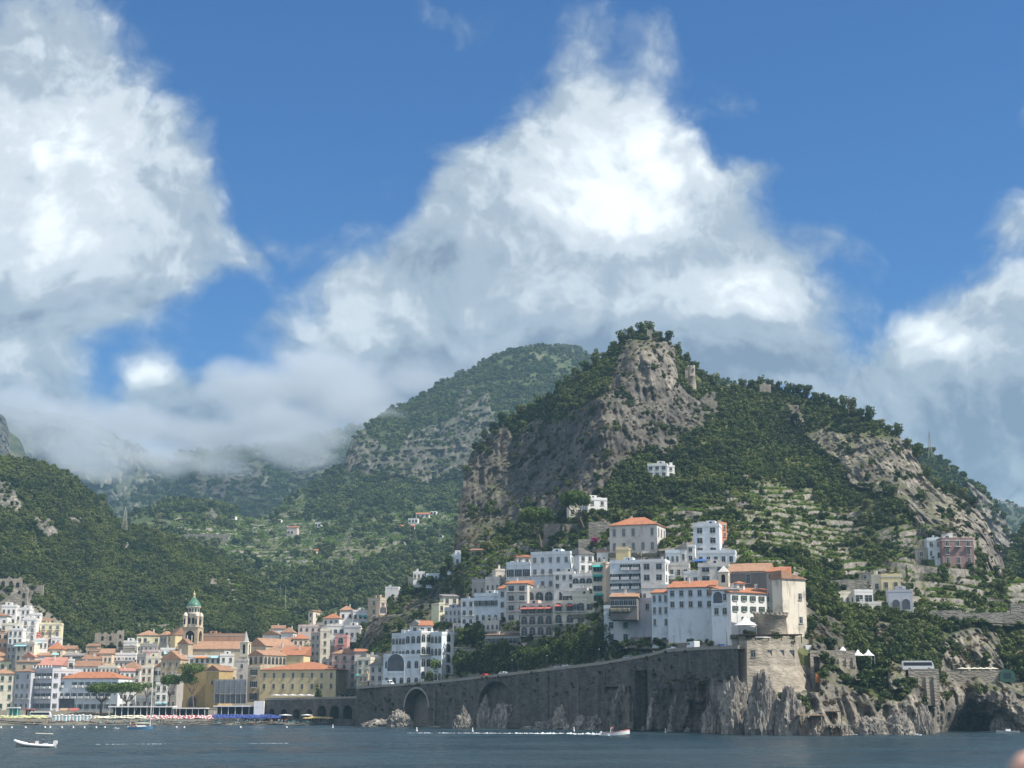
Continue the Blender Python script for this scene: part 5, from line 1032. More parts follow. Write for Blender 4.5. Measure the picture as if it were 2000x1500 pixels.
# --- hilltop round tower and ruins
t = thing('watch_tower', 'ruined round stone watch tower high on the shoulder of the peak', 'tower', P(1350, 753, on_land(relA, 1350, 757).y - 1.5)); s_ = 846 / FPX
b = MB(); rg_ = random.Random(2)
prof = [(10.5*s_, -8), (10*s_, 0), (8.6*s_, 18*s_), (9.2*s_, 18.6*s_), (8.8*s_, 19.2*s_), (8.4*s_, 38*s_), (8.6*s_, 41*s_), (7*s_, 41*s_), (6.8*s_, 32*s_), (0, 32*s_)]; b.lathe(prof, 28)
b.v = [(x * (1 + .03 * rg_.uniform(-1, 1)), y, z + (rg_.uniform(-1.2, .2) if z > 36*s_ else 0)) for x, y, z in b.v]; b.build('wall', [M_ruin], t)
b = MB(); b.box(-13*s_, -7*s_, -3, 3, -6, 30*s_); b.build('spur_wall', [M_ruin], t); link('window', win_mesh('rect', .8, 1.4, 'green', MP['stone']), t, (1.0, -8.5*s_, 28*s_), 0)
def ruin(lab, x0, x1, yt, yb, Y=None, rel=None, n=8, th=1.6, seed=1, openings=(), a=0, jag=.25, name='ruin', cat='ruin', mat=None):
    rel = rel or relA; r = random.Random(seed); Y = Y or on_land(rel, (x0 + x1) / 2, yb).y + .2; A = P(x0, yb, Y + (x1 - x0) * Y / FPX * math.sin(R(a)) ); B = P(x1, yb, Y); t = thing(name, lab, cat, A); Ln = (Vector((B.x, B.y, 0)) - Vector((A.x, A.y, 0))).length; H = P(x0, yt, Y).z - A.z; zB = B.z - A.z
    top = [(Ln * i / n, H * (1 - jag * r.random()) + zB * i / n) for i in range(n + 1)]
    b = MB(); poly = [(0, -5), (Ln, -5 + zB)] + top[::-1]; b.prism(poly, 0, th); o = b.build('wall', [mat or M_ruin], t, (0, 0, 0), math.atan2(B.y - A.y, B.x - A.x))
    for (fx, fz, w, h) in openings:
        q = MB(); q.prism(arcpts(w, 0, h - w / 2), -.10, .02); q.build('opening', [G_dark], o, (Ln * fx, 0, H * fz))
    return t
ruin('broken stone pillar ruin on the very top of the peak', 1264, 1273, 640, 660, Y=868, seed=1, n=3)
ruin('ruined fort walls on the crest right of the peak', 1484, 1506, 747, 764, Y=872, seed=2, n=6)
ruin('long broken aqueduct wall climbing at the left edge above the white houses', -10, 42, 1126, 1148, rel=relT, seed=5, n=12, openings=((.3,.1,2,3.4),(.6,.1,2,3.4),(.85,.05,2,3)), a=-8)
ruin('stone terrace parapet with railing right of the aqueduct wall', 42, 84, 1142, 1152, rel=relT, seed=6, n=10, jag=.1)
ruin('stone stair tower ruin under the aqueduct wall', 38, 52, 1146, 1190, rel=relT, seed=7, n=4, openings=((.5,.5,1.6,3),(.5,.12,1.6,3)))
ruin('pale stone terrace wall above the topmost white block', 0, 38, 1162, 1182, rel=relT, seed=8, n=8, jag=.12)
ruin('ruined mansion wall with empty windows above the white modern row', 184, 228, 1234, 1262, rel=relT, seed=9, n=9, openings=((.35,.4,1.4,2.6),(.7,.4,1.4,2.6)), a=-10)
ruin('ruined stone tower at the right end of the ruined mansion wall', 227, 240, 1228, 1275, rel=relT, seed=10, n=3, th=8, jag=.16, openings=((.5,.6,1.2,2.2),(.5,.25,1.8,3.2)), a=-12)
# dry-stone and retaining walls, each standing alone
for i, (lab, x0, x1, y0, y1, Y) in enumerate((
 ('long grey retaining wall behind the stepped white villa', 1568, 1700, 1131, 1180, 590), ('grey retaining wall along the upper road at the right edge', 1880, 2010, 1196, 1216, 572), ('short grey wall by the road right of the lilac arched house', 1790, 1880, 1192, 1206, 570),
 ('grey garden wall left of the weathered villa', 1150, 1192, 1018, 1045, 668), ('dark stone terrace wall under the bougainvillea', 1130, 1190, 1052, 1078, 655), ('pale wall below the umbrella pines', 1062, 1128, 1022, 1046, 700), ('pale concrete wall on the slope right of the weathered villa', 1310, 1344, 1008, 1018, 700),
 ('stone wall band under the lonely slope house', 1268, 1316, 930, 940, 745), ('stone terrace wall at the right edge below the pink villa', 1975, 2015, 1178, 1200, 585), ('stone wall above the white greenhouse in the valley', 360, 446, 1043, 1048, 1470))):
    ruin(lab, x0, x1, y0, y1, Y=Y, seed=20 + i, n=6, jag=.06, name='retaining_wall', cat='wall', th=1.2, mat=M_dry)
# buttressed viaducts of the coast road on the right
def viaduct(lab, x0, x1, yt, yb, Y, arches, butt, a=0):
    A = P(x0, yb, Y + (x1 - x0) * Y / FPX * math.sin(R(a))); B = P(x1, yb, Y); t = thing('viaduct', lab, 'viaduct', A); b = MB(); zA = P(x0, yt, A.y).z - A.z; zB = P(x1, yt, Y).z - A.z
    B2 = B - A; Ln = Vector((B2.x, B2.y, 0)).length
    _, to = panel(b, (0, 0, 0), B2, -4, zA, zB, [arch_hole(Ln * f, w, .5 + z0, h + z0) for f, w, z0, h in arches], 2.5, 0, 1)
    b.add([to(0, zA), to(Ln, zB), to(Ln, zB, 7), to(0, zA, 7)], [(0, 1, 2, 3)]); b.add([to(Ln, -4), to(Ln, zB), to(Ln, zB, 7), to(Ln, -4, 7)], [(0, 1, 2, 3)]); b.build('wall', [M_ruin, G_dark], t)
    for f in butt:
        q = MB(); q.prism([(0, -4), (-1.6, -4), (-.35, zA - 1.5), (0, zA - 1.5)], Ln * f - .5, Ln * f + .5, 0, 'x'); q.build('buttress', [M_ruin], t, (0, 0, 0), math.atan2(B2.y, B2.x))
    q = MB(); q.add([to(0, zA + .002), to(Ln, zB + .002), to(Ln, zB + .9), to(0, zA + .9), to(0, zA + .002, .35), to(Ln, zB + .002, .35), to(Ln, zB + .9, .35), to(0, zA + .9, .35)], [(0,1,2,3),(5,4,7,6),(3,2,6,7),(1,5,6,2),(0,3,7,4)]); q.build('parapet', [M_ruin], t)
    return t
viaduct('pale stone viaduct with two tall dark arches below the white tents', 1584, 1672, 1276, 1330, 483, ((.14, 2.6, 0, 7.5), (.34, 2.4, 0, 7.5)), (.03, .5, .66, .82, .97), a=-6)
viaduct('buttressed pale viaduct wall under the parked coach', 1776, 1836, 1312, 1352, 478, (), (.1, .35, .6, .85), a=4)
viaduct('long plain roadside wall under the cream parasols', 1840, 1965, 1315, 1326, 527, (), (), a=2)
for px, Y in ((1575, 487), (1840, 530)): pass
rp2 = [P(px, py, Y) + Vector((0, 0, .1)) for px, py, Y in ((1560,1277,486),(1590,1277,487),(1640,1286,487),(1672,1293,486))]
road(rp2, 8); road([P(px, py, Y) + Vector((0, 0, .1)) for px, py, Y in ((1770,1312,482),(1800,1312,481),(1838,1313,480))], 8)
road([P(px, py, Y) + Vector((0, 0, .06)) for px, py, Y in ((1720,1199,562),(1760,1203,563),(1800,1206,564),(1860,1212,566),(1920,1216,566),(2000,1220,566),(2040,1222,566))], 5)
# quay arches at the back of the beach
A = wpt(516, 727, 2.4); B = wpt(697, 700, 2.4)
t = thing('quay_wall', 'dark stone quay wall with seven arched boat vaults behind the yellow parasols', 'wall', A); b = MB(); B2 = B - A; Ln = Vector((B2.x, B2.y, 0)).length; zt_ = P(600, 1367, 715).z - A.z
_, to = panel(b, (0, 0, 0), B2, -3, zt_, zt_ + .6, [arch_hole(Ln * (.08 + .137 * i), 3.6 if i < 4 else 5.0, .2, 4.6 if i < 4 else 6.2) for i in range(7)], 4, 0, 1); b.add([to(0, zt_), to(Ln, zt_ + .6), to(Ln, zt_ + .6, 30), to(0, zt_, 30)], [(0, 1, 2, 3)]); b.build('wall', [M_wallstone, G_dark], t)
b = MB(); b.add([to(0, zt_ + .02, -.1), to(Ln, zt_ + .62, -.1), to(Ln, zt_ + 1.5, -.1), to(0, zt_ + .9, -.1), to(0, zt_ + .02, .3), to(Ln, zt_ + .62, .3), to(Ln, zt_ + 1.5, .3), to(0, zt_ + .9, .3)], [(0,1,2,3),(5,4,7,6),(3,2,6,7)]); b.build('parapet', [MP['stone']], t)
# ------------------------------------------------------------------ settle the slopes round the houses
RECTS[id(relA)] += [(1443, 1600, 1256, 1352, 478, 480), (1240, 1266, 1312, 1425, 545, 541)]
for rel, ob in ((relA, LAND), (relT, LANDT), (relC, LANDC)): carve(rel, ob, RECTS.get(id(rel), []))
# ------------------------------------------------------------------ foliage
def leaf_mat(name, c1, c2, transl=.15, inst=True):
    m, t, b = newmat(name); b.inputs['Roughness'].default_value = .7
    g = geo(t); oi = t.nodes.new('ShaderNodeObjectInfo')
    n = noise(t, scalev(t, g.outputs['Position'], (.035,) * 3), 1, 4, .6).outputs[0]
    v = mth(t, 'ADD', mth(t, 'MULTIPLY', oi.outputs['Random'], .60), mth(t, 'MULTIPLY', mth(t, 'SUBTRACT', n, .5), 2.8))
    v = mth(t, 'ADD', v, .18, clamp=True)
    c = mixc(t, v, c1, c2); t.links.new(c, b.inputs['Base Color'])
    tr = t.nodes.new('ShaderNodeBsdfTranslucent'); t.links.new(mixc(t, 1., c, (1.2, 1.3, .6), 'MULTIPLY'), tr.inputs[0])
    mx = t.nodes.new('ShaderNodeMixShader'); mx.inputs[0].default_value = transl
    o = [q for q in t.nodes if q.type == 'OUTPUT_MATERIAL'][0]
    t.links.new(b.outputs[0], mx.inputs[1]); t.links.new(tr.outputs[0], mx.inputs[2]); t.links.new(mx.outputs[0], o.inputs[0])
    return m
L_dark = leaf_mat('leaf_dark', (.022, .042, .013), (.12, .15, .038))
L_olive = leaf_mat('leaf_olive', (.050, .070, .030), (.19, .205, .08))
L_vine = leaf_mat('leaf_vine', (.06, .12, .018), (.20, .28, .045))
L_stonepine = leaf_mat('leaf_stone_pine', (.045, .085, .016), (.13, .18, .04))
L_pine = leaf_mat('leaf_pine', (.026, .050, .010), (.085, .125, .022))
L_dry = leaf_mat('leaf_dry', (.09, .075, .04), (.17, .12, .07))
L_flower = leaf_mat('leaf_flower', (.30, .02, .12), (.40, .04, .20))
m, t, b = newmat('bark'); M_bark = m
n_ = noise(t, scalev(t, geo(t).outputs['Position'], (3, 3, .8)), 1, 4).outputs[0]
t.links.new(mixc(t, n_, (.07, .05, .04), (.20, .15, .12)), b.inputs['Base Color'])

def clump_mesh(name, mat, balls, n, leaf, seed, mi=0, aspect=.6):
    """many small leaf-sprays spread over and inside a set of ellipsoids (cx,cy,cz,rx,ry,rz)"""
    r = np.random.default_rng(seed); balls = np.array(balls, float)
    vol = (balls[:, 3] * balls[:, 4] + balls[:, 3] * balls[:, 5]) ; k = r.choice(len(balls), n, p=vol / vol.sum()); b = balls[k]
    d = r.normal(size=(n, 3)); d /= np.linalg.norm(d, axis=1)[:, None]
    rad = (r.uniform(.45, 1.0, n) ** .5) * (1 + .10 * r.normal(size=n))
    c = b[:, :3] + d * b[:, 3:] * rad[:, None]
    a = r.normal(size=(n, 3)) + d * .2; a -= (a * d).sum(1)[:, None] * d * .55; a /= np.linalg.norm(a, axis=1)[:, None]
    e = np.cross(a, d + r.normal(size=(n, 3)) * .45); e /= np.linalg.norm(e, axis=1)[:, None] + 1e-9
    s = leaf * r.uniform(.6, 1.4, n)[:, None]
    v = np.stack([c - a * s, c - e * s * aspect, c + a * s, c + e * s * aspect], 1).reshape(-1, 3)
    me = bpy.data.meshes.new(name); me.vertices.add(len(v)); me.vertices.foreach_set('co', v.ravel().astype(np.float32))
    me.loops.add(len(v)); me.loops.foreach_set('vertex_index', np.arange(len(v), dtype=np.int32))
    me.polygons.add(n); me.polygons.foreach_set('loop_start', (np.arange(n) * 4).astype(np.int32)); me.update(calc_edges=True)
    me.materials.append(mat); return me
def crown_balls(rad, h, n, seed, flat=1.0, z0=0.):
    r = random.Random(seed); out = []
    for i in range(n):
        a = r.uniform(0, 6.28); q = rad * r.uniform(0, .62); z = z0 + h * r.uniform(.15, .85)
        s = rad * r.uniform(.38, .58); out.append((q * math.cos(a), q * math.sin(a), z, s, s, s * r.uniform(.6, .9) * flat))
    return out
PROTO = {}
for kk, mat, lf, cnt in (('dark', L_dark, .42, 230), ('olive', L_olive, .36, 210), ('vine', L_vine, .34, 110)):
    PROTO[kk] = []
    for s_ in range(4):
        balls = crown_balls(2.0, 3.0 if kk != 'vine' else 1.6, 6, s_ + len(kk), .95)
        PROTO[kk].append(clump_mesh('crown_' + kk, mat, balls, cnt, lf, s_ + 77))
PROTO['dry'] = [clump_mesh('crown_dry', L_dry, crown_balls(1.8, 1.6, 5, s_, .7), 140, .30, s_) for s_ in range(3)]

def scatter(name, label, pos, scl, rot, protos, cat='vegetation'):
    """one mass of growth: the same few crowns set on thousands of points"""
    me = bpy.data.meshes.new(name); me.vertices.add(len(pos)); me.vertices.foreach_set('co', np.asarray(pos, np.float32).ravel())
    a = me.attributes.new('scl', 'FLOAT_VECTOR', 'POINT'); a.data.foreach_set('vector', np.asarray(scl, np.float32).ravel())
    a = me.attributes.new('rot', 'FLOAT_VECTOR', 'POINT'); a.data.foreach_set('vector', np.asarray(rot, np.float32).ravel())
    o = bpy.data.objects.new(name, me); COL.objects.link(o); o['kind'] = 'stuff'; o['label'] = label; o['category'] = cat
    c = bpy.data.collections.new(name + '_kinds')
    for p in protos:
        q = bpy.data.objects.new('crown', p); c.objects.link(q)
    t = bpy.data.node_groups.new(name, 'GeometryNodeTree')
    t.interface.new_socket('Geometry', in_out='INPUT', socket_type='NodeSocketGeometry'); t.interface.new_socket('Geometry', in_out='OUTPUT', socket_type='NodeSocketGeometry')
    gi, go = t.nodes.new('NodeGroupInput'), t.nodes.new('NodeGroupOutput'); ip = t.nodes.new('GeometryNodeInstanceOnPoints')
    ci = t.nodes.new('GeometryNodeCollectionInfo'); ci.inputs['Collection'].default_value = c; ci.inputs['Separate Children'].default_value = True; ci.inputs['Reset Children'].default_value = True
    ip.inputs['Pick Instance'].default_value = True
    for nme, sock in (('scl', 'Scale'), ('rot', 'Rotation')):
        q = t.nodes.new('GeometryNodeInputNamedAttribute'); q.data_type = 'FLOAT_VECTOR'; q.inputs['Name'].default_value = nme; t.links.new(q.outputs['Attribute'], ip.inputs[sock])
    t.links.new(gi.outputs[0], ip.inputs['Points']); t.links.new(ci.outputs[0], ip.inputs['Instance']); t.links.new(ip.outputs[0], go.inputs[0])
    md = o.modifiers.new('growth', 'NODES'); md.node_group = t
    return o
def pick(rel, n, wfun, seed):
    """points on a relief, by ground area times a weight"""
    r = np.random.default_rng(seed); X, Y, Z, rk, tr, bl, PX, PY, wf = rel.g
    dx = np.gradient(X, axis=1); dy0 = np.gradient(Y, axis=0); dz0 = np.gradient(Z, axis=0)
    area = np.abs(dx) * np.sqrt(dy0 ** 2 + dz0 ** 2)
    w = (area * wfun(rel)).ravel(); w = np.clip(w, 0, None); w[np.isnan(w)] = 0
    k = r.choice(len(w), n, p=w / w.sum())
    i, j = np.unravel_index(k, X.shape); i = np.clip(i, 0, X.shape[0] - 2); j = np.clip(j, 0, X.shape[1] - 2)
    a, b = r.uniform(size=n), r.uniform(size=n)
    def lerp(A): return (A[i, j] * (1 - a) + A[i + 1, j] * a) * (1 - b) + (A[i, j + 1] * (1 - a) + A[i + 1, j + 1] * a) * b
    return np.stack([lerp(X), lerp(Y), lerp(Z)], 1), r, (i, j)
def rel_noise(rel, s, seed):
    X, Y, Z = rel.g[:3]; return fbm(X / s, Y / s, Z / s, 3, seed)
def grow(name, label, rel, n, wfun, seed, protos, smin, smax, tall=1.0, sink=.3):
    p, r, ij = pick(rel, n, wfun, seed)
    s = r.uniform(smin, smax, n) * r.uniform(.75, 1.15, n)
    scl = np.stack([s, s, s * r.uniform(.8, 1.25, n) * tall], 1); p[:, 2] -= sink * s
    rot = np.stack([r.normal(size=n) * .12, r.normal(size=n) * .12, r.uniform(0, 6.28, n)], 1)
    return scatter(name, label, p, scl, rot, protos)
slope_ = lambda g: 0
def wA_wood(rel):
    X, Y, Z, rk, tr, bl, PX, PY, wf = rel.g
    n = rel_noise(rel, 9, 3); w = (1 - rk) * (1 - tr) + rk * np.where(n > .20, .20, .010) + tr * np.where(n > .24, .38, .015) * (1 - wf)
    w = w * np.where((1 - rk) * (1 - tr) > .5, np.where(n > -.28, 1., .25), 1)
    w *= (1 - bl) * (1 + .0 * Y); w[PY > walltop(PX) - 3] *= np.where(PX < 1450, 0, 1)[PY > walltop(PX) - 3]
    # bare sea cliffs
    cliff = (Z < 6); w[cliff] = 0; return w
def wA_olive(rel): n = rel_noise(rel, 16, 44); return wA_wood(rel) * np.where(n > 0, 1, .25)
def wA_vine(rel):
    X, Y, Z, rk, tr, bl, PX, PY, wf = rel.g
    n = rel_noise(rel, 12, 8); return tr * (1 - wf) * (1 - bl) * np.where(n > -.10, 1, .1)
def wA_dry(rel):
    X, Y, Z, rk, tr, bl, PX, PY, wf = rel.g; n = rel_noise(rel, 7, 18)
    return (1 - bl) * np.where(n > .05, 1, .1) * (.25 + rk * .5 + tr * .4) * (Z > 8)
grow('woodland', 'dense dark green scrub and trees covering the big rocky hill', relA, 8500, wA_wood, 1, PROTO['dark'], .35, 1.35)
grow('olive_scrub', 'grey green olive scrub spread over the big rocky hill', relA, 6500, wA_olive, 2, PROTO['olive'], .35, 1.0)
grow('vines', 'bright green vines and lemon rows on the stone terraces', relA, 6500, wA_vine, 3, PROTO['vine'], .45, .8)
def wA_gard(rel):
    X, Y, Z, rk, tr, bl, PX, PY, wf = rel.g; return (bl > .4) * (~rel.occ) * (PY < walltop(PX) - 3) * (Z > 9) * (PX > 720)
grow('gardens', 'green gardens filling the gaps between the village houses', relA, 1500, wA_gard, 23, PROTO['dark'], .35, .8)
grow('garden_shrubs', 'light green shrubs between the village houses', relA, 900, wA_gard, 24, PROTO['vine'], .4, .8)
def wT_gard(rel):
    X, Y, Z, rk, tr, bl, PX, PY, wf = rel.g; return (bl > .4) * (~rel.occ) * (PY < 1345) * (PX > 60)
grow('town_gardens', 'trees and shrubs between the houses of the town', relT, 700, wT_gard, 25, PROTO['dark'], .4, .9)
grow('dry_scrub', 'brown and dry bushes clinging to rock ledges of the big hill', relA, 2600, wA_dry, 4, PROTO['dry'], .35, .9)
def wT(rel):
    X, Y, Z, rk, tr, bl, PX, PY, wf = rel.g; return (1 - .93 * rk) * (1 - .8 * tr) * (1 - bl) * (Z > 14)
grow('woods', 'thick dark green woods covering the hill behind the town', relT, 15000, wT, 5, PROTO['dark'], .55, 1.4)
grow('mixed_woods', 'paler green trees mixed through the woods behind the town', relT, 7000, wT, 6, PROTO['olive'], .5, 1.2)
def wTv(rel): X, Y, Z, rk, tr, bl, PX, PY, wf = rel.g; return tr * (1 - wf) + .02 * bl * (Y > 860)
grow('garden_rows', 'light green terraced rows at the foot of the wooded hill', relT, 900, wTv, 7, PROTO['vine'], .5, .9)
def wC(rel):
    X, Y, Z, rk, tr, bl, PX, PY, wf = rel.g; n = rel_noise(rel, 40, 4)
    return (1 - .9 * rk) * (1 - .94 * tr) * np.where(n > -.2, 1, .3)
grow('valley_woods', 'dark green woods on the mountain across the valley', relC, 15000, wC, 8, PROTO['dark'], 1.2, 2.8)
grow('valley_scrub', 'pale green scrub on the mountain across the valley', relC, 8000, wC, 9, PROTO['olive'], 1.0, 2.4)
def wCv(rel): X, Y, Z, rk, tr, bl, PX, PY, wf = rel.g; return tr * (1 - wf)
grow('valley_terraces', 'light green terraced fields across the valley floor', relC, 6000, wCv, 10, PROTO['vine'], .7, 1.2)
grow('ridge_woods', 'dark green trees along the ridge behind the big hill', relG, 2500, lambda r: 1 - .9 * r.g[3], 11, PROTO['dark'], 1.0, 2.0)
grow('pines_beyond', 'far trees on the crest behind the big hill', relF, 300, lambda r: 1 - r.g[3], 12, PROTO['dark'], 1.4, 2.4)
grow('spur_woods', 'shaded trees on the dark spur at the edge of the bay', relI, 900, lambda r: 1 - r.g[3], 13, PROTO['dark'], 1.0, 2.0)
grow('distant_woods', 'hazy trees on the distant ridge above the bay', relH, 900, lambda r: 1 - r.g[3], 14, PROTO['dark'], 2.0, 3.6)
grow('far_scrub', 'dark scrub on the cloud topped mountain at the valley head', relD, 4000, lambda r: 1 - .8 * r.g[3] + 0 * r.g[0], 15, PROTO['dark'], 2.2, 4.0)
# ------------------------------------------------------------------ air
def volbox(name, x0, x1, y0, y1, z0, z1, mat, label):
    b = MB(); b.box(x0, x1, y0, y1, z0, z1); o = b.build(name, mat); o['kind'] = 'stuff'; o['label'] = label; o['category'] = 'air'; return o
m = bpy.data.materials.new('haze_air'); m.use_nodes = True; t = m.node_tree; t.nodes.clear(); o_ = t.nodes.new('ShaderNodeOutputMaterial'); v = t.nodes.new('ShaderNodeVolumePrincipled')
v.inputs['Color'].default_value = (.34, .56, .71, 1); v.inputs['Density'].default_value = 1.2e-4; v.inputs['Anisotropy'].default_value = .0
t.links.new(v.outputs[0], o_.inputs['Volume'])
volbox('haze', -5000, 5000, -3000, 5000, -14, 770, m, 'thin blue sea haze over the whole bay')
# low cloud caught on the mountains at the head of the valley
m = bpy.data.materials.new('mist'); m.use_nodes = True; t = m.node_tree; t.nodes.clear(); o_ = t.nodes.new('ShaderNodeOutputMaterial'); v = t.nodes.new('ShaderNodeVolumePrincipled')
MIST = [(300,835,2900,190,50),(450,845,2750,170,42),(590,835,2500,140,50),(700,790,2300,130,48),(840,735,2330,120,34),(640,745,2550,180,60),(960,695,2420,110,20),(120,850,3250,190,75),(480,770,2800,150,50),(300,885,2550,110,30),(560,880,2400,130,26),(420,900,2500,120,22),(760,830,2150,70,22),(170,905,3000,110,40),(40,800,3250,120,70)]
pos = geo(t).outputs['Position']; tot = None
for px, py, Y, rx, ry in MIST:
    c = P(px, py, Y); mp = t.nodes.new('ShaderNodeMapping'); mp.vector_type = 'TEXTURE'; t.links.new(pos, mp.inputs[0]); mp.inputs['Location'].default_value = c; mp.inputs['Scale'].default_value = (rx * Y / FPX, 260, ry * Y / FPX)
    q = mrange(t, vm(t, 'LENGTH', mp.outputs[0], out=1), 0., 1.35, 1., 0.); tot = q if tot is None else mth(t, 'MAXIMUM', tot, q)
n_ = noise(t, scalev(t, pos, (.0050, .004, .0080)), 1, 5, .62).outputs[0]
d = mrange(t, mth(t, 'ADD', tot, mth(t, 'MULTIPLY', mth(t, 'SUBTRACT', n_, .5), 2.5)), .30, 1.0, 0, .010)
t.links.new(d, v.inputs['Density']); v.inputs['Color'].default_value = (.80, .86, .93, 1); t.links.new(v.outputs[0], o_.inputs['Volume'])
volbox('mist', -1700, 120, 2030, 3600, 300, 765, m, 'grey low cloud clinging to the mountains at the head of the valley')
_o1 = 'zeroth first second third fourth fifth sixth seventh eighth ninth tenth eleventh twelfth thirteenth fourteenth fifteenth sixteenth seventeenth eighteenth nineteenth'.split()
def ordw(n):
    if n < 20: return _o1[n]
    t = 'twenty thirty forty fifty sixty seventy eighty ninety'.split()[n // 10 - 2]
    return t + '-' + _o1[n % 10] if n % 10 else t[:-1] + 'ieth'
# ================================================================== rocks along the water
def rockmat(name, tone, sc):
    m, t, b = newmat(name); pos = geo(t).outputs['Position']; c, f = rock_color(t, pos, tone, sc); t.links.new(c, b.inputs['Base Color']); bump(t, f, .8, .6, b); return m
M_rk = rockmat('shore_rock', 1.35, 2.0)
def rock(lab, px, pyb, wpx, hpx, Y, seed, depth=.8, lean=0., sharp=1.0, group=None, zb=-1.0):
    c = wpt(px, Y, 0); w = wpx * Y / FPX / 2; h = hpx * Y / FPX
    bm = bmesh.new(); bmesh.ops.create_icosphere(bm, subdivisions=5, radius=1); co = np.array([v.co[:] for v in bm.verts]); 
    s = seed * 3.7; q = co * 1.6 + s
    r = 1 + .34 * fbm(q[:, 0], q[:, 1], q[:, 2] * .9, 4, seed, .55, True) * sharp + .20 * fbm(q[:, 0] * 3.2, q[:, 1] * 3.2, q[:, 2] * 3.0, 4, seed + 5, .62, True) + .06 * fbm(q[:, 0] * 11, q[:, 1] * 11, q[:, 2] * 6, 2, seed + 9, .6, True)
    co = co * r[:, None]; co[:, 2] = np.where(co[:, 2] > 0, co[:, 2], co[:, 2] * .35)
    co *= np.array([w * .85, w * depth * .85, h * .82]); co[:, 0] += lean * co[:, 2]
    for v, p in zip(bm.verts, co): v.co = p
    me = bpy.data.meshes.new('rock'); bm.to_mesh(me); bm.free(); me.materials.append(M_rk)
    o = link('rock', me, None, c + Vector((0, 0, zb)), seed); o.rotation_euler = (0, 0, 0); tag(o, lab, 'rock', group); return o
SY = lambda px: float(shoreY(px))
for i, a in enumerate((
 ('long low sunlit rock at the foot of the sea wall, left of the small arch', 738, 0, 62, 18, SY(738) - 13, 1), ('taller sunlit rock beside the small sea wall arch', 780, 0, 48, 34, SY(780) - 12, 2),
 ('flat pale rock between the small arch and the anvil-shaped rock', 850, 0, 40, 8, SY(850) - 9, 3), ('pale anvil-shaped rock standing in front of the sea wall', 906, 0, 42, 32, SY(906) - 14, 4), ('small block on top of the anvil-shaped rock', 905, 0, 20, 42, SY(905) - 12, 44),
 ('narrow lit rib of rock at the left edge of the round recess', 946, 0, 26, 62, SY(946) - 6, 5), ('grey rock bulge inside the round recess of the sea wall', 985, 0, 52, 50, SY(985) + 1.0, 6),
 ('low dark rocks right of the round recess', 1030, 0, 40, 10, SY(1030) - 5, 7), ('dark shelf of rock under the middle of the sea wall', 1085, 0, 80, 24, SY(1085) - 3, 8), ('peaked dark rock against the sea wall', 1095, 0, 34, 46, SY(1095) - 1, 9),
 ('broad dark rock left of the tall cave slot', 1150, 0, 66, 32, SY(1150) - 3, 10), ('tall dark crag just left of the cave slot', 1216, 0, 44, 86, SY(1216) - 1, 11), ('small pale stone in the mouth of the cave slot', 1258, 0, 14, 14, SY(1258) - 7, 12),
 ('tall dark crag just right of the cave slot', 1288, 0, 42, 92, SY(1288) - 1, 13), ('dark crag with a blunt head in the wall shadow', 1335, 0, 56, 72, SY(1335) - 1, 14), ('small sunlit boulder below the dark crags', 1343, 0, 20, 14, SY(1343) - 10, 15),
 ('long flat wet rock at the water before the dark crags', 1378, 0, 36, 7, SY(1378) - 9, 16), ('half-lit buttress rock under the fort, nearest the dark wall', 1398, 0, 52, 72, SY(1398) - 6, 17), ('big pale leaning buttress under the fort corner', 1440, 0, 66, 100, SY(1440) - 5, 18),
 ('bright grooved crag below the fort windows', 1492, 0, 66, 112, SY(1492) - 3, 19), ('pale split crag right of the grooved crag', 1545, 0, 64, 92, SY(1545) - 3, 20), ('dark humped rock beneath the lido deck', 1590, 0, 54, 42, SY(1590) - 6, 21),
 ('brown rock ledge below the lido steps', 1640, 0, 50, 26, SY(1640) - 5, 22), ('rounded pale rocks right of the lido', 1700, 0, 60, 40, SY(1700) - 3, 23), ('craggy rock on the point before the dark cove', 1752, 0, 60, 46, SY(1752) - 3, 24),
 ('last pale rock of the point beside the dark cove', 1800, 0, 46, 60, SY(1800) - 3, 25), ('small lit rock fin in the dark cove', 1894, 0, 14, 18, SY(1894) - 8, 26), ('grey rock shelf at the right edge of the cove', 1965, 0, 60, 40, SY(1965) - 5, 27))):
    rock(*a)
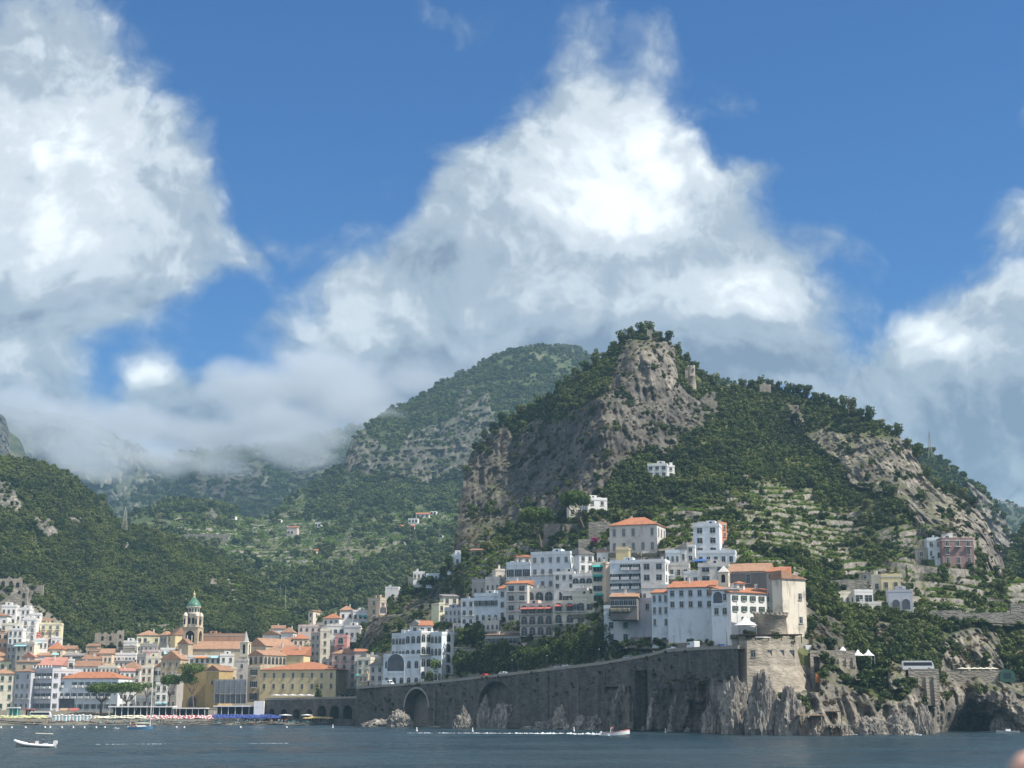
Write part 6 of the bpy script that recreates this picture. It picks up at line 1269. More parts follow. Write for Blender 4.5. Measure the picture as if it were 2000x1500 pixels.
# ================================================================== trees one can tell apart
def tree_obj(name, lab, base, crown, w, h, lean=(0, 0), mat=None, n=900, leaf=.5, kind='umbrella', seed=1, group=None, cat='tree'):
    """base and crown centre in metres; w, h crown size"""
    t = thing(name, lab, cat, base, 0, group); r = random.Random(seed); cc = crown - base; b = MB()
    low = cc - Vector((0, 0, h * .35)); fork = low * .55
    pts = [Vector((0, 0, -.6)), low * .3 + Vector((r.uniform(-.3, .3), 0, 0)), fork]; rad = max(.18, w * .028); b.tube(pts, [rad * 1.3, rad, rad * .85], 9)
    for k in range(7 if kind != 'cypress' else 1):
        a = k * 6.28 / 7 + r.uniform(-.3, .3); e = cc + Vector((w * .33 * math.cos(a), w * .33 * math.sin(a), -h * .15)) if kind != 'cypress' else cc
        mid = (fork + e) / 2 + Vector((0, 0, -h * .12)); b.tube([fork, mid, e], [rad * .7, rad * .42, rad * .18], 6)
    b.build('trunk', [M_bark], t)
    balls = []
    if kind == 'umbrella':
        for k in range(16):
            a = k * 2.4; q = w * .40 * math.sqrt((k + .5) / 16); balls.append((cc.x + q * math.cos(a), cc.y + q * math.sin(a), cc.z + h * .16 * (1 - 1.4 * (q / (w * .4)) ** 2), w * .16, w * .16, h * .34))
    elif kind == 'cypress':
        for k in range(6): balls.append((cc.x, cc.y, cc.z + h * (.42 - k * .16), w * (.18 + .07 * k), w * (.18 + .07 * k), h * .13))
    else:
        for k in range(12): balls.append((cc.x + r.uniform(-.3, .3) * w, cc.y + r.uniform(-.3, .3) * w, cc.z + r.uniform(-.32, .34) * h, w * .22, w * .22, h * .22))
    link('crown', clump_mesh('crown', mat or L_pine, balls, n, leaf, seed), t); return t
def pine(lab, bx, by, cx, cy, wpx, hpx, Y, seed, kind='umbrella', mat=None, n=2200, leaf=.50, name='umbrella_pine'):
    s = Y / FPX; tree_obj(name, lab, P(bx, by, Y), P(cx, cy, Y + 1), wpx * s, hpx * s, mat=mat or L_stonepine, n=n, leaf=leaf, kind=kind, seed=seed)
pine('umbrella pine with a forked trunk in front of the long seafront hotel', 197, 1394, 200, 1345, 66, 24, 738, 1)
pine('wide umbrella pine between the seafront hotel and the pavilion', 244, 1394, 250, 1344, 66, 26, 737, 2)
pine('small umbrella pine tucked behind the sailboat mast', 283, 1388, 290, 1339, 30, 12, 745, 3, n=600)
pine('tall umbrella pine with small crown left of the ochre church', 330, 1390, 333, 1329, 38, 24, 742, 4)
pine('round headed tall pine before the ochre church door', 378, 1385, 374, 1316, 52, 40, 741, 5, kind='round', name='pine_tree')
pine('lower umbrella pine of the pair on the terraces below the cliff', 1057, 1066, 1046, 1006, 70, 34, 680, 6, n=3600, leaf=.55)
pine('upper umbrella pine of the pair with a leaning trunk below the cliff', 1144, 1038, 1122, 975, 64, 38, 690, 7, n=3600, leaf=.55)
pine('small domed pine near the crag left of the white stone-arch house', 735, 1180, 734, 1170, 24, 14, 870, 8, n=400)
pine('palm-like tall garden tree in front of the yellow convent', 624, 1368, 622, 1350, 14, 28, 735, 9, kind='round', n=500, name='garden_tree', mat=L_dark)
pine('lone umbrella shaped tree on the crest left of the ruined fort', 1433, 765, 1433, 750, 18, 16, 868, 10, kind='round', n=400, name='tree', mat=L_dark)
pine('bare reddish tree on the skyline of the right-hand slope', 1657, 806, 1657, 783, 16, 18, 822, 11, kind='round', n=160, leaf=.35, name='dead_tree', mat=L_dry)
for i, (x, y, h, lab) in enumerate(((1771, 1137, 34, 'dark slim cypress right of the twin-gabled yellow house'), (1096, 1052, 30, 'slim cypress between the two umbrella pines'), (1104, 1050, 24, 'shorter cypress beside the slim one between the pines'), (1753, 1052, 18, 'small cypress on the terraces left of the pink villa'))):
    Y = on_land(relA, x, y).y - .5; pine(lab, x, y, x, y - h * .5, 6, h, Y, 30 + i, kind='cypress', mat=L_dark, n=420, leaf=.3, name='cypress')
pine('magenta bougainvillea bush spilling over the terrace wall left of the weathered villa', 1161, 1062, 1161, 1054, 16, 10, 652, 40, kind='round', mat=L_flower, n=300, leaf=.3, name='bougainvillea')
pine('red flowering bush among the dark trees under the rose hotel', 1100, 1274, 1100, 1267, 10, 12, 586, 41, kind='round', mat=L_flower, n=160, leaf=.3, name='flowering_bush')
# big dark trees on the shaded bank above the road
rb = random.Random(9)
for i in range(26):
    x = 893 + i * 11.6 + rb.uniform(-4, 4); y = float(walltop(x)) - rb.uniform(2, 30); Y = on_land(relA, x, y).y; w = rb.uniform(24, 36); h = rb.uniform(28, 48) + (22 if 1120 < x < 1190 else 0)
    s = Y / FPX; tree_obj('tree', ordw(i + 1) + ' dark leafy tree from the left on the shaded bank above the coast road', P(x, y, Y), P(x + 2, y - h * .55, Y), w * s, h * s, mat=L_dark, n=650, leaf=.40, kind='round', seed=200 + i, group='trees on the shaded bank above the coast road')
for i, (x, y, w, h, lab) in enumerate(((852, 1330, 34, 44, 'bright green tree at the right foot of the white arched hotel'), (838, 1338, 20, 26, 'low green bush against the arched hotel wall'), (905, 1250, 40, 24, 'spreading tree under the left end of the village'), (935, 1243, 40, 26, 'leafy tree hiding the foot of the blue-shaded long house'), (600, 1285, 26, 26, 'green tree beside the steps in the valley mouth'), (760, 1352, 14, 18, 'small tree by the roadside left of the arched hotel'))):
    rl = relA if x > 700 else relT; Y = on_land(rl, x, y).y - 1.5; s = Y / FPX; tree_obj('tree', lab, P(x, y, Y), P(x, y - h * .5, Y), w * s, h * s, mat=L_vine if i == 0 else L_dark, n=700, leaf=.38, kind='round', seed=300 + i)
# individual trees over the hills: three builds, copied
def tproto(mat, seed, lab, grp): 
    return tree_obj('tree', lab, Vector((0, 0, 0)), Vector((0, 0, 3.4)), 4.6, 4.4, mat=mat, n=520, leaf=.34, kind='round', seed=seed, group=grp)
for relx, n, seed, lab, grp, wf in ((relA, 190, 5, 'single tree standing out from the scrub of the big rocky hill', 'single trees on the big rocky hill', wA_wood), (relT, 90, 6, 'single taller tree rising from the woods behind the town', 'taller trees in the woods behind the town', wT)):
    pr = [tproto(L_dark, seed + 50, lab, grp), tproto(L_olive, seed + 51, lab, grp), tproto(L_pine, seed + 52, lab, grp)]
    p, r, ij = pick(relx, n, wf, seed + 400)
    sk = []
    if relx is relA:      # a third of them along the skyline
        cols = np.linspace(40, len(relx.cx) - 200, n // 3).astype(int)
        for k, c in enumerate(cols): 
            if relx.cx[c] > 905: p[k] = (relx.g[0][-3, c], relx.g[1][-3, c], relx.g[2][-3, c])
    for k in range(n):
        s = r.uniform(.7, 1.35) * (1.25 if k < n // 3 else 1); src = pr[k % 3]; loc = Vector(p[k]) + Vector((0, 0, -.3))
        if k < 3: q = pr[k]; q.location = loc; q.scale = (s, s, s)
        else: q = copytree(src, loc, r.uniform(0, 6.28), (s, s, s * r.uniform(.85, 1.25)))
        if relx is relA and k < n // 3 and relx.cx[cols[k]] > 905: sk.append((q, relx.cx[cols[k]]))
    for k, (q, x) in enumerate(sorted(sk, key=lambda a: a[1])): q['label'] = ordw(k + 1) + ' tree from the left along the skyline of the big rocky hill'
# ================================================================== people
def skinned(name, verts, edges, radii, mat, sub=1, parent=None):
    me = bpy.data.meshes.new(name + '_base'); me.from_pydata(verts, edges, []); o = bpy.data.objects.new(name, me); COL.objects.link(o)
    md = o.modifiers.new('s', 'SKIN'); 
    if not me.skin_vertices: me.skin_vertices.new(name='')
    for i, r in enumerate(radii): me.skin_vertices[0].data[i].radius = (r, r) if not hasattr(r, '__len__') else r
    me.skin_vertices[0].data[0].use_root = True
    sb = o.modifiers.new('u', 'SUBSURF'); sb.levels = sub; sb.render_levels = sub; md.use_smooth_shade = True
    bpy.context.view_layer.update(); dg = bpy.context.evaluated_depsgraph_get(); m2 = bpy.data.meshes.new_from_object(o.evaluated_get(dg)); m2.name = name
    m2.materials.clear(); m2.materials.append(mat); bpy.data.objects.remove(o); bpy.data.meshes.remove(me); return m2
G_skin = varm('skin', (.55, .32, .22), .15, 9); G_hair = varm('hair', (.04, .025, .02), .3)
CL = {k: varm('cloth_' + k, c, .15, 6) for k, c in dict(red=(.55, .06, .05), navy=(.04, .06, .16), white=(.75, .74, .72), black=(.03, .03, .03), teal=(.06, .30, .32), yellow=(.65, .48, .08)).items()}
def person_parts(pose):
    if pose == 'stand':
        V = [(0,0,.95),(0,0,1.15),(0,0,1.38),(0,-.01,1.5),(0,-.02,1.63),(0,-.02,1.72),(-.19,0,1.40),(-.25,.02,1.12),(-.24,-.08,.88),(.19,0,1.40),(.25,.02,1.12),(.24,-.08,.88),(-.10,0,.88),(-.11,-.01,.48),(-.11,.02,.08),(-.11,-.12,.03),(.10,0,.88),(.12,-.03,.48),(.12,.02,.08),(.12,-.12,.03)]
        E = [(0,1),(1,2),(2,3),(3,4),(4,5),(2,6),(6,7),(7,8),(2,9),(9,10),(10,11),(0,12),(12,13),(13,14),(14,15),(0,16),(16,17),(17,18),(18,19)]
    else:
        V = [(0,0,.10),(0,.02,.30),(0,.04,.54),(0,.03,.66),(0,0,.80),(0,0,.88),(-.19,.02,.55),(-.25,0,.30),(-.20,-.22,.22),(.19,.02,.55),(.25,0,.30),(.20,-.22,.22),(-.10,-.05,.10),(-.13,-.45,.22),(-.12,-.62,-.18),(-.12,-.74,-.22),(.10,-.05,.10),(.13,-.45,.22),(.12,-.62,-.18),(.12,-.74,-.22)]
        E = [(0,1),(1,2),(2,3),(3,4),(4,5),(2,6),(6,7),(7,8),(2,9),(9,10),(10,11),(0,12),(12,13),(13,14),(14,15),(0,16),(16,17),(17,18),(18,19)]
    Rr = [.15,.14,.15,.06,.10,.085,.065,.045,.03,.065,.045,.03,.095,.065,.04,.035,.095,.065,.04,.035]
    return V, E, Rr
_pm = {}
def person(lab, loc, rz=0, pose='stand', shirt='red', group=None, z=0):
    key = pose
    if key not in _pm:
        V, E, Rr = person_parts(pose); body = skinned('person', V, E, Rr, G_skin)
        hip, ch = Vector(V[0]), Vector(V[2]); 
        _pm[key] = (body, V)
    body, V = _pm[key]; t = bpy.data.objects.new('person', body); COL.objects.link(t); t.location = loc; t.rotation_euler = (0, 0, rz); tag(t, lab, 'person', group)
    k2 = (pose, shirt)
    if k2 not in _pm:
        b = MB(); h = Vector(V[4]); b.lathe([(0, .125), (.07, .11), (.115, .06), (.125, 0), (.10, -.05), (0, -.06)], 10); b.v = [(x + h.x, y + h.y + .03, z + h.z + .02) for x, y, z in b.v]; hair = b.mesh('hair', [G_hair])
        b = MB(); b.tube([Vector(V[1]) + Vector((0, 0, -.12)), Vector(V[1]), Vector(V[2]) + Vector((0, 0, .02)), Vector(V[2]) + Vector((0, 0, .07))], [.17, .165, .185, .09], 12); sh = b.mesh('shirt', [CL[shirt]])
        b = MB()
        for s in (12, 16): b.tube([Vector(V[0]) * .4 + Vector(V[s]) * .6 + Vector((0, 0, .03)), Vector(V[s]), (Vector(V[s]) + Vector(V[s + 1])) / 2], [.135, .125, .11], 10)
        _pm[k2] = (hair, sh, b.mesh('shorts', [CL['navy' if shirt != 'navy' else 'white']]))
    hair, sh, st = _pm[k2]; link('hair', hair, t); link('shirt', sh, t); link('shorts', st, t); return t
# ================================================================== the beach
zb_ = lambda Y: float(np.interp(Y, [694, 702, 722, 730, 752], [-2, .4, 2.2, 2.6, 6.]))
def beachpt(px, Y, dz=0): return wpt(px, Y, zb_(Y) + dz)
M_pole = varm('pole_white', (.7, .7, .68), .1)
def parasol(lab, grp, c1, c2=None, r=1.5, h=2.3, closed=False):
    t = thing('parasol', lab, 'parasol', (0, 0, 0), 0, grp); b = MB(); b.tube([(0, 0, -.3), (0, 0, h + .12)], .035, 6); b.build('pole', [M_pole], t)
    b = MB(); n = 8
    if closed: b.lathe([(.10, h - 1.25), (.17, h - .9), (.12, h - .3), (.02, h + .1)], 8); b.m = [i % 2 for i in range(len(b.f))]
    else:
        vs = [(0, 0, h)] + [(r * math.cos(2*math.pi*k/n), r * math.sin(2*math.pi*k/n), h - .42) for k in range(n)] + [(r * math.cos(2*math.pi*k/n), r * math.sin(2*math.pi*k/n), h - .56) for k in range(n)] + [(0, 0, h - .06)]
        for k in range(n): b.add(vs, [(0, 1 + k, 1 + (k + 1) % n), (1 + k, 9 + k, 9 + (k + 1) % n, 1 + (k + 1) % n), (17, 1 + (k + 1) % n, 1 + k)], k % 2)
    b.build('canopy', [c1, c2 or c1], t); return t
def place(src, pts, first=True, sc=(.9, 1.1), rs=random.Random(8), rows=None, what=None):
    for i, p in enumerate(pts):
        s = rs.uniform(*sc)
        if i == 0: src.location = p; src.scale = (s, s, s); q = src
        else: q = copytree(src, p, rs.uniform(0, 6), s)
        if rows:
            per = len(pts) // rows; r_ = i // per; q['label'] = ordw(i % per + 1) + ' from the left in the ' + {1: [''], 2: ['front', 'back'], 3: ['front', 'middle', 'back'], 4: ['front', 'second', 'third', 'back']}[rows][r_] + ' row of ' + what
U = {k: varm('canopy_' + k, c, .12) for k, c in dict(lime=(.58, .58, .30), cream=(.78, .74, .58), red=(.62, .07, .07), white=(.80, .79, .77), blue=(.05, .08, .26), gold=(.62, .46, .20)).items()}
rs = random.Random(12); J = lambda a: rs.uniform(-a, a)
place(parasol('pale lime beach parasol in the rows at the left end of the beach', 'lime parasols at the left end of the beach', U['lime']), [beachpt(2 + i * 6.6 + J(1.5), 712 + 6 * r + J(1)) for r in range(2) for i in range(14)], rows=2, what='lime parasols')
place(parasol('cream beach parasol in the rows before the dark pavilion', 'cream parasols before the dark pavilion', U['cream']), [beachpt(186 + i * 6.4 + J(1), 711 + 6 * r + J(1)) for r in range(2) for i in range(16)], rows=2, what='cream parasols before the pavilion')
place(parasol('red and white striped beach parasol in the middle of the beach', 'red and white striped parasols', U['red'], U['white'], r=1.25), [beachpt(290 + i * 6.8 + J(2), 709 + 5 * r + J(1.5)) for r in range(3) for i in range(19)], rows=3, what='red and white striped parasols')
place(parasol('deep blue beach parasol in the dense rows before the grey screen', 'deep blue parasols', U['blue'], r=1.55), [beachpt(420 + i * 6.2 + J(1), 710 + 4.5 * r + J(.8)) for r in range(4) for i in range(21)], rows=4, what='deep blue parasols')
place(parasol('golden yellow beach parasol before the arched quay wall', 'golden parasols before the quay wall', U['gold']), [beachpt(597 + i * 5.4 + J(1), 706 + 5 * r + J(.8), .2) for r in range(2) for i in range(10)], rows=2, what='golden parasols by the quay')
for i, (x, lab) in enumerate(((557, 'big white square parasol left of the quay steps'), (600, 'big white square parasol before the second boat vault'))):
    q = parasol(lab, None, U['white'], r=3.0, h=3.4); q.location = beachpt(x, 712)
for i, x in enumerate((540, 556, 571, 588, 603)):
    q = parasol(('first','second','third','fourth','fifth')[i] + ' white terrace parasol from the left above the quay arches', 'white parasols on the quay terrace', U['white'], r=2.6, h=2.9); q.location = P(x, 1368.5, 727)
def lounger():
    t = thing('sun_lounger', 'low sun lounger on the grey beach near the water', 'sun lounger', (0, 0, 0), 0, 'sun loungers on the beach'); b = MB(); b.box(-.3, .3, -.9, .4, .28, .34); b.build('seat', [U['white']], t)
    b = MB(); b.add([(-.3, .4, .3), (.3, .4, .3), (.3, .95, .72), (-.3, .95, .72), (-.3, .4, .36), (.3, .4, .36), (.3, .93, .78), (-.3, .93, .78)], [(0,1,2,3),(4,5,6,7),(0,1,5,4),(2,3,7,6),(0,3,7,4),(1,2,6,5)]); b.build('backrest', [CL['teal']], t)
    for x in (-.26, .26):
        for y in (-.8, .3): b = MB(); b.box(x - .03, x + .03, y - .03, y + .03, 0, .28); b.build('leg', [M_pole], t)
    return t
place(lounger(), [beachpt(x, rs.uniform(704, 711)) for x in sorted(rs.uniform(185, 640) for _ in range(80))])
for i, q in enumerate(sorted([o for o in COL.objects if o.name.startswith('sun_lounger')], key=lambda o: o.location.x)): q['label'] = ordw(i + 1) + ' sun lounger from the left on the beach between parasols and water'
cols = list(CL); 
xs_ = sorted(rs.choice((rs.uniform(0, 180), rs.uniform(190, 560), rs.uniform(400, 640))) for _ in range(84)); cnt_ = {}
for x in xs_:
    c = rs.choice(cols); cnt_[c] = cnt_.get(c, 0) + 1
    person('beachgoer in %s top, %s from the left of those in %s on the beach' % (c, ordw(cnt_[c]), c), beachpt(x, rs.uniform(700, 712)), rs.uniform(0, 6.2), 'stand', c, 'people on the beach')
for i in range(16): person(ordw(i + 1) + ' walker from the left on the promenade behind the beach', wpt(12 + i * 14 + rs.uniform(-5, 5), 731, 2.7), rs.uniform(0, 6.2), 'stand', rs.choice(cols), 'people on the promenade')
# bathing cabins
for i in range(11):
    x = 106 + i * 6.9; Y = 716 + (i % 3) * 2; t = thing('bathing_cabin', ordw(i + 1) + ' white bathing cabin from the left below the long seafront hotel', 'cabin', beachpt(x, Y, -.1), 0, 'bathing cabins on the beach')
    b = MB(); b.box(-.75, .75, -.75, .75, 0, 2.2); b.build('wall', [U['white']], t); b = MB(); b.prism([(-.9, 2.2), (.9, 2.2), (0, 2.75)], -.9, .9); b.build('roof', [U['white']], t); b = MB(); b.box(-.35, .35, -.80, -.752, .05, 1.9); b.build('door', [AW['sky']], t)
def pavilion(lab, x0, x1, yt, Y, zf, nposts, roofm, backm, name='pavilion', depth=8, hf=1.):
    A = wpt(x0, Y, zf); B = wpt(x1, Y, zf); t = thing(name, lab, 'pavilion', A); Ln = B.x - A.x; H = P(x0, yt, Y).z - zf
    b = MB(); b.box(-.4, Ln + .4, -.6, depth, H - .55, H); b.build('roof', [roofm], t)
    b = MB(); b.box(0, Ln, depth - .3, depth - .1, 0, H - .56); b.box(0.0, Ln, .2, depth - .31, -2.5, 0.05); b.build('back_wall', [backm], t)
    for i in range(nposts): b = MB(); x = .15 + (Ln - .3) * i / (nposts - 1); b.box(x - .12, x + .12, -.1, .14, 0, H - .552); b.build('post', [U['white']], t)
    b = MB(); b.box(.3, Ln - .3, -.02, .04, .95, 1.05); b.box(.3, Ln - .3, -.02, .04, .4, .46); b.build('railing', [M_pole], t); return t
pavilion('long dark glazed beach pavilion with a flat white roof behind the cream parasols', 212, 336, 1379, 728, 2.7, 11, U['white'], SH['slate'])
pavilion('low bar with white awning roof and dark inside right of the glazed pavilion', 338, 400, 1382, 727, 2.7, 6, AW['white'], SH['slate'])
pavilion('white two-part beach restaurant above the blue parasols', 418, 500, 1378, 727, 3.4, 7, U['white'], SH['slate'])
pavilion('green-white kiosk under the left hotels', 14, 34, 1381, 730, 2.7, 3, AW['white'], AW['teal'], depth=3)
pavilion('red and cream bar in front of the hotel with urns', 46, 62, 1384, 731, 2.7, 3, AW['rose'], SH['brown'], depth=3)
pavilion('dark canopy over the quay at the foot of the great sea wall', 662, 694, 1355, 716, 8.6, 4, SH['slate'], SH['slate'], depth=6)
for i, (x0, x1, y) in enumerate(((118, 133, 1383), (138, 156, 1383))): 
    t = link('awning', awn_mesh((x1 - x0) * .245, 2.4, 'rose' if i else 'tan'), None, wpt(x0 + 8, 733, P(x0, y, 733).z)); tag(t, ('tan' if i == 0 else 'rose') + ' cafe awning under the long seafront hotel', 'awning')
b = MB(); A = wpt(495, 724, 2); b.box(0, 4.6, 0, 4, -1, 8.6); o = b.build('white_kiosk', [MP['white']], None, A); tag(o, 'tall white block at the left end of the arched quay', 'building')
# ================================================================== vehicles
M_paint = {k: flatm('paint_' + k, c, .25, .5) for k, c in dict(white=(.78, .78, .77), silver=(.45, .46, .47), black=(.03, .03, .035), red=(.45, .04, .03), blue=(.05, .10, .25)).items()}
M_tyre = varm('tyre', (.02, .02, .02)); M_rim = flatm('rim', (.5, .5, .5), .3, .5, .8)
def vehicle(lab, loc, rz, kind, col, group=None):
    if kind == 'car': Ln, Wd, prof = 4.2, 1.7, [(-2.1,.35),(2.1,.35),(2.1,.75),(1.95,.9),(1.1,.98),(.45,1.42),(-1.2,1.46),(-1.9,1.0),(-2.1,.9)]; gl = [(.98,1.0),(.40,1.36),(-1.15,1.39),(-1.62,1.02)]; wx = (-1.3, 1.3)
    elif kind == 'van': Ln, Wd, prof = 5.4, 1.95, [(-2.7,.4),(2.7,.4),(2.7,1.0),(2.5,1.2),(1.9,1.35),(1.35,2.25),(1.1,2.4),(-2.6,2.42),(-2.7,2.3)]; gl = [(1.75,1.4),(1.30,2.1),(.5,2.12),(.5,1.4)]; wx = (-1.7, 1.75)
    else: Ln, Wd, prof = 9.5, 2.4, [(-4.7,.4),(4.75,.4),(4.8,1.2),(4.6,2.0),(4.2,2.95),(4.0,3.05),(-4.65,3.05),(-4.75,2.9)]; gl = [(4.3,1.55),(4.05,2.6),(-4.4,2.6),(-4.4,1.55)]; wx = (-2.6, 3.2)
    t = thing({'car': 'parked_car', 'van': 'parked_van', 'bus': 'coach'}[kind], lab, {'car': 'car', 'van': 'van', 'bus': 'coach'}[kind], loc, rz, group)
    b = MB(); b.prism(prof, -Wd / 2, Wd / 2); b.build('body', [M_paint[col]], t)
    b = MB(); b.prism(gl, -Wd / 2 - .015, -Wd / 2 + .01); b.prism(gl, Wd / 2 - .01, Wd / 2 + .015); b.build('window', [G_glass], t)
    b = MB(); g = gl[0], gl[1]; y = Wd / 2 - .15; e = .05; b.add([(g[0][0]+e+.12,-y,g[0][1]),(g[0][0]+e+.12,y,g[0][1]),(g[1][0]+e+.12,y,g[1][1]),(g[1][0]+e+.12,-y,g[1][1])], [(0,1,2,3)]); b.build('windscreen', [G_glass], t)
    for x in wx:
        for s in (-1, 1):
            w = MB(); r = .33 if kind != 'bus' else .48; w.tube([(x, s * (Wd / 2 - .2), r), (x, s * (Wd / 2 + .03), r)], r, 16); wo = w.build('wheel', [M_tyre], t); w = MB(); w.tube([(x, s * (Wd / 2 + .031), r), (x, s * (Wd / 2 + .05), r)], r * .6, 12); w.build('rim', [M_rim], wo)
    for s in (-1, 1):
        b = MB(); b.box(Ln / 2 - .12, Ln / 2 + .01, s * Wd * .36 - .14, s * Wd * .36 + .14, .62, .76); b.build('headlight', [M_pole], t)
    return t
def onroad(px, d=5): Y = SY(px) + d; return wpt(px, Y, ztop(px) - .02)
rzw = lambda px: math.atan2(wpt(px + 10, SY(px + 10), 0).y - wpt(px, SY(px), 0).y, wpt(px + 10, SY(px + 10), 0).x - wpt(px, SY(px), 0).x)
vehicle('white delivery van parked below the long white convent hotel', onroad(1354, 3.5) + Vector((0, 0, .5)), rzw(1354) + math.pi, 'van', 'white')
for x, c, k, lab in ((1228, 'silver', 'car', 'silver car on the coast road just right of the dark trees'), (1258, 'black', 'car', 'black car under the stone stairs on the coast road'), (1311, 'white', 'car', 'white car parked by the wall left of the delivery van'), (1108, 'white', 'car', 'white car on the coast road below the red flowering bush'), (1092, 'silver', 'car', 'silver car behind the white car on the coast road'), (984, 'white', 'car', 'white car at the middle of the coast road'),
    (945, 'red', 'car', 'red car on the coast road above the round recess'), (912, 'black', 'car', 'black car on the coast road left of the round recess'), (758, 'white', 'van', 'white van at the left end of the coast road before the arched hotel'), (1410, 'blue', 'car', 'dark blue car under the convent corner block')):
    vehicle(lab, onroad(x, 3.5) + Vector((0, 0, .35)), rzw(x) + (math.pi if x % 2 else 0), k, c)
vehicle('white coach parked on the buttressed viaduct', P(1793, 1311, 482) + Vector((0, 0, .1)), R(-8), 'bus', 'white')
vehicle('white van on the road above the two-arched viaduct', P(1588, 1276, 488) + Vector((0, 0, .1)), R(10), 'van', 'white')
vehicle('white coach on the promenade below the hotel with urns', wpt(79, 730, 2.75), R(2), 'bus', 'white')
vehicle('white car on the promenade left of the white coach', wpt(40, 731, 2.75), R(180), 'car', 'white')
vehicle('silver car on the upper road near the lilac arched house', P(1830, 1209, 567) + Vector((0, 0, .08)), R(-5), 'car', 'silver')
# mopeds are lost behind the parapet; lamps and masts
def lamp(lab, base, h, mat=None, name='street_lamp', cat='street lamp', arm=True):
    t = thing(name, lab, cat, base); b = MB(); b.tube([(0, 0, -.5), (0, 0, h * .5), (0, 0, h)], [.10, .08, .05], 8); b.build('post', [mat or SH['slate']], t)
    if arm: b = MB(); b.tube([(0, 0, h), (0, -.5, h + .25), (0, -1.0, h + .2)], .045, 6); b.lathe([(0, h + .22), (.14, h + .18), (.20, h + .02), (0, h)], 8, 0, (0, -1.1)); b.build('lamp_head', [M_pole], t)
lamp('pale slender column standing before the arched white hotel', onroad(790, .6), 9.5, M_pole, 'white_column', 'column', False)
for x, n in ((868, 'first'), (1000, 'second'), (1068, 'third'), (1170, 'fourth'), (1317, 'fifth'), (1420, 'sixth')): lamp(n + ' street lamp from the left along the coast road wall', onroad(x, 1.0), 5.5)
for x, n in ((431, 'leftmost'), (452, 'middle'), (474, 'rightmost')): lamp(n + ' of the three globe lamps before the grey screen', wpt(x, 729, 3.4), 5.2)
def pylon(lab, px, yb, yt, Y, w):
    base = P(px, yb, Y); H = P(px, yt, Y).z - base.z; t = thing('pylon', lab, 'pylon', base); b = MB()
    for sx in (-1, 1):
        for sy in (-1, 1): b.tube([(sx * w, sy * w, -4), (sx * .15, sy * .15, H)], .16, 5)
    for i in range(7):
        z = H * i / 7; k = 1 - i / 7
        for sx in (-1, 1): b.tube([(sx * w * k, -w * k, z), (-sx * w * (k - .14), -w * (k - .14), z + H / 7)], .09, 4)
        b.tube([(-w * k, -w * k, z), (w * k, -w * k, z)], .09, 4)
    b.build('lattice', [varm('pylon_steel', (.45, .45, .36))], t)
    return t
pylon('tall narrow lattice pylon on the wooded hill behind the town', 243, 1036, 990, 1135, 2.3); pylon('distant lattice pylon on the ridge behind the right-hand cliff', 1817, 884, 843, 1325, 1.6)
for x, yb, yt, lab in ((557, 1190, 1145, 'white aerial mast in the woods above the valley mouth'), (547, 1150, 1143, 'short white pole left of the aerial mast')):
    Y = on_land(relT, x, yb).y - 8; b_ = P(x, yb, Y); lamp(lab, b_, P(x, yt, Y).z - b_.z, M_pole, 'aerial_mast', 'mast', False)
# ================================================================== lido, tents, parasols on the right
def deck(lab, x0, x1, yt, Y, dep, mat, posts=True, name='lido_deck', th=.25, cat='deck'):
    A = P(x0, yt, Y); B = P(x1, yt, Y); t = thing(name, lab, cat, Vector((A.x, A.y, 0))); Ln = B.x - A.x; z = A.z; b = MB(); b.box(0, Ln, 0, dep, z - th, z); b.build('deck', [mat], t)
    for i in range(5 if posts else 0): b = MB(); x = Ln * (i + .5) / 5; b.box(x - .1, x + .1, .3, .5, -2, z - th - .002); b.build('post', [SH['brown']], t)
    return t
deck('brown wooden lido roof jutting over the dark rocks', 1562, 1612, 1396, 444, 6, AW['tan']); deck('grey sunbathing platform at the foot of the lido', 1622, 1662, 1416, 444, 4, MP['stone'])
deck('dark roofed lido bar against the rocks', 1604, 1648, 1389, 452, 5, SH['brown'])
b = MB(); b.prism([(0, 0), (0, -2.4), (-1.6, -3.0), (-1.6, -.8)], 0, 2.6, 0, 'x'); o = b.build('awning', [AW['orange']], None, P(1592, 1314, 474)); tag(o, 'orange awning below the two-arched viaduct', 'awning')
def tent(lab, px, yb, yt, Y, w, peaks=1, name='tent', dep=5):
    base = P(px, yb, Y); H = P(px, yt, Y).z - base.z; t = thing(name, lab, 'tent', base); b = MB(); z0 = H * .45
    for k in range(peaks):
        xc = (k - (peaks - 1) / 2) * w / peaks; q = w / peaks / 2
        b.lathe([(q * 1.15, z0), (q * .9, z0 + (H - z0) * .22), (q * .45, z0 + (H - z0) * .5), (q * .12, H * .96), (0, H)], 12, 0, (xc, dep / 2))
    b.build('canopy', [U['white']], t)
    for sx in (-1, 1):
        for sy in (.3, dep - .3): b = MB(); b.tube([(sx * w * .46, sy, -1), (sx * w * .46, sy, z0 + .1)], .05, 6); b.build('post', [M_pole], t)
tent('white double-peaked marquee above the two-arched viaduct', 1690, 1290, 1268, 484, 6.5, 2); tent('pointed white and grey tent left of the marquee', 1650, 1286, 1262, 486, 4.2); tent('white pointed canopy beside the round stone tower', 1459, 1236, 1203, 492, 6.5, 1)
q = parasol('large white parasol on the dark pergola terrace of the fort', None, U['white'], r=3.2, h=2.6); q.location = P(1489, 1259.5, 480)
for i in range(6):
    q = parasol(('leftmost','second','third','fourth','fifth','rightmost')[i] + ' cream parasol of the cliff-top row by the dark cove', 'cream parasols on the cliff-top terrace', U['cream'], r=1.9, h=2.3); q.location = P(1880 + i * 12, 1317, 529)
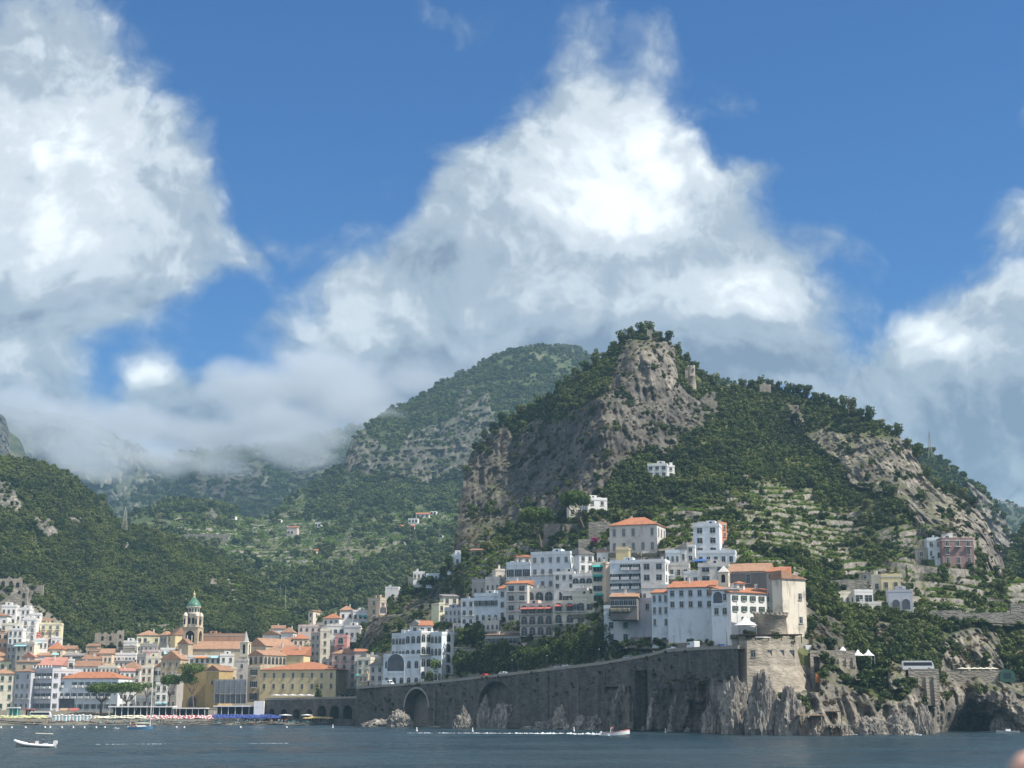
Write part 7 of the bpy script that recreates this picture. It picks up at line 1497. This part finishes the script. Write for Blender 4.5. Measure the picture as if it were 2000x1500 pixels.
t = thing('garden_shed', 'rounded green shed among bushes at the right-hand roadside', 'shed', P(1968, 1326, 526)); b = MB(); b.prism([(-2.6, -1), (2.6, -1), (2.6, 1.8), (1.7, 2.8), (0, 3.2), (-1.7, 2.8), (-2.6, 1.8)], 0, 4); b.build('wall', [SH['green']], t); b = MB(); b.box(-1.2, 1.2, -.06, -.01, .2, 2); b.build('door', [G_glass], t)
# ================================================================== boats
def hullmesh(L, Bm, D, bow=.7, mats=(0, 1), n=14, stripe=None):
    b = MB(); secs = []
    for i in range(n + 1):
        x = -L / 2 + L * i / n; f = i / n; w = Bm / 2 * (1 - max(0, (f - .45) / .55) ** 2.2) * (1 if f > .03 else .93); sh = D + bow * max(0, f - .3) ** 1.6; keel = -.35 + (.5 + bow * .6) * max(0, f - .72) ** 1.5 * 2.2
        w = max(w, .02); secs.append([(x, -w, sh), (x, -w * .96, sh * .82), (x, -w * .80, .06 + keel * .3), (x, 0, keel), (x, w * .80, .06 + keel * .3), (x, w * .96, sh * .82), (x, w, sh)])
    for i in range(n):
        for j in range(6): b.add([secs[i][j], secs[i + 1][j], secs[i + 1][j + 1], secs[i][j + 1]], [(0, 1, 2, 3)], 1 if j in (0, 5) else 0, True)
    b.add(secs[0], [tuple(range(7))], 0)
    for i in range(n): b.add([secs[i][0], secs[i + 1][0], secs[i + 1][6], secs[i][6]], [(0, 1, 2, 3)], 2)
    return b
M_gel = flatm('gelcoat_white', (.80, .80, .79), .25, .5); M_gelb = flatm('gelcoat_blue', (.10, .22, .36), .25, .5); M_gelr = flatm('gelcoat_red', (.55, .05, .04), .25, .5); M_deckw = varm('boat_deck', (.62, .60, .54), .15); M_rubber = varm('tube_white', (.78, .78, .76), .08, 1, .45)
Yw = lambda py: 3000 * CH / (py - HOR) * .998
# inflatable
Yr = Yw(1456); t = thing('inflatable_boat', 'white inflatable boat with a pale sunshade roof cruising at the lower left', 'boat', wpt(66, Yr, .02), math.pi); t.rotation_euler = (0, R(-2), math.pi + R(4))
b = MB(); pa = [(-3.9, -1.05, .42), (-2, -1.08, .42), (0, -1.08, .48), (1.8, -1.0, .62), (3.0, -.62, .88), (3.75, 0, 1.12), (3.0, .62, .88), (1.8, 1.0, .62), (0, 1.08, .48), (-2, 1.08, .42), (-3.9, 1.05, .42)]
def dens_(pts, k=4):
    out = []
    for i in range(len(pts) - 1):
        p0, p1, p2, p3 = [Vector(pts[max(0, min(len(pts) - 1, i + j))]) for j in (-1, 0, 1, 2)]
        for q in range(k): s = q / k; out.append(.5 * ((2 * p1) + (-p0 + p2) * s + (2*p0 - 5*p1 + 4*p2 - p3) * s*s + (-p0 + 3*p1 - 3*p2 + p3) * s**3))
    return out + [Vector(pts[-1])]
dp = dens_(pa); b.tube(dp, [.16] + [.27] * (len(dp) - 2) + [.16], 12); b.build('tube', [M_rubber], t)
b = hullmesh(6.8, 1.7, .35, .9); b.v = [(x + .1, y, z) for x, y, z in b.v]; b.build('hull', [MP['grey'], MP['grey'], M_deckw], t)
b = MB(); b.box(-.9, -.2, -.4, .4, .3, 1.25); b.add([(-.2, -.4, 1.2), (-.2, .4, 1.2), (-.45, .38, 1.7), (-.45, -.38, 1.7)], [(0, 1, 2, 3)]); b.build('console', [M_gel], t)
b = MB(); b.box(-2.5, -1.8, -.5, .5, .3, .85); b.box(.6, 1.6, -.5, .5, .3, .62); b.build('seat', [U['white']], t)
b = MB(); b.prism([(-4.15, .35), (-3.7, .3), (-3.65, 1.1), (-3.8, 1.45), (-4.3, 1.42), (-4.45, 1.1), (-4.4, .7)], -.3, .3); b.box(-4.3, -4.05, -.08, .08, -.6, .35); b.build('outboard', [M_gel], t)
b = MB(); b.box(-3.3, -.2, -.85, .85, 2.62, 2.74); tt = b.build('sunshade', [U['cream']], t)
b = MB()
for x in (-2.9, -.6):
    for y in (-.7, .7): b.tube([(x, y, .5), (x, y, 2.62)], .02, 5)
b.build('sunshade_frame', [M_rim], t)
bp = wpt(66, Yr, 0)
person('person in dark clothes sitting forward in the inflatable boat', bp + Vector((-1.0, 0, .62)), R(-60), 'sit', 'black'); person('person in a red top sitting amidships in the inflatable boat', bp + Vector((.3, -.2, .7)), R(-80), 'sit', 'red'); person('person in white standing at the console of the inflatable boat', bp + Vector((1.75, 0, .30)), R(-90), 'stand', 'white')
# sailboat
Ys_ = Yw(1423); t = thing('sailing_boat', 'blue hulled sailing boat with a tall bare mast and people aboard near the beach', 'sailboat', wpt(274, Ys_, 0), R(8)); b = hullmesh(8.6, 2.7, .95, .6); b.build('hull', [M_gelb, M_gelb, M_deckw], t)
b = MB(); b.prism([(-1.2, .95), (2.2, 1.05), (1.6, 1.5), (-1.0, 1.5)], -.8, .8); b.build('cabin', [M_gel], t); b = MB(); b.tube([(3.35, 0, .9), (3.5, 0, 20.3)], [.15, .10], 8); b.build('mast', [M_pole], t)
b = MB(); b.tube([(3.3, 0, 2.0), (-2.0, 0, 2.1)], .07, 6); b.tube([(3.1, 0, 2.2), (.5, 0, 2.3), (-1.8, 0, 2.25)], [.14, .2, .1], 8); b.build('boom', [U['cream']], t)
b = MB()
for e in ((4.25, 0, 1.5), (-4.1, 0, 1.1), (3.2, -1.1, 1.1), (3.2, 1.1, 1.1)): b.tube([(3.5, 0, 20), e], .03, 4)
b.tube([(2.2, 0, 18), (2.6, 0, 6), (2.2, 0, 6), (2.9, 0, 12)], .05, 5); b.build('rigging', [M_pole], t)
for i, (dx, c, ps) in enumerate(((-3.5, 'white', 'stand'), (-2.9, 'black', 'sit'), (-2.1, 'red', 'stand'), (-1.5, 'white', 'sit'))): person(('person in white at the stern', 'person in black sitting', 'person in red standing', 'person in white sitting by the cabin')[i] + ' on the sailing boat', wpt(274, Ys_, 0) + Vector((dx, dx * math.tan(R(8)) , .85 if ps == 'stand' else 1.1)), R(70 * i), ps, c)
# speedboat and its wake
Yp = Yw(1434); t = thing('speedboat', 'white speedboat with a red stripe racing right with a long foam wake', 'boat', wpt(1203, Yp, .15)); t.rotation_euler = (0, R(-4), 0); b = hullmesh(7.8, 2.4, .9, .8); b.build('hull', [M_gel, M_gelr, M_gel], t)
b = MB(); b.prism([(-.6, .9), (1.2, 1.0), (.5, 1.6), (-.3, 1.65)], -.8, .8); b.build('windscreen', [G_glass], t); b = MB(); b.tube([(-1.4, -.9, .9), (-1.2, -.8, 2.1), (-1.2, .8, 2.1), (-1.4, .9, .9)], .05, 6); b.build('roll_bar', [M_gel], t); b = MB(); b.box(-4.3, -3.8, -.3, .3, .1, 1.3); b.build('outboard', [M_gel], t)
person('helmsman in a red top standing in the speedboat', wpt(1203, Yp, .9) + Vector((-.9, 0, 0)), R(90), 'stand', 'red')
m, tn, bb = newmat('foam'); bb.inputs['Base Color'].default_value = (.62, .67, .70, 1)
def foam(name, lab, pts, w0, w1, h, seed, dens=.45):
    r = np.random.default_rng(seed); v = []; f = []
    for _ in range(int(900 * dens)):
        k = r.uniform() ** .8; i = min(int(k * (len(pts) - 1)), len(pts) - 2); q = k * (len(pts) - 1) - i; p = pts[i].lerp(pts[i + 1], q); w = w0 + (w1 - w0) * k
        a, e = r.uniform(.25, .9) * w * .9, r.uniform(.06, .22) * w; x, y = p.x + r.normal() * w * .6, p.y + r.normal() * w * .55; z = .10 + abs(r.normal()) * h * (.15 + k ** 2 * .8); o = len(v)
        for t_ in range(7): an = t_ * 6.283 / 7; v.append((x + a * math.cos(an) * r.uniform(.6, 1.2), y + e * 2 * math.sin(an), .05))
        v.append((x, y, z)); f += [(o + j, o + (j + 1) % 7, o + 7) for j in range(7)]
    me = bpy.data.meshes.new(name); me.from_pydata(v, [], f); me.materials.append(bpy.data.materials['foam']); me.polygons.foreach_set('use_smooth', [True] * len(f)); o = link(name, me); o['kind'] = 'stuff'; o['label'] = lab; o['category'] = 'foam'
foam('wake', 'long white foam wake trailing left behind the speedboat', [wpt(x, y, 0) for x, y in ((790, 478), (900, 476), (1010, 470), (1100, 462), (1190, Yp))], .7, 1.3, .35, 3, .30)
foam('swell_foam', 'thin pale foam streak left by a passing boat', [wpt(x, y, 0) for x, y in ((180, 330), (300, 334), (420, 336), (560, 340))], .35, .35, .02, 5, .16)
foam('surf', 'thin line of foam where the sea meets the rocks', [wpt(x, float(shoreY(x)) - 4.5, 0) for x in range(1440, 1830, 26)], .7, .7, .10, 7, .35)
def smallboat(lab, px, py, L, col, rz=0, name='moored_boat'):
    Y = Yw(py); t = thing(name, lab, 'boat', wpt(px, Y, 0), rz); b = hullmesh(L, L * .3, L * .10, L * .06); b.build('hull', [M_paint[col], M_gel, M_deckw], t); b = MB(); b.box(-L * .12, L * .08, -L * .08, L * .08, L * .1, L * .19); b.build('console', [M_gel], t); b = MB(); b.box(-L * .54, -L * .48, -.15, .15, 0, L * .17); b.build('outboard', [M_paint['black']], t)
smallboat('pale grey motorboat moored by the rocks at the right edge', 1968, 1430, 6.8, 'silver', R(180)); smallboat('tiny white dinghy off the point near the dark cove', 1792, 1434, 2.4, 'white'); smallboat('small white dinghy close to the rocks of the point', 1811, 1430, 1.8, 'white', R(20)); 
smallboat('small white boat off the left beach among the buoys', 226, 1421.5, 2.6, 'white')
for i, x in enumerate((2, 23, 50, 88, 98, 121, 143, 165, 188, 205, 250, 345, 360, 470, 560)):
    b = MB(); b.lathe([(0, -.3), (.3, -.15), (.38, .1), (.25, .4), (.08, .6), (0, .75)], 12); o = b.build('buoy', [U['white']], None, wpt(x, 604, 0)); tag(o, ordw(i + 1) + ' white buoy from the left in the line off the beach', 'buoy', 'white buoys off the beach')
for x, y, lab in ((650, 1420, 'white buoy off the golden parasols'), (814, 1426, 'white buoy before the small sea wall arch'), (923, 1427, 'white buoy in front of the anvil-shaped rock'), (1121, 1426, 'white buoy beyond the foam wake'), (1300, 1429, 'white buoy under the dark crags')):
    b = MB(); b.lathe([(0, -.3), (.3, -.15), (.34, .15), (.15, .6), (.1, 1.3), (0, 1.35)], 12); o = b.build('buoy', [U['white']], None, wpt(x, Yw(y), 0)); tag(o, lab, 'buoy')
# ================================================================== the raised finger of someone beside the viewer
D_ = .50; tip = P(1987, 1444, D_); base = Vector((tip.x + .012, tip.y + .004, tip.z - .012))
def hv(x, y, z): return (tip.x + x, tip.y + y, tip.z + z)
V = [hv(.062, .02, -.155), hv(.050, .01, -.115), hv(.036, .005, -.080),      # wrist, palm, knuckle side
     hv(.024, .003, -.052), hv(.013, .001, -.028), hv(.005, 0, -.012), hv(.0015, 0, -.0035),      # index
     hv(.052, .004, -.072), hv(.054, -.022, -.058), hv(.058, -.034, -.078), hv(.060, -.024, -.092),  # middle
     hv(.066, .006, -.078), hv(.070, -.020, -.066), hv(.074, -.032, -.084), hv(.075, -.022, -.098),   # ring
     hv(.078, .008, -.088), hv(.084, -.014, -.078), hv(.088, -.026, -.094), hv(.087, -.016, -.104),   # little
     hv(.030, -.012, -.118), hv(.022, -.030, -.100), hv(.030, -.040, -.082),   # thumb
     hv(.085, .05, -.25), hv(.12, .10, -.40)]
E = [(0,1),(1,2),(2,3),(3,4),(4,5),(5,6),(1,7),(7,8),(8,9),(9,10),(1,11),(11,12),(12,13),(13,14),(1,15),(15,16),(16,17),(17,18),(0,19),(19,20),(20,21),(0,22),(22,23)]
Rr = [.026,.028,.015,.0105,.0098,.0092,.0065,.012,.010,.0095,.008,.0115,.0098,.009,.0075,.010,.0085,.008,.007,.014,.012,.0095,.030,.038]
M_hs, t_, b_ = newmat('hand_skin'); b_.inputs['Roughness'].default_value = .5; b_.inputs['Subsurface Weight'].default_value = .25; b_.inputs['Subsurface Scale'].default_value = .004
n_ = noise(t_, scalev(t_, geo(t_).outputs['Position'], (60,) * 3), 1, 4).outputs[0]; t_.links.new(mixc(t_, n_, (.72, .42, .30), (.80, .50, .38)), b_.inputs['Base Color'])
hm = skinned('hand', V, E, Rr, M_hs, 2); ho = link('hand', hm); tag(ho, 'blurred raised fingertip of a hand in the lower right corner', 'hand')
bm = bmesh.new(); bmesh.ops.create_uvsphere(bm, u_segments=16, v_segments=10, radius=1); me = bpy.data.meshes.new('fingernail'); 
for v in bm.verts: v.co = Vector((v.co.x * .0062, v.co.y * .0016, v.co.z * .0075))
bm.to_mesh(me); bm.free(); me.materials.append(flatm('nail', (.70, .30, .28), .25, .5)); nl = link('fingernail', me, ho, hv(.0045, -.0088, -.0115)); nl.rotation_euler = (R(12), R(-22), 0)

# plants rooted in the masonry of the sea wall and on the fort
r = np.random.default_rng(77); pp = []
for _ in range(150):
    x = r.uniform(700, 1440); z = r.uniform(.35, .98) * ztop(x); i = max(k for k in range(len(WN) - 1) if WN[k][0] <= x); (pa, A), (pb, B) = WN[i], WN[i + 1]; q = A.lerp(B, (x - pa) / (pb - pa)); d = (B - A).normalized(); pp.append((q.x + d.y * .25, q.y - d.x * .25, z if not (787 < x < 842 or 930 < x < 1014) else ztop(x) - .8))
sc_ = r.uniform(.15, .50, len(pp)); scatter('wall_plants', 'small tufts of plants growing out of the sea wall masonry', pp, np.stack([sc_, sc_, sc_ * 1.2], 1), r.uniform(0, 6, (len(pp), 3)) * (0, 0, 1), PROTO['dark'] + PROTO['dry'])
